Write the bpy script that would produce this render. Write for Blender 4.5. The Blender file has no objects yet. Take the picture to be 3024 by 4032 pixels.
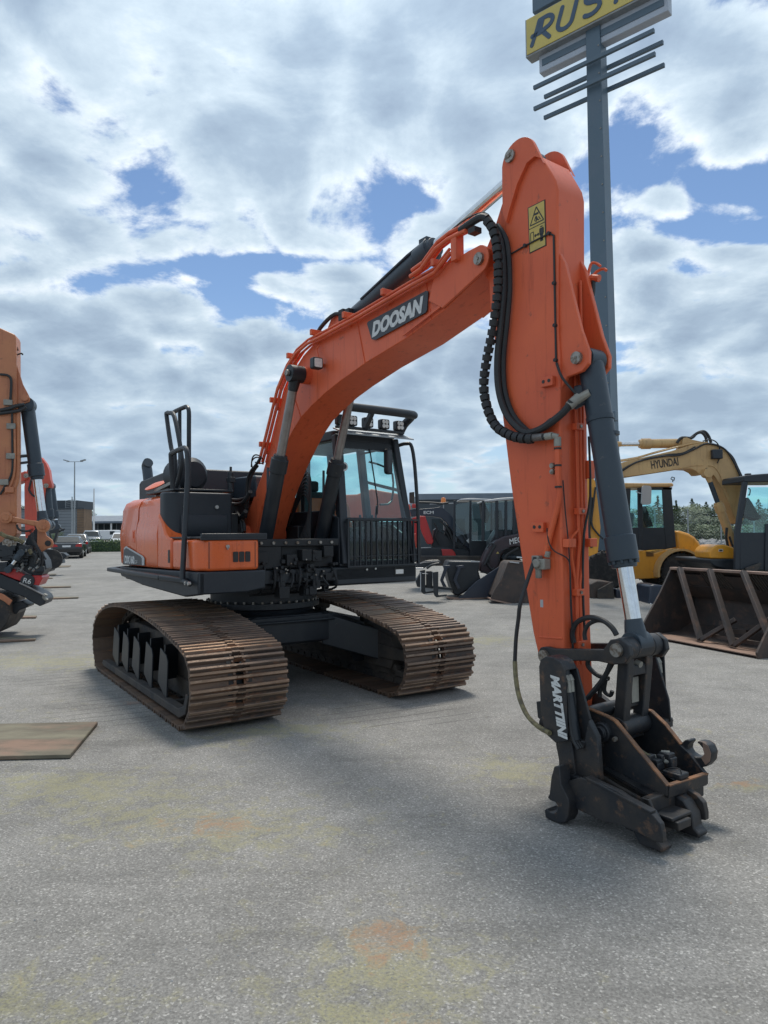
import bpy, bmesh, math, random
from mathutils import Vector, Matrix
random.seed(7)
S = bpy.context.scene
COL = S.collection

# ------------------------------------------------------------------ camera
FOC, CX, CY = 2780.0, 1512.0, 2016.0          # focal length and centre in pixels of the 3024 x 4032 photograph
PITCH, ROLL, EYE = 0.034, 0.010, 1.65
cr, sr, cp, sp = math.cos(ROLL), math.sin(ROLL), math.cos(PITCH), math.sin(PITCH)
CF = Vector((0, cp, sp)); _u = Vector((0, -sp, cp)); _r = Vector((1, 0, 0))
CR = _r * cr - _u * sr; CU = _u * cr + _r * sr
CP = Vector((0, 0, EYE))
cam_d = bpy.data.cameras.new('camera')
cam = bpy.data.objects.new('camera', cam_d); COL.objects.link(cam)
cam.matrix_world = Matrix(((CR.x, CU.x, -CF.x, 0), (CR.y, CU.y, -CF.y, 0), (CR.z, CU.z, -CF.z, EYE), (0, 0, 0, 1)))
cam_d.sensor_fit = 'VERTICAL'; cam_d.sensor_height = 24; cam_d.lens = 24 * FOC / 4032
cam_d.clip_start = 0.05; cam_d.clip_end = 3000
S.camera = cam

# ------------------------------------------------------------------ sky and light
CLOUD = 1.12
SUN_EL, SUN_AZ = math.radians(66), math.radians(6)     # azimuth from +Y towards +X
w = bpy.data.worlds.new('World'); S.world = w; w.use_nodes = True
w.cycles.sampling_method = 'MANUAL'; w.cycles.sample_map_resolution = 512
nt = w.node_tree; nt.nodes.clear()
def N(t, **k):
    n = nt.nodes.new(t)
    for a, b in k.items(): setattr(n, a, b)
    return n
def LK(a, b): nt.links.new(a, b)
def MATH(op, a, b=None, c=None, clamp=False):
    n = nt.nodes.new('ShaderNodeMath'); n.operation = op; n.use_clamp = clamp
    for i, v in enumerate((a, b, c)):
        if v is None: continue
        if isinstance(v, (int, float)): n.inputs[i].default_value = v
        else: nt.links.new(v, n.inputs[i])
    return n.outputs[0]
def RAMP(fac, stops, interp='LINEAR'):
    n = nt.nodes.new('ShaderNodeValToRGB'); n.color_ramp.interpolation = interp
    el = n.color_ramp.elements
    while len(el) < len(stops): el.new(0.5)
    for e, (p, c) in zip(el, stops): e.position = p; e.color = (*c, 1) if len(c) == 3 else c
    nt.links.new(fac, n.inputs[0]); return n.outputs[0]
def MIX(f, a, b, mode='MIX'):
    n = nt.nodes.new('ShaderNodeMix'); n.data_type = 'RGBA'; n.blend_type = mode
    for s, v in ((n.inputs[0], f), (n.inputs[6], a), (n.inputs[7], b)):
        if isinstance(v, (int, float)): s.default_value = v
        elif isinstance(v, tuple): s.default_value = (*v, 1)
        else: nt.links.new(v, s)
    return n.outputs[2]
def NOISE(vec, scale, detail=6, rough=0.55, dist=0, dims='3D', lac=2.0):
    n = nt.nodes.new('ShaderNodeTexNoise'); n.noise_dimensions = dims
    n.inputs['Scale'].default_value = scale; n.inputs['Detail'].default_value = detail
    n.inputs['Roughness'].default_value = rough; n.inputs['Distortion'].default_value = dist; n.inputs['Lacunarity'].default_value = lac
    nt.links.new(vec, n.inputs['Vector']); return n.outputs['Fac']

sky = N('ShaderNodeTexSky', sky_type='NISHITA', sun_disc=False, sun_elevation=SUN_EL, sun_rotation=SUN_AZ)
sky.air_density = 1.0; sky.dust_density = 0.0; sky.ozone_density = 3.2
bg_sky = N('ShaderNodeBackground'); bg_sky.inputs[1].default_value = 0.085
LK(sky.outputs[0], bg_sky.inputs[0])
tc = N('ShaderNodeTexCoord')
sep = N('ShaderNodeSeparateXYZ'); LK(tc.outputs['Generated'], sep.inputs[0])
zc = MATH('MAXIMUM', sep.outputs[2], 0.0)
den = MATH('ADD', zc, 0.25)
px = MATH('DIVIDE', sep.outputs[0], den); py = MATH('DIVIDE', sep.outputs[1], den)
cmb = N('ShaderNodeCombineXYZ'); LK(px, cmb.inputs[0]); LK(py, cmb.inputs[1])
P = cmb.outputs[0]
sunx, suny = math.sin(SUN_AZ), math.cos(SUN_AZ)
def cloud(Pv, tag_=0):
    a_ = NOISE(Pv, 1.4, 1, 0.5, 0.0); b_ = NOISE(Pv, 4.3, 9, 0.58, 0.0, lac=2.2)
    c_ = N('ShaderNodeTexVoronoi', feature='F1'); c_.inputs['Scale'].default_value = 8.0
    c_.inputs['Detail'].default_value = 0.0; LK(Pv, c_.inputs['Vector'])
    return MATH('ADD', MATH('MULTIPLY', a_, 0.42), MATH('ADD', MATH('MULTIPLY', b_, 0.50), MATH('MULTIPLY', MATH('SUBTRACT', 0.62, c_.outputs['Distance']), 0.16)))
def warp(Pv, off=(0, 0)):
    n1 = N('ShaderNodeTexNoise'); n1.inputs['Scale'].default_value = 2.6; n1.inputs['Detail'].default_value = 1; LK(Pv, n1.inputs['Vector'])
    v1 = N('ShaderNodeVectorMath', operation='SUBTRACT'); LK(n1.outputs['Color'], v1.inputs[0]); v1.inputs[1].default_value = (.5 - off[0] / .16, .5 - off[1] / .16, .5)
    v2 = N('ShaderNodeVectorMath', operation='SCALE'); LK(v1.outputs[0], v2.inputs[0]); v2.inputs['Scale'].default_value = 0.16
    v3 = N('ShaderNodeVectorMath', operation='ADD'); LK(Pv, v3.inputs[0]); LK(v2.outputs[0], v3.inputs[1]); return v3.outputs[0]
cov0 = cloud(warp(P)); cov1 = cloud(warp(P, (sunx * .03, suny * .03)))
cov = cov0
# broad breaks in the cloud deck (cloud-plane position, radius, depth)
for (gx, gy, rx, ry, amt) in ((-0.70, 1.53, 0.30, 0.045, 0.10), (-0.30, 1.50, 0.22, 0.040, 0.11), (-0.08, 1.40, .10, .05, .08), (0.04, 1.29, 0.12, 0.10, 0.13), (0.60, 1.24, 0.25, 0.045, 0.10), (0.72, 1.36, 0.25, 0.05, 0.10), (0.62, 1.50, .20, .04, .08), (0.16, 1.62, .18, .05, .05),
                              (-0.45, 1.10, 0.45, 0.18, -0.06), (0.5, .95, 0.4, 0.15, -0.04), (-0.1, 2.3, 1.5, 0.35, -0.05)):
    dx = MATH('DIVIDE', MATH('SUBTRACT', px, gx), rx); dy = MATH('DIVIDE', MATH('SUBTRACT', py, gy), ry)
    g = MATH('EXPONENT', MATH('MULTIPLY', MATH('ADD', MATH('MULTIPLY', dx, dx), MATH('MULTIPLY', dy, dy)), -1.0))
    cov = MATH('SUBTRACT', cov, MATH('MULTIPLY', g, amt))
alpha = RAMP(cov, [(0.376, (0, 0, 0)), (0.452, (1, 1, 1))], 'EASE')
rel = MATH('MULTIPLY', MATH('SUBTRACT', cov0, cov1), 3.0)
dn_ = MATH('MULTIPLY', MATH('SUBTRACT', cov, 0.42), -4.0)
lum = MATH('ADD', MATH('ADD', rel, dn_), 0.82, clamp=True)
ccol = RAMP(lum, [(0.0, (0.19, 0.25, 0.335)), (0.35, (0.27, 0.345, 0.43)), (0.65, (0.40, 0.48, 0.55)), (1.0, (0.66, 0.70, 0.73))])
dp = N('ShaderNodeVectorMath', operation='DOT_PRODUCT'); LK(tc.outputs['Generated'], dp.inputs[0]); dp.inputs[1].default_value = (math.sin(SUN_AZ) * math.cos(SUN_EL), math.cos(SUN_AZ) * math.cos(SUN_EL), math.sin(SUN_EL))
glow = MATH('ADD', 1.0, MATH('MULTIPLY', MATH('POWER', MATH('MAXIMUM', dp.outputs['Value'], 0.0), 6.0), 0.45))
bg_cl = N('ShaderNodeBackground'); LK(ccol, bg_cl.inputs[0]); LK(MATH('MULTIPLY', glow, CLOUD), bg_cl.inputs[1])
mx = N('ShaderNodeMixShader'); LK(alpha, mx.inputs[0]); LK(bg_sky.outputs[0], mx.inputs[1]); LK(bg_cl.outputs[0], mx.inputs[2])
# thin pale layer towards the horizon
hz = RAMP(zc, [(0.0, (0.70, 0.70, 0.70)), (0.10, (0.42, 0.42, 0.42)), (0.34, (0.0, 0.0, 0.0))], 'EASE')
bg_h = N('ShaderNodeBackground'); bg_h.inputs[0].default_value = (0.33, 0.43, 0.53, 1); bg_h.inputs[1].default_value = 1.0
mx2 = N('ShaderNodeMixShader'); LK(hz, mx2.inputs[0]); LK(mx.outputs[0], mx2.inputs[1]); LK(bg_h.outputs[0], mx2.inputs[2])
out = N('ShaderNodeOutputWorld'); LK(mx2.outputs[0], out.inputs[0])

sl = bpy.data.lights.new('sun', 'SUN'); so = bpy.data.objects.new('sun', sl); COL.objects.link(so)
sl.energy = 2.2; sl.angle = math.radians(14); sl.color = (1.0, 0.93, 0.82)
sd = Vector((math.sin(SUN_AZ) * math.cos(SUN_EL), math.cos(SUN_AZ) * math.cos(SUN_EL), math.sin(SUN_EL)))
so.rotation_euler = sd.to_track_quat('Z', 'Y').to_euler()
S.render.engine = 'CYCLES'
S.view_settings.view_transform = 'Standard'; S.view_settings.look = 'None'
S.view_settings.gamma = 1; S.view_settings.exposure = 0.5
S.render.resolution_x = 768; S.render.resolution_y = 1024
S.cycles.max_bounces = 8; S.cycles.transparent_max_bounces = 16

# ------------------------------------------------------------------ materials
MT = {}
def material(name, c1, c2=None, rough=0.5, metal=0.0, scale=4.0, amt=(0.4, 0.7), bump=0.0, bscale=60.0, c3=None, amt3=(0.6, 0.7), s3=18.0, spec=0.5, coat=0.0, rvar=0.12, stretch=None, edge=None):
    """Principled paint / metal / soil with noise-driven wear, object coordinates."""
    global nt
    m = bpy.data.materials.new(name); m.use_nodes = True; nt = m.node_tree; nt.nodes.clear()
    o = N('ShaderNodeOutputMaterial'); b = N('ShaderNodeBsdfPrincipled'); LK(b.outputs[0], o.inputs[0])
    t = N('ShaderNodeTexCoord'); vec = t.outputs['Object']
    if stretch:
        mp = N('ShaderNodeMapping'); mp.inputs['Scale'].default_value = stretch; LK(vec, mp.inputs[0]); vec = mp.outputs[0]
    n1 = NOISE(vec, scale, 8, 0.6)
    col = c1
    if c2:
        f = RAMP(n1, [(amt[0], (0, 0, 0)), (amt[1], (1, 1, 1))])
        col = MIX(f, c1, c2)
    if c3:
        n3 = NOISE(vec, s3, 8, 0.65)
        f3 = RAMP(n3, [(amt3[0], (0, 0, 0)), (amt3[1], (1, 1, 1))])
        col = MIX(f3, col, c3)
    if name in ('orange_paint', 'orange_panel', 'tan_paint', 'yellow_paint', 'amber_paint', 'red_orange_paint'):
        mp2 = N('ShaderNodeMapping'); mp2.inputs['Scale'].default_value = (9, 9, 0.7); LK(t.outputs['Object'], mp2.inputs[0]); sk_ = NOISE(mp2.outputs[0], 2.0, 8, 0.7); col = MIX(1.0, col, RAMP(sk_, [(0.30, (.72, .66, .62)), (0.46, (1, 1, 1)), (0.62, (1, 1, 1)), (0.78, (1.12, 1.2, 1.3))]), 'MULTIPLY')
        sc_ = NOISE(t.outputs['Object'], 38, 3, 0.8); col = MIX(MATH('MULTIPLY', RAMP(sc_, [(0.70, (0, 0, 0)), (0.74, (1, 1, 1))]), 0.6), col, (0.12, 0.07, 0.05))
    if name.startswith('track_'):
        oi = N('ShaderNodeObjectInfo'); vv_ = RAMP(oi.outputs['Random'], [(0, (.68, .66, .68)), (.5, (1, 1, 1)), (1, (1.35, 1.22, 1.1))]); col = MIX(1.0, col, vv_, 'MULTIPLY')
    if edge:
        ge = N('ShaderNodeNewGeometry')
        fe = RAMP(MATH('ADD', ge.outputs['Pointiness'], MATH('MULTIPLY', MATH('SUBTRACT', n1, 0.5), 0.12)), [(0.53, (0, 0, 0)), (0.60, (1, 1, 1))])
        col = MIX(fe, col, edge)
    if isinstance(col, tuple): b.inputs['Base Color'].default_value = (*col, 1)
    else: LK(col, b.inputs['Base Color'])
    rr = MATH('ADD', MATH('MULTIPLY', n1, rvar * 2), rough - rvar, clamp=True); LK(rr, b.inputs['Roughness'])
    b.inputs['Metallic'].default_value = metal; b.inputs['Specular IOR Level'].default_value = spec
    b.inputs['Coat Weight'].default_value = coat
    if bump:
        nb = NOISE(t.outputs['Object'], bscale, 6, 0.6); bp = N('ShaderNodeBump'); bp.inputs['Strength'].default_value = bump; bp.inputs['Distance'].default_value = 0.01
        LK(nb, bp.inputs['Height']); LK(bp.outputs[0], b.inputs['Normal'])
    MT[name] = m; return m

material('orange_paint', (0.72, 0.135, 0.05), (0.62, 0.112, 0.05), 0.40, 0, 2.2, (0.35, 0.75), 0.04, 30, (0.33, 0.09, 0.05), (0.63, 0.72), 9.0, spec=0.35)
material('orange_panel', (0.72, 0.135, 0.03), (0.64, 0.115, 0.035), 0.28, 0, 1.6, (0.35, 0.75), 0.006, 40, (0.40, 0.10, 0.05), (0.66, 0.75), 14.0, coat=0.2)
material('black_paint', (0.012, 0.017, 0.023), (0.024, 0.028, 0.033), 0.45, 0, 5, (0.4, 0.7), 0.06, 60, (0.07, 0.065, 0.06), (0.64, 0.75), 12)
material('dark_plastic', (0.015, 0.021, 0.029), (0.023, 0.028, 0.035), 0.5, 0, 7, (0.4, 0.7), 0.05, 90)
material('cylinder_blue_black', (0.024, 0.038, 0.053), (0.032, 0.046, 0.06), 0.42, 0, 5, (0.4, 0.7), 0.04, 60, (0.08, 0.08, 0.08), (0.64, 0.72), 18)
material('tool_black', (0.018, 0.021, 0.026), (0.048, 0.040, 0.035), 0.5, 0.1, 5, (0.42, 0.66), 0.15, 70, (0.14, 0.08, 0.05), (0.57, 0.70), 11)
material('rusty_edge', (0.26, 0.12, 0.055), (0.12, 0.07, 0.045), 0.7, 0.1, 14, (0.4, 0.6), 0.2, 90)
material('chrome_rod', (0.72, 0.72, 0.73), (0.6, 0.6, 0.6), 0.09, 1.0, 20, (0.4, 0.7), 0.0, rvar=0.03)
material('dull_rod', (0.30, 0.28, 0.27), (0.22, 0.2, 0.19), 0.35, 0.7, 12, (0.4, 0.7), 0.0)
material('pin_steel', (0.32, 0.30, 0.27), (0.16, 0.12, 0.09), 0.45, 0.6, 30, (0.45, 0.6), 0.2, 80)
material('rubber_hose', (0.018, 0.02, 0.023), (0.03, 0.03, 0.03), 0.6, 0, 20, (0.4, 0.7), 0.1, 120)
material('hose_guard', (0.20, 0.17, 0.08), (0.08, 0.07, 0.045), 0.6, 0, 20, (0.4, 0.65), 0.2, 120)
material('track_steel', (0.135, 0.090, 0.063), (0.062, 0.049, 0.043), 0.6, 0.15, 5, (0.38, 0.62), 0.35, 45, (0.27, 0.125, 0.06), (0.52, 0.66), 8, stretch=(1, 0.35, 1))
material('track_ridge', (0.31, 0.225, 0.165), (0.145, 0.098, 0.07), 0.45, 0.5, 7, (0.38, 0.65), 0.25, 60, (0.44, 0.34, 0.25), (0.56, 0.68), 12, stretch=(1, 0.4, 1))
material('muddy_steel', (0.07, 0.058, 0.048), (0.03, 0.03, 0.032), 0.8, 0, 4, (0.4, 0.62), 0.4, 30, (0.12, 0.075, 0.05), (0.58, 0.7), 8)
material('deep_black', (0.007, 0.009, 0.012), (0.014, 0.015, 0.017), 0.6, 0, 8, (0.4, 0.7), 0.1, 60)  # deepest black, for boom mount, valve block, hose bundle and covers
material('decal_dark', (0.028, 0.032, 0.04), None, 0.4)
material('decal_grey', (0.42, 0.43, 0.44), None, 0.4)
material('decal_white', (0.62, 0.63, 0.62), (0.45, 0.45, 0.45), 0.45, 0, 30, (0.5, 0.7))
material('warning_yellow', (0.58, 0.42, 0.10), (0.45, 0.34, 0.11), 0.45, 0, 8, (0.45, 0.7))
material('print_black', (0.02, 0.02, 0.02), None, 0.5)
material('zinc', (0.5, 0.5, 0.48), (0.3, 0.3, 0.29), 0.35, 0.8, 30, (0.4, 0.7))
material('seal_grey', (0.30, 0.29, 0.25), (0.2, 0.19, 0.17), 0.5, 0.1, 10, (0.4, 0.7))
material('lens', (0.8, 0.8, 0.76), (0.6, 0.6, 0.6), 0.25, 0.0, 40)
material('beacon_orange', (0.85, 0.25, 0.05), None, 0.25)
material('seat_cloth', (0.03, 0.03, 0.032), (0.05, 0.05, 0.05), 0.9, 0, 20)
material('tan_paint', (0.52, 0.21, 0.09), (0.42, 0.15, 0.08), 0.45, 0, 2, (0.35, 0.7), 0.04, 30, (0.22, 0.10, 0.06), (0.62, 0.72), 7)
material('red_orange_paint', (0.60, 0.085, 0.05), (0.48, 0.08, 0.05), 0.42, 0, 2, (0.35, 0.7), 0.03, 30)
material('yellow_paint', (0.60, 0.38, 0.16), (0.50, 0.31, 0.14), 0.42, 0, 2, (0.35, 0.7), 0.04, 30, (0.25, 0.15, 0.08), (0.64, 0.74), 6)
material('amber_paint', (0.75, 0.33, 0.03), (0.58, 0.26, 0.04), 0.38, 0, 2, (0.35, 0.7), 0.04, 30, (0.28, 0.15, 0.06), (0.62, 0.72), 6)
material('red_paint', (0.50, 0.025, 0.025), (0.38, 0.03, 0.03), 0.35, 0, 3, (0.35, 0.7))
material('rusty_bucket', (0.075, 0.056, 0.048), (0.048, 0.043, 0.042), 0.65, 0.2, 3, (0.4, 0.62), 0.25, 30, (0.13, 0.08, 0.06), (0.54, 0.7), 5)
material('worn_plate', (0.33, 0.22, 0.17), (0.22, 0.15, 0.12), 0.5, 0.3, 4, (0.4, 0.62), 0.2, 40, (0.26, 0.19, 0.15), (0.56, 0.7), 6)
material('maroon_paint', (0.045, 0.028, 0.034), (0.03, 0.022, 0.028), 0.4, 0, 4, (0.4, 0.7), 0.05, 30)
material('navy_paint', (0.02, 0.03, 0.05), (0.03, 0.035, 0.05), 0.35, 0, 4, (0.4, 0.7))
material('tyre', (0.02, 0.02, 0.021), (0.06, 0.055, 0.05), 0.85, 0, 8, (0.45, 0.7), 0.3, 40)
material('ground_mat', (0.185, 0.17, 0.12), (0.095, 0.08, 0.062), 0.85, 0, 2.2, (0.4, 0.62), 0.5, 30, (0.22, 0.145, 0.105), (0.50, 0.62), 1.6, stretch=(0.5, 1.4, 1))
material('pole_paint', (0.085, 0.13, 0.17), (0.10, 0.14, 0.18), 0.45, 0, 1.2, (0.4, 0.7), 0.02, 20)
material('sign_yellow', (0.60, 0.47, 0.12), (0.52, 0.42, 0.14), 0.5, 0, 0.8, (0.4, 0.7))
material('sign_white', (0.42, 0.46, 0.52), (0.36, 0.4, 0.46), 0.5, 0, 0.8, (0.4, 0.7))
material('sign_blue', (0.05, 0.085, 0.14), None, 0.5)
material('galvanised', (0.32, 0.34, 0.35), (0.25, 0.27, 0.28), 0.5, 0.5, 5, (0.4, 0.7))
material('white_paint', (0.72, 0.72, 0.72), (0.6, 0.6, 0.6), 0.4, 0, 5, (0.4, 0.7))
material('facade_grey', (0.20, 0.22, 0.24), (0.17, 0.19, 0.21), 0.7, 0, 0.5, (0.4, 0.7), 0.02, 3)
material('facade_dark', (0.04, 0.05, 0.06), (0.05, 0.06, 0.07), 0.6, 0, 0.5, (0.4, 0.7))
material('facade_brown', (0.20, 0.13, 0.08), (0.15, 0.10, 0.065), 0.7, 0, 1.5, (0.4, 0.7))
material('roof_slate', (0.14, 0.17, 0.21), (0.18, 0.21, 0.25), 0.6, 0, 1, (0.4, 0.7))
material('window_dark', (0.02, 0.03, 0.035), None, 0.35, 0, 2, spec=0.25)
material('car_black', (0.012, 0.014, 0.017), None, 0.2, 0, 2, coat=0.6)
material('car_silver', (0.28, 0.30, 0.32), None, 0.28, 0.5, 2, coat=0.5)
material('car_white', (0.65, 0.66, 0.67), None, 0.3, 0, 2, coat=0.4)
material('car_grey', (0.08, 0.09, 0.10), None, 0.28, 0.3, 2, coat=0.5)
material('tail_red', (0.45, 0.02, 0.02), None, 0.2)
material('kerb_stone', (0.30, 0.30, 0.29), (0.24, 0.24, 0.23), 0.8, 0, 4, (0.4, 0.7), 0.2, 30)
material('bark', (0.09, 0.07, 0.05), (0.05, 0.04, 0.03), 0.9, 0, 10)
material('leaf_green', (0.055, 0.10, 0.028), (0.085, 0.135, 0.04), 0.6, 0, 2.5, (0.4, 0.6))
material('leaf_dark', (0.035, 0.065, 0.032), (0.05, 0.085, 0.04), 0.65, 0, 2.5, (0.4, 0.6))
material('leaf_grey', (0.10, 0.14, 0.08), (0.12, 0.16, 0.09), 0.65, 0, 2.5, (0.4, 0.6))
material('rock_grey', (0.30, 0.30, 0.30), (0.20, 0.20, 0.20), 0.85, 0, 1.5, (0.4, 0.6), 0.3, 10)

def glass(name, tint, refl=0.25, dens=0.0, dirt=0.0):
    global nt
    m = bpy.data.materials.new(name); m.use_nodes = True; nt = m.node_tree; nt.nodes.clear()
    o = N('ShaderNodeOutputMaterial'); tr = N('ShaderNodeBsdfTransparent'); tr.inputs[0].default_value = (*tint, 1)
    gl = N('ShaderNodeBsdfGlossy'); gl.inputs[0].default_value = (0.9, 0.95, 1, 1); gl.inputs[1].default_value = 0.04
    ge = N('ShaderNodeNewGeometry'); dt = N('ShaderNodeVectorMath', operation='DOT_PRODUCT'); LK(ge.outputs['Incoming'], dt.inputs[0]); LK(ge.outputs['Normal'], dt.inputs[1]); fz = MATH('POWER', MATH('SUBTRACT', 1.0, MATH('ABSOLUTE', dt.outputs['Value'])), 5.0)
    m1 = N('ShaderNodeMixShader'); LK(MATH('ADD', fz, refl * 0.2 + 0.04, clamp=True), m1.inputs[0]); LK(tr.outputs[0], m1.inputs[1]); LK(gl.outputs[0], m1.inputs[2])
    res = m1.outputs[0]
    if dirt:
        t = N('ShaderNodeTexCoord'); n = NOISE(t.outputs['Object'], 1.6, 6, 0.6); f = RAMP(n, [(0.35, (0.02,) * 3), (0.75, (dirt,) * 3)])
        df = N('ShaderNodeBsdfDiffuse'); df.inputs[0].default_value = (0.35, 0.34, 0.32, 1)
        m2 = N('ShaderNodeMixShader'); LK(f, m2.inputs[0]); LK(res, m2.inputs[1]); LK(df.outputs[0], m2.inputs[2]); res = m2.outputs[0]
    LK(res, o.inputs[0]); MT[name] = m
glass('cab_glass', (0.76, 0.97, 0.97), 0.2, dirt=0.12)
glass('side_glass', (0.68, 0.96, 0.96), 0.1, dirt=0.03)

# asphalt
m = bpy.data.materials.new('asphalt'); m.use_nodes = True; nt = m.node_tree; nt.nodes.clear()
o = N('ShaderNodeOutputMaterial'); b = N('ShaderNodeBsdfPrincipled'); LK(b.outputs[0], o.inputs[0])
t = N('ShaderNodeTexCoord'); V = t.outputs['Object']
n_big = NOISE(V, 0.35, 6, 0.6, 0.4); n_mid = NOISE(V, 2.2, 8, 0.65, 0.2); n_fine = NOISE(V, 75, 5, 0.7); n_gr = NOISE(V, 260, 2, 0.6)
vo = N('ShaderNodeTexVoronoi'); vo.inputs['Scale'].default_value = 120; LK(V, vo.inputs['Vector'])
vcol = N('ShaderNodeSeparateColor'); LK(vo.outputs['Color'], vcol.inputs[0])
base = RAMP(n_mid, [(0.3, (0.20, 0.195, 0.184)), (0.7, (0.28, 0.272, 0.257))])
st = RAMP(vcol.outputs[0], [(0.0, (0.72,) * 3), (0.6, (0.98,) * 3), (0.90, (1.12,) * 3), (1.0, (1.75,) * 3)])
base = MIX(1.0, base, st, 'MULTIPLY')
fn = RAMP(n_fine, [(0.25, (0.62,) * 3), (0.75, (1.35,) * 3)]); base = MIX(1.0, base, fn, 'MULTIPLY')
grain = RAMP(n_fine, [(0.35, (0.15,) * 3), (0.6, (1.0,) * 3)])
pn = NOISE(V, 0.55, 7, 0.6, 0.6); pn2 = NOISE(V, 7.5, 7, 0.75, 0.6)
sepv = N('ShaderNodeSeparateXYZ'); LK(V, sepv.inputs[0]); gX, gY = sepv.outputs[0], sepv.outputs[1]
def spots(lst):
    acc = None
    for (x_, y_, rx_, ry_) in lst:
        dx = MATH('DIVIDE', MATH('SUBTRACT', gX, x_), rx_); dy = MATH('DIVIDE', MATH('SUBTRACT', gY, y_), ry_)
        g = MATH('EXPONENT', MATH('MULTIPLY', MATH('ADD', MATH('MULTIPLY', dx, dx), MATH('MULTIPLY', dy, dy)), -1.0)); acc = g if acc is None else MATH('ADD', acc, g)
    return acc
moss = spots([(-1.05, 4.15, 0.95, 0.42), (0.02, 2.75, 0.42, 0.42), (0.9, 5.0, 0.35, 0.35), (-1.4, 2.5, 0.55, 0.4), (-0.9, 6.1, 0.7, 0.35), (-2.1, 4.8, 0.8, 0.35), (-4.3, 9.6, 2.2, 0.8), (2.45, 4.65, 0.4, 0.12), (1.4, 11.2, 1.2, 0.5), (-0.2, 2.2, 0.3, 0.3)])
sand = MATH('MULTIPLY', RAMP(MATH('ADD', MATH('ADD', MATH('MULTIPLY', moss, 0.20), MATH('MULTIPLY', pn, 0.40)), MATH('MULTIPLY', pn2, 1.0)), [(0.79, (0, 0, 0)), (0.95, (1, 1, 1))]), grain)
base = MIX(MATH('MULTIPLY', sand, 0.9), base, (0.30, 0.285, 0.165))
red = spots([(-1.0, 4.12, 0.42, 0.18), (0.0, 2.95, 0.22, 0.22), (2.4, 4.7, 0.28, 0.08), (-2.3, 7.2, 0.5, 0.2), (0.08, 2.35, 0.15, 0.2)])
rdm = MATH('MULTIPLY', RAMP(MATH('ADD', MATH('MULTIPLY', red, 0.26), MATH('MULTIPLY', pn2, 1.25)), [(0.80, (0, 0, 0)), (0.96, (1, 1, 1))]), grain)
base = MIX(MATH('MULTIPLY', rdm, 0.8), base, (0.33, 0.17, 0.11))
dk = RAMP(n_big, [(0.36, (0.80,) * 3), (0.55, (1.0,) * 3)]); base = MIX(1.0, base, dk, 'MULTIPLY')
mpc = N('ShaderNodeMapping'); mpc.inputs['Scale'].default_value = (0.5, 3.0, 1); mpc.inputs['Rotation'].default_value = (0, 0, 0.35); LK(V, mpc.inputs[0])
tm = RAMP(NOISE(mpc.outputs[0], 1.1, 5, 0.6), [(0.28, (0.80,) * 3), (0.44, (1.0,) * 3)]); base = MIX(1.0, base, tm, 'MULTIPLY')
# scrape marks left by tracks: long thin dark arcs beside the mat
wv = N('ShaderNodeTexWave', wave_type='BANDS', bands_direction='Y'); wv.inputs['Scale'].default_value = 1.7; wv.inputs['Distortion'].default_value = 3.0; wv.inputs['Detail'].default_value = 2.0; wv.inputs['Detail Scale'].default_value = 0.5
mpw = N('ShaderNodeMapping'); mpw.inputs['Rotation'].default_value = (0, 0, -0.45); LK(V, mpw.inputs[0]); LK(mpw.outputs[0], wv.inputs['Vector'])
scr = MATH('MULTIPLY', RAMP(wv.outputs['Fac'], [(0.955, (0, 0, 0)), (0.995, (1, 1, 1))]), RAMP(MATH('ADD', MATH('MULTIPLY', spots([(-2.4, 6.9, 1.1, 0.8), (-3.6, 8.6, 1.2, 1.0), (0.2, 6.6, 0.9, 0.6)]), 0.5), MATH('MULTIPLY', pn2, 0.8)), [(0.62, (0, 0, 0)), (0.75, (1, 1, 1))]))
base = MIX(MATH('MULTIPLY', scr, 0.65), base, (0.06, 0.06, 0.06))
LK(base, b.inputs['Base Color']); b.inputs['Roughness'].default_value = 0.88; b.inputs['Specular IOR Level'].default_value = 0.35
bp = N('ShaderNodeBump'); bp.inputs['Strength'].default_value = 0.7; bp.inputs['Distance'].default_value = 0.004
LK(MATH('ADD', MATH('MULTIPLY', n_fine, 1.0), MATH('ADD', MATH('MULTIPLY', vo.outputs['Distance'], 0.6), MATH('MULTIPLY', n_gr, 0.5))), bp.inputs['Height']); LK(bp.outputs[0], b.inputs['Normal'])
MT['asphalt'] = m
material('soil', (0.13, 0.13, 0.10), (0.08, 0.10, 0.05), 0.9, 0, 0.2, (0.4, 0.6), 0.2, 2)

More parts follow.
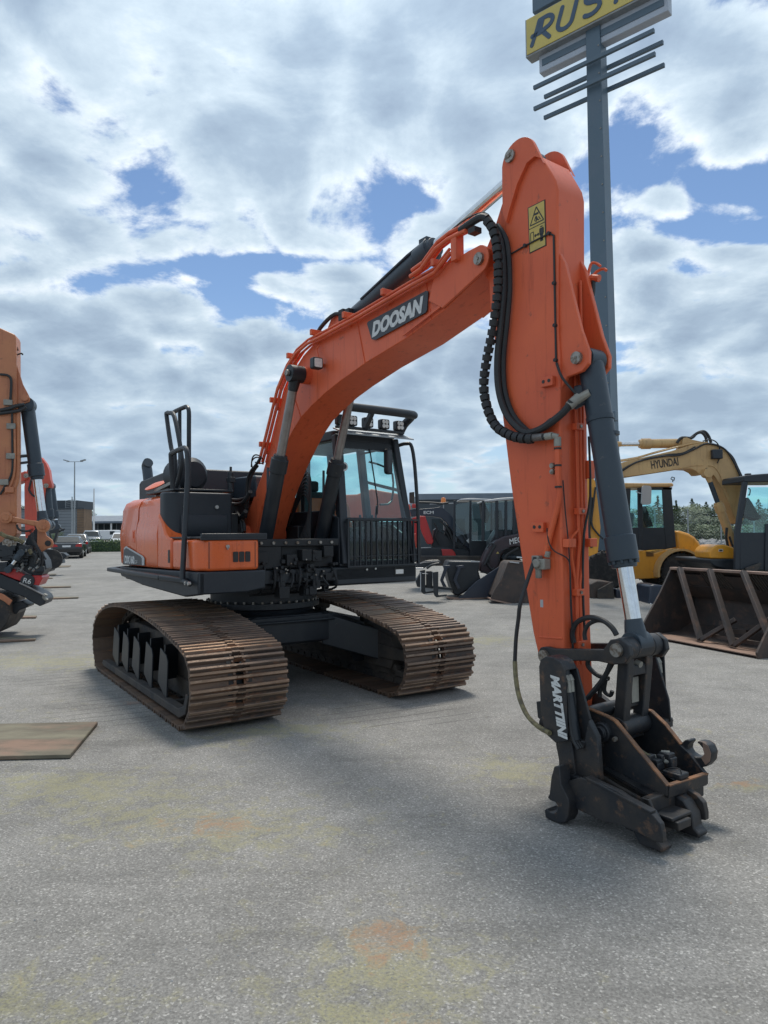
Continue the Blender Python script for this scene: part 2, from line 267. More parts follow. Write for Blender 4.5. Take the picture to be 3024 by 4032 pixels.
# ------------------------------------------------------------------ mesh helpers
class MB:
    def __init__(s): s.v = []; s.f = []; s.m = []
    def add(s, vs, fs, mi=0):
        k = len(s.v); s.v += [tuple(p) for p in vs]; s.f += [tuple(i + k for i in f) for f in fs]; s.m += [mi] * len(fs); return s
    def box(s, x0, x1, y0, y1, z0, z1, mi=0, M=None):
        vs = [Vector((x, y, z)) for x in (x0, x1) for y in (y0, y1) for z in (z0, z1)]
        if M: vs = [M @ p for p in vs]
        return s.add(vs, [(0, 1, 3, 2), (4, 6, 7, 5), (0, 4, 5, 1), (2, 3, 7, 6), (0, 2, 6, 4), (1, 5, 7, 3)], mi)
    def prism(s, pr, lo, hi, ax='y', mi=0):
        n = len(pr)
        mk = {'y': lambda a, b, c: (a, c, b), 'x': lambda a, b, c: (c, a, b), 'z': lambda a, b, c: (a, b, c)}[ax]
        ar = sum(pr[i][0] * pr[(i + 1) % n][1] - pr[(i + 1) % n][0] * pr[i][1] for i in range(n))
        flip = (ar > 0) != (ax == 'y')
        if not flip: pr = pr[::-1]
        vs = [mk(a, b, lo) for a, b in pr] + [mk(a, b, hi) for a, b in pr]
        fs = [tuple(range(n)), tuple(range(2 * n - 1, n - 1, -1))] + [(i, i + n, (i + 1) % n + n, (i + 1) % n) for i in range(n)]
        return s.add(vs, fs, mi)
    def beam(s, p0, p1, w, h, up=(0, 0, 1), mi=0):
        p0, p1 = Vector(p0), Vector(p1); d = (p1 - p0).normalized(); a = d.cross(Vector(up))
        if a.length < 1e-4: a = d.cross(Vector((0, 1, 0)))
        a.normalize(); b = a.cross(d)
        vs = [q + a * (i * w / 2) + b * (j * h / 2) for q in (p0, p1) for i, j in ((-1, -1), (1, -1), (1, 1), (-1, 1))]
        return s.add(vs, [(3, 2, 1, 0), (4, 5, 6, 7), (0, 1, 5, 4), (1, 2, 6, 5), (2, 3, 7, 6), (3, 0, 4, 7)], mi)
    def cyl(s, p0, p1, r0, r1=None, n=16, mi=0):
        if r1 is None: r1 = r0
        p0, p1 = Vector(p0), Vector(p1); d = (p1 - p0).normalized()
        a = d.orthogonal().normalized(); b = d.cross(a)
        vs = []
        for q, r in ((p0, r0), (p1, r1)):
            vs += [q + (a * math.cos(t) + b * math.sin(t)) * r for t in (2 * math.pi * i / n for i in range(n))]
        fs = [tuple(range(n - 1, -1, -1)), tuple(range(n, 2 * n))] + [(i, (i + 1) % n, (i + 1) % n + n, i + n) for i in range(n)]
        return s.add(vs, fs, mi)
    def tube(s, pts, r, n=8, mi=0, sub=0, rr=None, closed=False):
        pts = [Vector(p) for p in pts]
        if sub: pts = smooth(pts, sub)
        k = len(pts); rings = []; a = None
        for i, p in enumerate(pts):
            d = (pts[min(i + 1, k - 1)] - pts[max(i - 1, 0)]).normalized()
            a = d.orthogonal().normalized() if a is None else (a - d * a.dot(d)).normalized()
            b = d.cross(a); ri = rr(i / (k - 1)) if rr else r
            rings.append([p + (a * math.cos(t) + b * math.sin(t)) * ri for t in (2 * math.pi * j / n for j in range(n))])
        vs = [q for ring in rings for q in ring]
        fs = [tuple(range(n - 1, -1, -1)), tuple(range((k - 1) * n, k * n))]
        for i in range(k - 1):
            fs += [(i * n + j, i * n + (j + 1) % n, (i + 1) * n + (j + 1) % n, (i + 1) * n + j) for j in range(n)]
        return s.add(vs, fs, mi)
    def lathe(s, prof, axis_p, axis_d, n=24, mi=0):
        """prof: (along, radius) pairs round the axis."""
        d = Vector(axis_d).normalized(); a = d.orthogonal().normalized(); b = d.cross(a); p = Vector(axis_p)
        vs = [p + d * t + (a * math.cos(q) + b * math.sin(q)) * r for t, r in prof for q in (2 * math.pi * j / n for j in range(n))]
        k = len(prof)
        fs = [(i * n + j, i * n + (j + 1) % n, (i + 1) * n + (j + 1) % n, (i + 1) * n + j) for i in range(k - 1) for j in range(n)]
        fs += [tuple(range(n - 1, -1, -1)), tuple(range((k - 1) * n, k * n))]
        return s.add(vs, fs, mi)
    def sheet(s, quads, mi=0):
        for q in quads: s.add(q, [tuple(range(len(q)))], mi)
        return s
    def mesh(s, name, mats, ang=35):
        me = bpy.data.meshes.new(name); me.from_pydata(s.v, [], s.f)
        for mm in (mats if isinstance(mats, (list, tuple)) else [mats]): me.materials.append(MT[mm])
        me.polygons.foreach_set('material_index', s.m)
        me.polygons.foreach_set('use_smooth', [True] * len(s.f)); me.update()
        me.set_sharp_from_angle(angle=math.radians(ang)); return me
    def build(s, name, mats, parent=None, bevel=0, ang=35, seg=2):
        o = bpy.data.objects.new(name, s.mesh(name, mats, ang)); COL.objects.link(o)
        if parent: o.parent = parent
        if bevel:
            bv = o.modifiers.new('bevel', 'BEVEL'); bv.width = bevel; bv.segments = seg; bv.limit_method = 'ANGLE'; bv.angle_limit = math.radians(32)
        return o
def smooth(p, k):
    out = []
    for i in range(len(p) - 1):
        a, b, c, d = p[max(i - 1, 0)], p[i], p[i + 1], p[min(i + 2, len(p) - 1)]
        for j in range(k):
            t = j / k
            out.append(0.5 * ((2 * b) + (c - a) * t + (2 * a - 5 * b + 4 * c - d) * t * t + (3 * b - a - 3 * c + d) * t ** 3))
    out.append(p[-1]); return out
def round_poly(pr, r, n=4):
    """round the corners of a 2-D profile."""
    out = []; k = len(pr)
    for i in range(k):
        p0, p, p1 = Vector(pr[i - 1]), Vector(pr[i]), Vector(pr[(i + 1) % k])
        a = (p0 - p); b = (p1 - p); la, lb = a.length, b.length
        q = min(r, la * 0.45, lb * 0.45); A = p + a.normalized() * q; B = p + b.normalized() * q
        for j in range(n + 1):
            t = j / n; out.append(tuple(A * (1 - t) ** 2 + p * 2 * t * (1 - t) + B * t * t))
    return out
def arc(cx, cy, r, a0, a1, n=10):
    return [(cx + r * math.cos(math.radians(a0 + (a1 - a0) * i / n)), cy + r * math.sin(math.radians(a0 + (a1 - a0) * i / n))) for i in range(n + 1)]
def empty(name, loc, rz, label, cat, group=None):
    o = bpy.data.objects.new(name, None); COL.objects.link(o); o.location = loc; o.rotation_euler = (0, 0, rz); o.empty_display_size = 0.3
    return tag(o, label, cat, group)
def tag(o, label=None, cat=None, group=None, kind=None):
    if label: o['label'] = label
    if cat: o['category'] = cat
    if group: o['group'] = group
    if kind: o['kind'] = kind
    return o
def dup(o, parent=None, mat=None):
    c = o.copy(); COL.objects.link(c); c.parent = parent
    for ch in list(o.children): dup(ch, c)
    return c
_dg = None
def lettering(body, W, H, M, mat, parent, name='lettering', shear=0.0, bold=0.0, thick=0.003, space=1.0):
    """the words as flat raised letters W x H, centred on M (x right, y up, z out)."""
    cu = bpy.data.curves.new('tmp', 'FONT'); cu.body = body; cu.shear = shear; cu.offset = bold; cu.extrude = 0.5; cu.resolution_u = 3; cu.space_character = space
    ob = bpy.data.objects.new('tmp', cu); COL.objects.link(ob)
    bpy.context.view_layer.update(); dg = bpy.context.evaluated_depsgraph_get()
    me = bpy.data.meshes.new_from_object(ob.evaluated_get(dg))
    bpy.data.objects.remove(ob); bpy.data.curves.remove(cu)
    xs = [v.co.x for v in me.vertices]; ys = [v.co.y for v in me.vertices]
    x0, x1, y0, y1 = min(xs), max(xs), min(ys), max(ys)
    for v in me.vertices:
        v.co = Vector(((v.co.x - (x0 + x1) / 2) / (x1 - x0) * W, (v.co.y - (y0 + y1) / 2) / (y1 - y0) * H, (v.co.z + 0.5) * thick))
    me.transform(M); me.materials.clear(); me.materials.append(MT[mat])
    o = bpy.data.objects.new(name, me); COL.objects.link(o); o.parent = parent; return o
def basis(p, right, up):
    x = Vector(right).normalized(); y = Vector(up); y = (y - x * y.dot(x)).normalized(); z = x.cross(y)
    return Matrix(((x.x, y.x, z.x, p[0]), (x.y, y.y, z.y, p[1]), (x.z, y.z, z.z, p[2]), (0, 0, 0, 1)))

# measuring: where a sight line of the photograph meets a vertical plane of a machine
class Frame:
    def __init__(s, ox, oy, th, oz=0.0):
        s.O = Vector((ox, oy, oz)); s.F = Vector((math.sin(th), -math.cos(th), 0)); s.L = Vector((math.cos(th), math.sin(th), 0)); s.th = th
    def w(s, u, v, z): return s.O + s.F * u + s.L * v + Vector((0, 0, z))
    def loc(s, p): d = p - s.O; return (d.dot(s.F), d.dot(s.L), d.z)
    def v(s, x, y, v):
        d = ray(x, y); t = ((s.O + s.L * v - CP).dot(s.L)) / d.dot(s.L); return s.loc(CP + d * t)
    def u(s, x, y, u):
        d = ray(x, y); t = ((s.O + s.F * u - CP).dot(s.F)) / d.dot(s.F); return s.loc(CP + d * t)
    def uz(s, pts, v, cv=None): return [(lambda q: (q[0], q[2]))(s.v(*(cv(*p) if cv else p), v)) for p in pts]
    @property
    def rz(s): return s.th - math.pi / 2
def ray(x, y): return CF + CR * ((x - CX) / FOC) - CU * ((y - CY) / FOC)
def at(x, y, depth): return CP + ray(x, y) * (depth / ray(x, y).y)
def crop(x0, y0, k): return lambda x, y: (x0 + x / k, y0 + y / k)

# ------------------------------------------------------------------ ground
def gz(y): return 0.0 if y < 12 else min((y - 12) * 0.0135, 1.35)
g = MB(); ys = [-60, -10, 0, 6, 12, 20, 40, 60, 80, 112, 140, 300, 900, 2500]; xs = [-2500, -400, -120, -40, -15, 0, 15, 40, 120, 400, 2500]
for y in ys:
    for x in xs: g.v.append((x, y, gz(y)))
nx = len(xs)
for j in range(len(ys) - 1):
    for i in range(nx - 1): g.f.append((j * nx + i, j * nx + i + 1, (j + 1) * nx + i + 1, (j + 1) * nx + i)); g.m.append(0 if ys[j + 1] <= 140 and abs(xs[i] + xs[i+1]) / 2 < 100 else 1)
tag(g.build('ground', ['asphalt', 'soil'], ang=80), kind='structure')
# ================================================================== the orange crawler excavator
U = Frame(-1.435, 8.33, 0.635)                  # upper structure: u forward, v to the machine's left
T = Frame(-1.435, 8.33, 0.579)                  # undercarriage
cA = crop(0, 1200, 1.659); cC = crop(1000, 800, 1.7463); cD = crop(1000, 1500, 2.0738); cE = crop(400, 1550, 2.07375)
cF = crop(1850, 500, 2.765); cG = crop(1800, 1200, 2.37); cH = crop(1900, 1900, 2.37); cI = crop(1950, 2400, 1.7463)
EX = empty('excavator', (U.O.x, U.O.y, 0), U.rz, 'big orange crawler excavator with wide rusty tracks filling the middle of the yard', 'excavator')
SIDE = lambda u, v, z, right=(1, 0, 0), up=(0, 0, 1): basis((u, v, z), right, up)

# --- undercarriage
prof = [(1.78, 0.0), (1.97, 0.15), (2.05, 0.37), (2.01, 0.57), (1.87, 0.70), (1.50, 0.78), (0.92, 0.87), (0.30, 0.92), (-0.35, 0.94), (-1.10, 0.88), (-1.63, 0.75), (-1.90, 0.58), (-1.98, 0.38), (-1.90, 0.14), (-1.75, 0.0)]
loop = [Vector((a, 0, b)) for a, b in prof]
dense = []
for i in range(len(loop)):
    a, b, c, d = (loop[(i + k) % len(loop)] for k in (-1, 0, 1, 2))
    if i == len(loop) - 1:
        dense += [b + (c - b) * (j / 40) for j in range(40)]       # flat bottom run
    else:
        if i == 0: a = b + (a - b).normalized() * (c - b).length
        if i == len(loop) - 2: d = c + (d - c).normalized() * (c - b).length
        dense += [0.5 * ((2 * b) + (c - a) * t + (2 * a - 5 * b + 4 * c - d) * t * t + (3 * b - a - 3 * c + d) * t ** 3) for t in (j / 12 for j in range(12))]
seg = [(dense[(i + 1) % len(dense)] - dense[i]).length for i in range(len(dense))]
TOT = sum(seg); NS = 46; pitch = TOT / NS
def on_path(s):
    s %= TOT; i = 0
    while s > seg[i]: s -= seg[i]; i = (i + 1) % len(dense)
    p = dense[i] + (dense[(i + 1) % len(dense)] - dense[i]) * (s / seg[i]); return p
HW, GA = 0.438, 1.074
# one shoe: triple grouser plate with bolt heads; x along travel, z outward; outer ridge at z=0
sh = MB(); pl = pitch * 0.5
q3 = pitch / 3
ridge = [(-pl - .006, -.050), (-pl - .006, -.028)]
RC = (-pl + .014, -.002, pl - .040)
for c_ in RC: ridge += [(c_ - .022, -.030), (c_ - .013, -.005), (c_ - .009, -.001), (c_ + .009, -.001), (c_ + .013, -.005), (c_ + .022, -.030)]
ridge = [(a_, b_ + (.008 if -pl - .001 < a_ < -pl + .030 and b_ > -.01 else 0) - .008) if b_ > -.049 else (a_, b_) for a_, b_ in ridge]
ridge += [(pl - .010, -.040), (pl - .010, -.050)]
n = len(ridge)
for x0, x1 in ((-HW, -.085), (.085, HW)): sh.prism(ridge, x0, x1, 'y', 0)
for x0, x1 in ((-.085, -.035), (.035, .085)):
    sh.prism([(-pl + .004, -.050)] + ridge[3:-3] + [(pl - .022, -.050)], x0, x1, 'y', 0)
for c_ in RC: sh.prism([(c_ - .020, -.050), (c_ - .016, -.038), (c_ - .008, -.001), (c_ + .008, -.001), (c_ + .016, -.038), (c_ + .020, -.050)], -.035, .035, 'y', 0)
for yy in (-.075, .075):
    for xx in (-.032, .032):
        sh.cyl((xx, yy * .75, -.04), (xx, yy * .75, -.018), .012, n=6, mi=0)
# ridge tops get the worn steel
fm = []
for f, mi in zip(sh.f, sh.m):
    zs = [sh.v[i][2] for i in f]; fm.append(1 if min(zs) > -.0145 else 0)
sh.m = fm
shoe_me = sh.mesh('track_shoe', ['track_steel', 'track_ridge'])
def make_track(side):
    # link chain under the shoes
    c = MB()
    for yy in (-.085, .085):
        pts = [dense[i] for i in range(0, len(dense), 3)]
        for i in range(len(pts)):
            a, b = pts[i], pts[(i + 1) % len(pts)]
            t = (b - a).normalized(); nn = Vector((t.z, 0, -t.x))         # outward
            q = -0.042; r = -0.125
            A = [a + nn * -q * -1, a, b, b]
            vs = []
            for p in (a, b):
                for off in (-.045, -.125):
                    for y in (yy - .022, yy + .022):
                        vs.append((p.x + nn.x * off, y, p.z + nn.z * off))
            c.add(vs, [(0, 1, 5, 4), (2, 6, 7, 3), (0, 4, 6, 2), (1, 3, 7, 5)])
    for i in range(NS):
        p = on_path((i + .5) * pitch); p2 = on_path((i + .5) * pitch + .02); t = (p2 - p).normalized(); nn = Vector((t.z, 0, -t.x))
        q = p + nn * -.085; c.cyl((q.x, -.12, q.z), (q.x, .12, q.z), .022, n=8)
    tr = c.build('track', 'muddy_steel', EX); tr.location = (0, 0, 0)
    tr.rotation_euler.z = T.th - U.th
    off = Matrix.Rotation(T.th - U.th, 3, 'Z') @ Vector((0, side * GA, 0)); tr.location = off
    for i in range(NS):
        s0 = i * pitch; a = on_path(s0 - pitch * .5); b = on_path(s0 + pitch * .5); p = (a + b) / 2; t = (b - a).normalized(); nn = Vector((t.z, 0, -t.x))
        # a shoe's leading ridge faces the direction of travel of the loop
        so_ = bpy.data.objects.new('track_shoe', shoe_me); COL.objects.link(so_); so_.parent = tr
        nn = -nn if (nn.dot(p - Vector((0, 0, .45))) < 0) else nn
        y = nn.cross(t)
        so_.matrix_local = Matrix(((t.x, y.x, nn.x, p.x), (t.y, y.y, nn.y, p.y + random.uniform(-.002, .002)), (t.z, y.z, nn.z, p.z), (0, 0, 0, 1)))
    return tr
tracks = [make_track(-1), make_track(1)]
def local_T(o, side=0):
    o.rotation_euler.z = T.th - U.th
    o.location = Matrix.Rotation(T.th - U.th, 3, 'Z') @ Vector((0, side * GA, 0)); return o
for side in (-1, 1):
    f = MB()
    f.prism([(-1.45, .20), (-1.62, .42), (-1.35, .60), (-.9, .66), (.9, .64), (1.30, .56), (1.42, .40), (1.30, .20)], -.15, .15)
    f.prism([(1.1, .30), (1.75, .33), (1.75, .43), (1.1, .46)], -.17, -.13); f.prism([(1.1, .30), (1.75, .33), (1.75, .43), (1.1, .46)], .13, .17)
    f.prism([(-1.5, .13), (-1.5, .2), (1.5, .2), (1.5, .13)], -.12, .12)
    for xx in (-.55, .55): f.box(xx - .05, xx + .05, -.05, .05, .62, .74)
    fo = local_T(f.build('track_frame', 'muddy_steel', EX, bevel=.01), side)
    for xx in (-1.3, -.98, -.65, -.33, 0, .33, .65, .98, 1.3):
        r = MB(); r.lathe([(-.12, .06), (-.115, .085), (-.06, .085), (-.055, .065), (.055, .065), (.06, .085), (.115, .085), (.12, .06)], (xx, 0, .19), (0, 1, 0), 16); r.build('roller', 'muddy_steel', fo)
    for xx in (-.55, .55):
        r = MB(); r.lathe([(-.1, .04), (-.095, .06), (.095, .06), (.1, .04)], (xx, 0, .76), (0, 1, 0), 14); r.build('carrier_roller', 'muddy_steel', fo)
    r = MB(); r.lathe([(-.07, .08), (-.07, .20), (-.045, .25), (-.04, .285), (.04, .285), (.045, .25), (.07, .20), (.07, .08)], (1.66, 0, .37), (0, 1, 0), 28); r.build('idler_wheel', 'black_paint', fo)
    sp_ = []
    for k in range(42): sp_.append(((.245 if k % 4 in (0, 1) else .29) * math.cos(k * math.pi / 21) - 1.62, (.245 if k % 4 in (0, 1) else .29) * math.sin(k * math.pi / 21) + .39))
    r = MB(); r.prism(sp_, -.03, .03); r.lathe([(-.2, .13), (-.18, .17), (.16, .17), (.2, .12)], (-1.62, 0, .39), (0, 1, 0), 24); r.build('sprocket', 'muddy_steel', fo)
    # slanted mud plates standing on the outer side of the frame
    for k, xx in enumerate((-1.12, -.66, -.18, .32, .84)):
        gp = MB(); y0, y1 = (-.40, -.15) if side < 0 else (.15, .40)
        A = [(xx - .13, y0 * 1, .27), (xx + .16, y0 * 1, .10), (xx + .20, y0, .52), (xx - .02, y0, .60)]
        gp.prism([(xx - .12, .25), (xx + .17, .12), (xx + .21, .48), (xx + .17, .54), (xx - .03, .59)], -.345 if side < 0 else .33, -.33 if side < 0 else .345)
        gp.beam((xx - .07, side * .29, .44), (xx - .12, side * .12, .44), .02, .34, (0, 0, 1))
        gp.build('mud_plate', 'black_paint', fo, bevel=.004)
    sg = MB(); y0, y1 = sorted((side * .39, side * .30)); sg.prism([(-1.62, .10), (-1.55, .075), (1.55, .075), (1.72, .14), (1.80, .30), (1.74, .32), (1.66, .20), (1.5, .15), (-1.55, .15)], y0, y1)
    for xx in (-1.3, -.7, -.1, .5, 1.1): sg.box(xx - .03, xx + .03, min(side * .12, side * .31), max(side * .12, side * .31), .09, .14)
    sg.build('side_guard', 'muddy_steel', fo, bevel=.008)
    bg = MB(); sgn = side
    bg.box(-1.5, 1.5, sgn * .15 - .0, sgn * .17 + .0, .12, .30) if sgn > 0 else bg.box(-1.5, 1.5, -.17, -.15, .12, .30)
    bg.build('roller_guard', 'muddy_steel', fo, bevel=.006)
# carbody
c = MB()
c.prism([(-.62, -.55), (.62, -.55), (.72, -.40), (.72, .40), (.62, .55), (-.62, .55), (-.72, .40), (-.72, -.40)], .48, .80, 'z')
for sx in (-1, 1):
    for sy in (-1, 1):
        pr = [(.50, .80), (.96, .60), (.96, .30), (.50, .42)]
        # tapered leg from the centre box to each track frame
        a = [Vector((sx * .30, sy * .50, .80)), Vector((sx * .72, sy * .40, .80)), Vector((sx * .72, sy * .40, .45)), Vector((sx * .30, sy * .50, .45))]
        b = [Vector((sx * .62, sy * .96, .60)), Vector((sx * 1.08, sy * .96, .60)), Vector((sx * 1.08, sy * .96, .26)), Vector((sx * .62, sy * .96, .26))]
        c.add(a + b, [(0, 1, 2, 3), (7, 6, 5, 4), (0, 4, 5, 1), (1, 5, 6, 2), (2, 6, 7, 3), (3, 7, 4, 0)])
c.box(-.60, .60, -.95, .95, .50, .62)
# arched front plate seen between the tracks
c.prism([(-.93, .22), (-.93, .66), (-.55, .79), (.55, .79), (.93, .66), (.93, .22), (.80, .22), (.70, .44), (.5, .50), (-.5, .50), (-.70, .44), (-.80, .22)], .72, .76, 'x')
c.prism([(-.93, .60), (-.55, .72), (.55, .72), (.93, .60), (.93, .63), (.55, .75), (-.55, .75), (-.93, .63)], .76, .80, 'x')
local_T(c.build('carbody', 'black_paint', EX, bevel=.012))
r = MB(); r.lathe([(.78, .58), (.84, .60), (.86, .66), (.92, .66), (.925, .60), (1.10, .60)], (0, 0, 0), (0, 0, 1), 48)
ring = r.build('slewing_ring', 'black_paint', EX)
bt = MB()
for k in range(40):
    a = 2 * math.pi * k / 40; bt.cyl((.635 * math.cos(a), .635 * math.sin(a), .915), (.635 * math.cos(a), .635 * math.sin(a), .945), .014, n=6)
bt.build('ring_bolts', 'pin_steel', ring)

# --- deck
d = MB()
cwp = [(-.62, 1.27), (-1.25, 1.255), (-1.58, 1.12), (-1.80, .88), (-1.94, .50), (-1.99, 0), (-1.94, -.50), (-1.80, -.88), (-1.58, -1.12), (-1.25, -1.255), (-.62, -1.27)]
deck = [(1.25, -1.27), (1.25, -.62), (1.02, -.56), (1.02, 1.50), (-.62, 1.50)] + [(a * .98, b * .97) for a, b in cwp]
d.prism(deck, 1.16, 1.315, 'z')
d.prism([(-1.2, -1.0), (.7, -1.0), (.9, -.5), (.9, 1.3), (-1.2, 1.15), (-1.5, .6), (-1.5, -.6)], 1.10, 1.16, 'z')
d.build('deck_frame', 'black_paint', EX, bevel=.015)
sk = MB()   # wedge skirt under the tool box, deeper in front
sk.prism([(1.262, 1.33), (1.262, 1.12), (.9, 1.08), (-.4, 1.13), (-1.2, 1.20), (-1.28, 1.31)], -1.285, -1.22)
sk.prism([(-1.285, 1.12), (-1.285, 1.33), (-.6, 1.33), (-.6, 1.15), (-.8, 1.12)], 1.2, 1.262, 'x')
sk.build('deck_skirt', 'dark_plastic', EX, bevel=.015)
ra = MB(); ra.beam((-1.20, -1.40, 1.285), (.62, -1.40, 1.262), .10, .045); ra.beam((.62, -1.40, 1.262), (1.0, -1.30, 1.24), .10, .05)
for xx in (-1.0, -.4, .2): ra.beam((xx, -1.40, 1.27), (xx, -1.2, 1.25), .06, .03)
ra.beam((-1.17, -1.40, 1.285), (-1.45, -1.15, 1.29), .09, .045)
ra.build('side_rail', 'black_paint', EX, bevel=.012)

# counterweight and side bodies
cw = MB(); zl = [(1.335, .985), (1.36, 1.0), (1.70, 1.01), (1.80, 1.0), (1.86, .99), (1.99, .985), (2.07, .96), (2.115, .90), (2.13, .80)]
outl = [(-.63, 1.27), (-1.25, 1.262), (-1.45, 1.21), (-1.60, 1.10), (-1.74, .94), (-1.86, .70), (-1.95, .40), (-1.99, 0), (-1.95, -.40), (-1.86, -.70), (-1.74, -.94), (-1.60, -1.10), (-1.45, -1.21), (-1.25, -1.262), (-.63, -1.27)]
no = len(outl)
for z, k in zl: cw.v += [(-.63 + (a + .63) * k, b * k, z) for a, b in outl]
for j in range(len(zl) - 1):
    cw.f += [(j * no + i, j * no + i + 1, (j + 1) * no + i + 1, (j + 1) * no + i) for i in range(no - 1)]; cw.m += [0] * (no - 1)
    cw.f.append(((j + 1) * no, (j + 1) * no + no - 1, j * no + no - 1, j * no)); cw.m.append(0)
cw.f.append(tuple(range(no - 1, -1, -1))); cw.f.append(tuple(range((len(zl) - 1) * no, len(zl) * no))); cw.m += [0, 0]
cwo = cw.build('counterweight', 'orange_panel', EX, ang=50)
hp = MB(); q = U.v(*cE(265, 1165), -1.275); hp.box(q[0] - .05, q[0] + .05, -1.283, -1.272, q[2] - .07, q[2] + .07); hp.box(q[0] - .02, q[0] + .02, -1.29, -1.28, q[2] - .02, q[2] + .05); hp.build('handle_recess', 'orange_paint', cwo, bevel=.004)

def body_section(side, u0, u1, name):
    b = MB(); o_ = [(1.335, 1.265), (1.36, 1.275), (1.70, 1.285), (1.80, 1.27), (1.86, 1.25), (1.99, 1.245), (2.07, 1.215), (2.115, 1.15), (2.13, 1.0), (2.13, .45), (1.335, .45)]
    b.prism([(side * y, z) for z, y in o_], u0, u1, 'x'); return b.build(name, 'orange_panel', EX, bevel=.008, ang=40)
sd1 = body_section(-1, -.615, .10, 'side_door'); body_section(1, -.615, .0, 'side_door')
# orange fairing ahead of the door, falling to the step
fa = MB(); fa.prism([(.112, 1.335), (.112, 1.92), (.17, 1.88), (.25, 1.82), (.34, 1.70), (.41, 1.66), (.52, 1.645), (.52, 1.335)], -1.282, -1.10)
fao = fa.build('corner_fairing', 'orange_panel', EX, bevel=.02)
lk = MB(); q = U.v(*cE(553, 1380), -1.28); lk.box(q[0] - .025, q[0] + .025, -1.286, -1.276, 1.40, 1.53); lk.build('latch', 'print_black', fao)
tb = MB(); tb.prism(round_poly([(.53, -1.278), (1.14, -1.278), (1.255, -1.20), (1.255, -.66), (.53, -.66)], .05), 1.335, 1.635, 'z')
tbo = tb.build('tool_box', 'orange_panel', EX, bevel=.03, seg=3)
sm = MB(); sm.box(1.2545, 1.258, -1.185, -1.179, 1.36, 1.61); sm.box(1.2545, 1.258, -.712, -.707, 1.36, 1.61); sm.build('panel_gap', 'print_black', tbo)
vt_ = MB()
for k in range(3):
    y = -.915 + k * .063; vb = MB(); vb.prism(round_poly([(y - .026, 1.415), (y + .026, 1.415), (y + .026, 1.515), (y - .026, 1.515)], .012), 1.2545, 1.262, 'x'); vb.build('vent_slot', 'print_black', tbo)
kb = MB(); kb.cyl((1.25, -1.0, 1.565), (1.275, -1.0, 1.565), .018, n=12); kb.box(1.255, 1.275, -1.005, -.995, 1.535, 1.565); kb.build('lock', 'zinc', tbo)
stp = MB(); stp.box(.33, 1.262, -1.26, -.58, 1.642, 1.662); stp.box(1.235, 1.262, -1.26, -.58, 1.625, 1.69); stp.build('step_plate', 'black_paint', EX, bevel=.008)
# black tank body behind the step
tk = MB(); tk.prism(round_poly([(.34, -1.17), (.34, -.52), (-.6, -.52), (-.6, -.98), (.09, -.98), (.09, -1.262), (.26, -1.262)], .06), 1.66, 2.135, 'z')
tko = tk.build('fuel_tank', 'dark_plastic', EX, bevel=.02, seg=3)
cl2 = MB(); cl2.prism([(.345, 1.66), (.365, 1.70), (.365, 1.86), (.345, 1.90)], -1.12, -.60); cl2.build('tank_cover', 'dark_plastic', tko, bevel=.008)
for y in (-1.07, -.72):
    kb = MB(); kb.cyl((.335, y, 1.98), (.362, y, 1.98), .02, n=12); kb.build('bolt', 'zinc', tko)
tp = MB(); tp.prism([(.30, -1.18), (.30, -.50), (-.6, -.50), (-.6, -1.18)], 2.15, 2.175, 'z'); tp.build('walkway_plate', 'black_paint', EX, bevel=.006)
# model plate on the counterweight side
dm = [U.v(*cE(*p), -1.275) for p in ((185, 1395), (192, 1262), (210, 1245), (345, 1325), (358, 1345), (358, 1402))]
dc = MB(); dc.prism([(a, z) for a, _, z in dm], -1.290, -1.284); dc.build('model_plate', 'decal_grey', cwo)
dm2 = [U.v(*cE(*p), -1.275) for p in ((187, 1394), (195, 1275), (212, 1260), (330, 1330), (338, 1345), (338, 1400))]
dc = MB(); dc.prism([(a, z) for a, _, z in dm2], -1.293, -1.291); dc.build('plate_panel', 'decal_dark', cwo)
a = U.v(*cE(192, 1385), -1.294); b2 = U.v(*cE(292, 1345), -1.294)
lettering('DX160', (b2[0] - a[0]) * .80, .095, SIDE(a[0] + (b2[0] - a[0]) * .38, -1.2945, 1.405), 'decal_white', cwo, bold=.05, thick=.002)
lettering('LC-5', (b2[0] - a[0]) * .24, .04, SIDE(a[0] + (b2[0] - a[0]) * .88, -1.2945, 1.385), 'decal_white', cwo, bold=.01, thick=.002)

# engine hood, pre-cleaner, tank, exhaust on top
h = MB(); hv = -.86
hz_ = U.uz([(305, 850), (305, 735), (320, 712), (560, 618), (800, 640), (810, 790), (810, 850)], hv, cE)
h.prism([(hz_[0][0], 2.13), (hz_[1][0], hz_[1][1]), (hz_[2][0], hz_[2][1]), (hz_[3][0], hz_[3][1]), (hz_[3][0] + .25, hz_[3][1]), (hz_[3][0] + .32, 2.13)], hv, .55)
ho = h.build('engine_hood', 'dark_plastic', EX, bevel=.02)
gr = MB()
A, B = Vector((hz_[2][0], 0, hz_[2][1])), Vector((hz_[3][0], 0, hz_[3][1])); dd = (B - A)
for k in range(12):
    p = A + dd * ((k + 1) / 14); gr.box(p.x - .01, p.x + .01, hv + .05, .3, p.z + .003, p.z + .012)
gr.build('hood_grille', 'black_paint', ho)
ep = U.uz([(380, 700), (375, 640), (368, 590), (385, 560)], -.55, cE)
ex = MB(); ex.tube([(a, -.55, b) for a, b in [(ep[0][0] + .05, 2.35), ep[1], ep[2], (ep[3][0] - .02, ep[3][1])]], .07, 14, sub=4); ex.build('exhaust_pipe', 'cylinder_blue_black', ho)
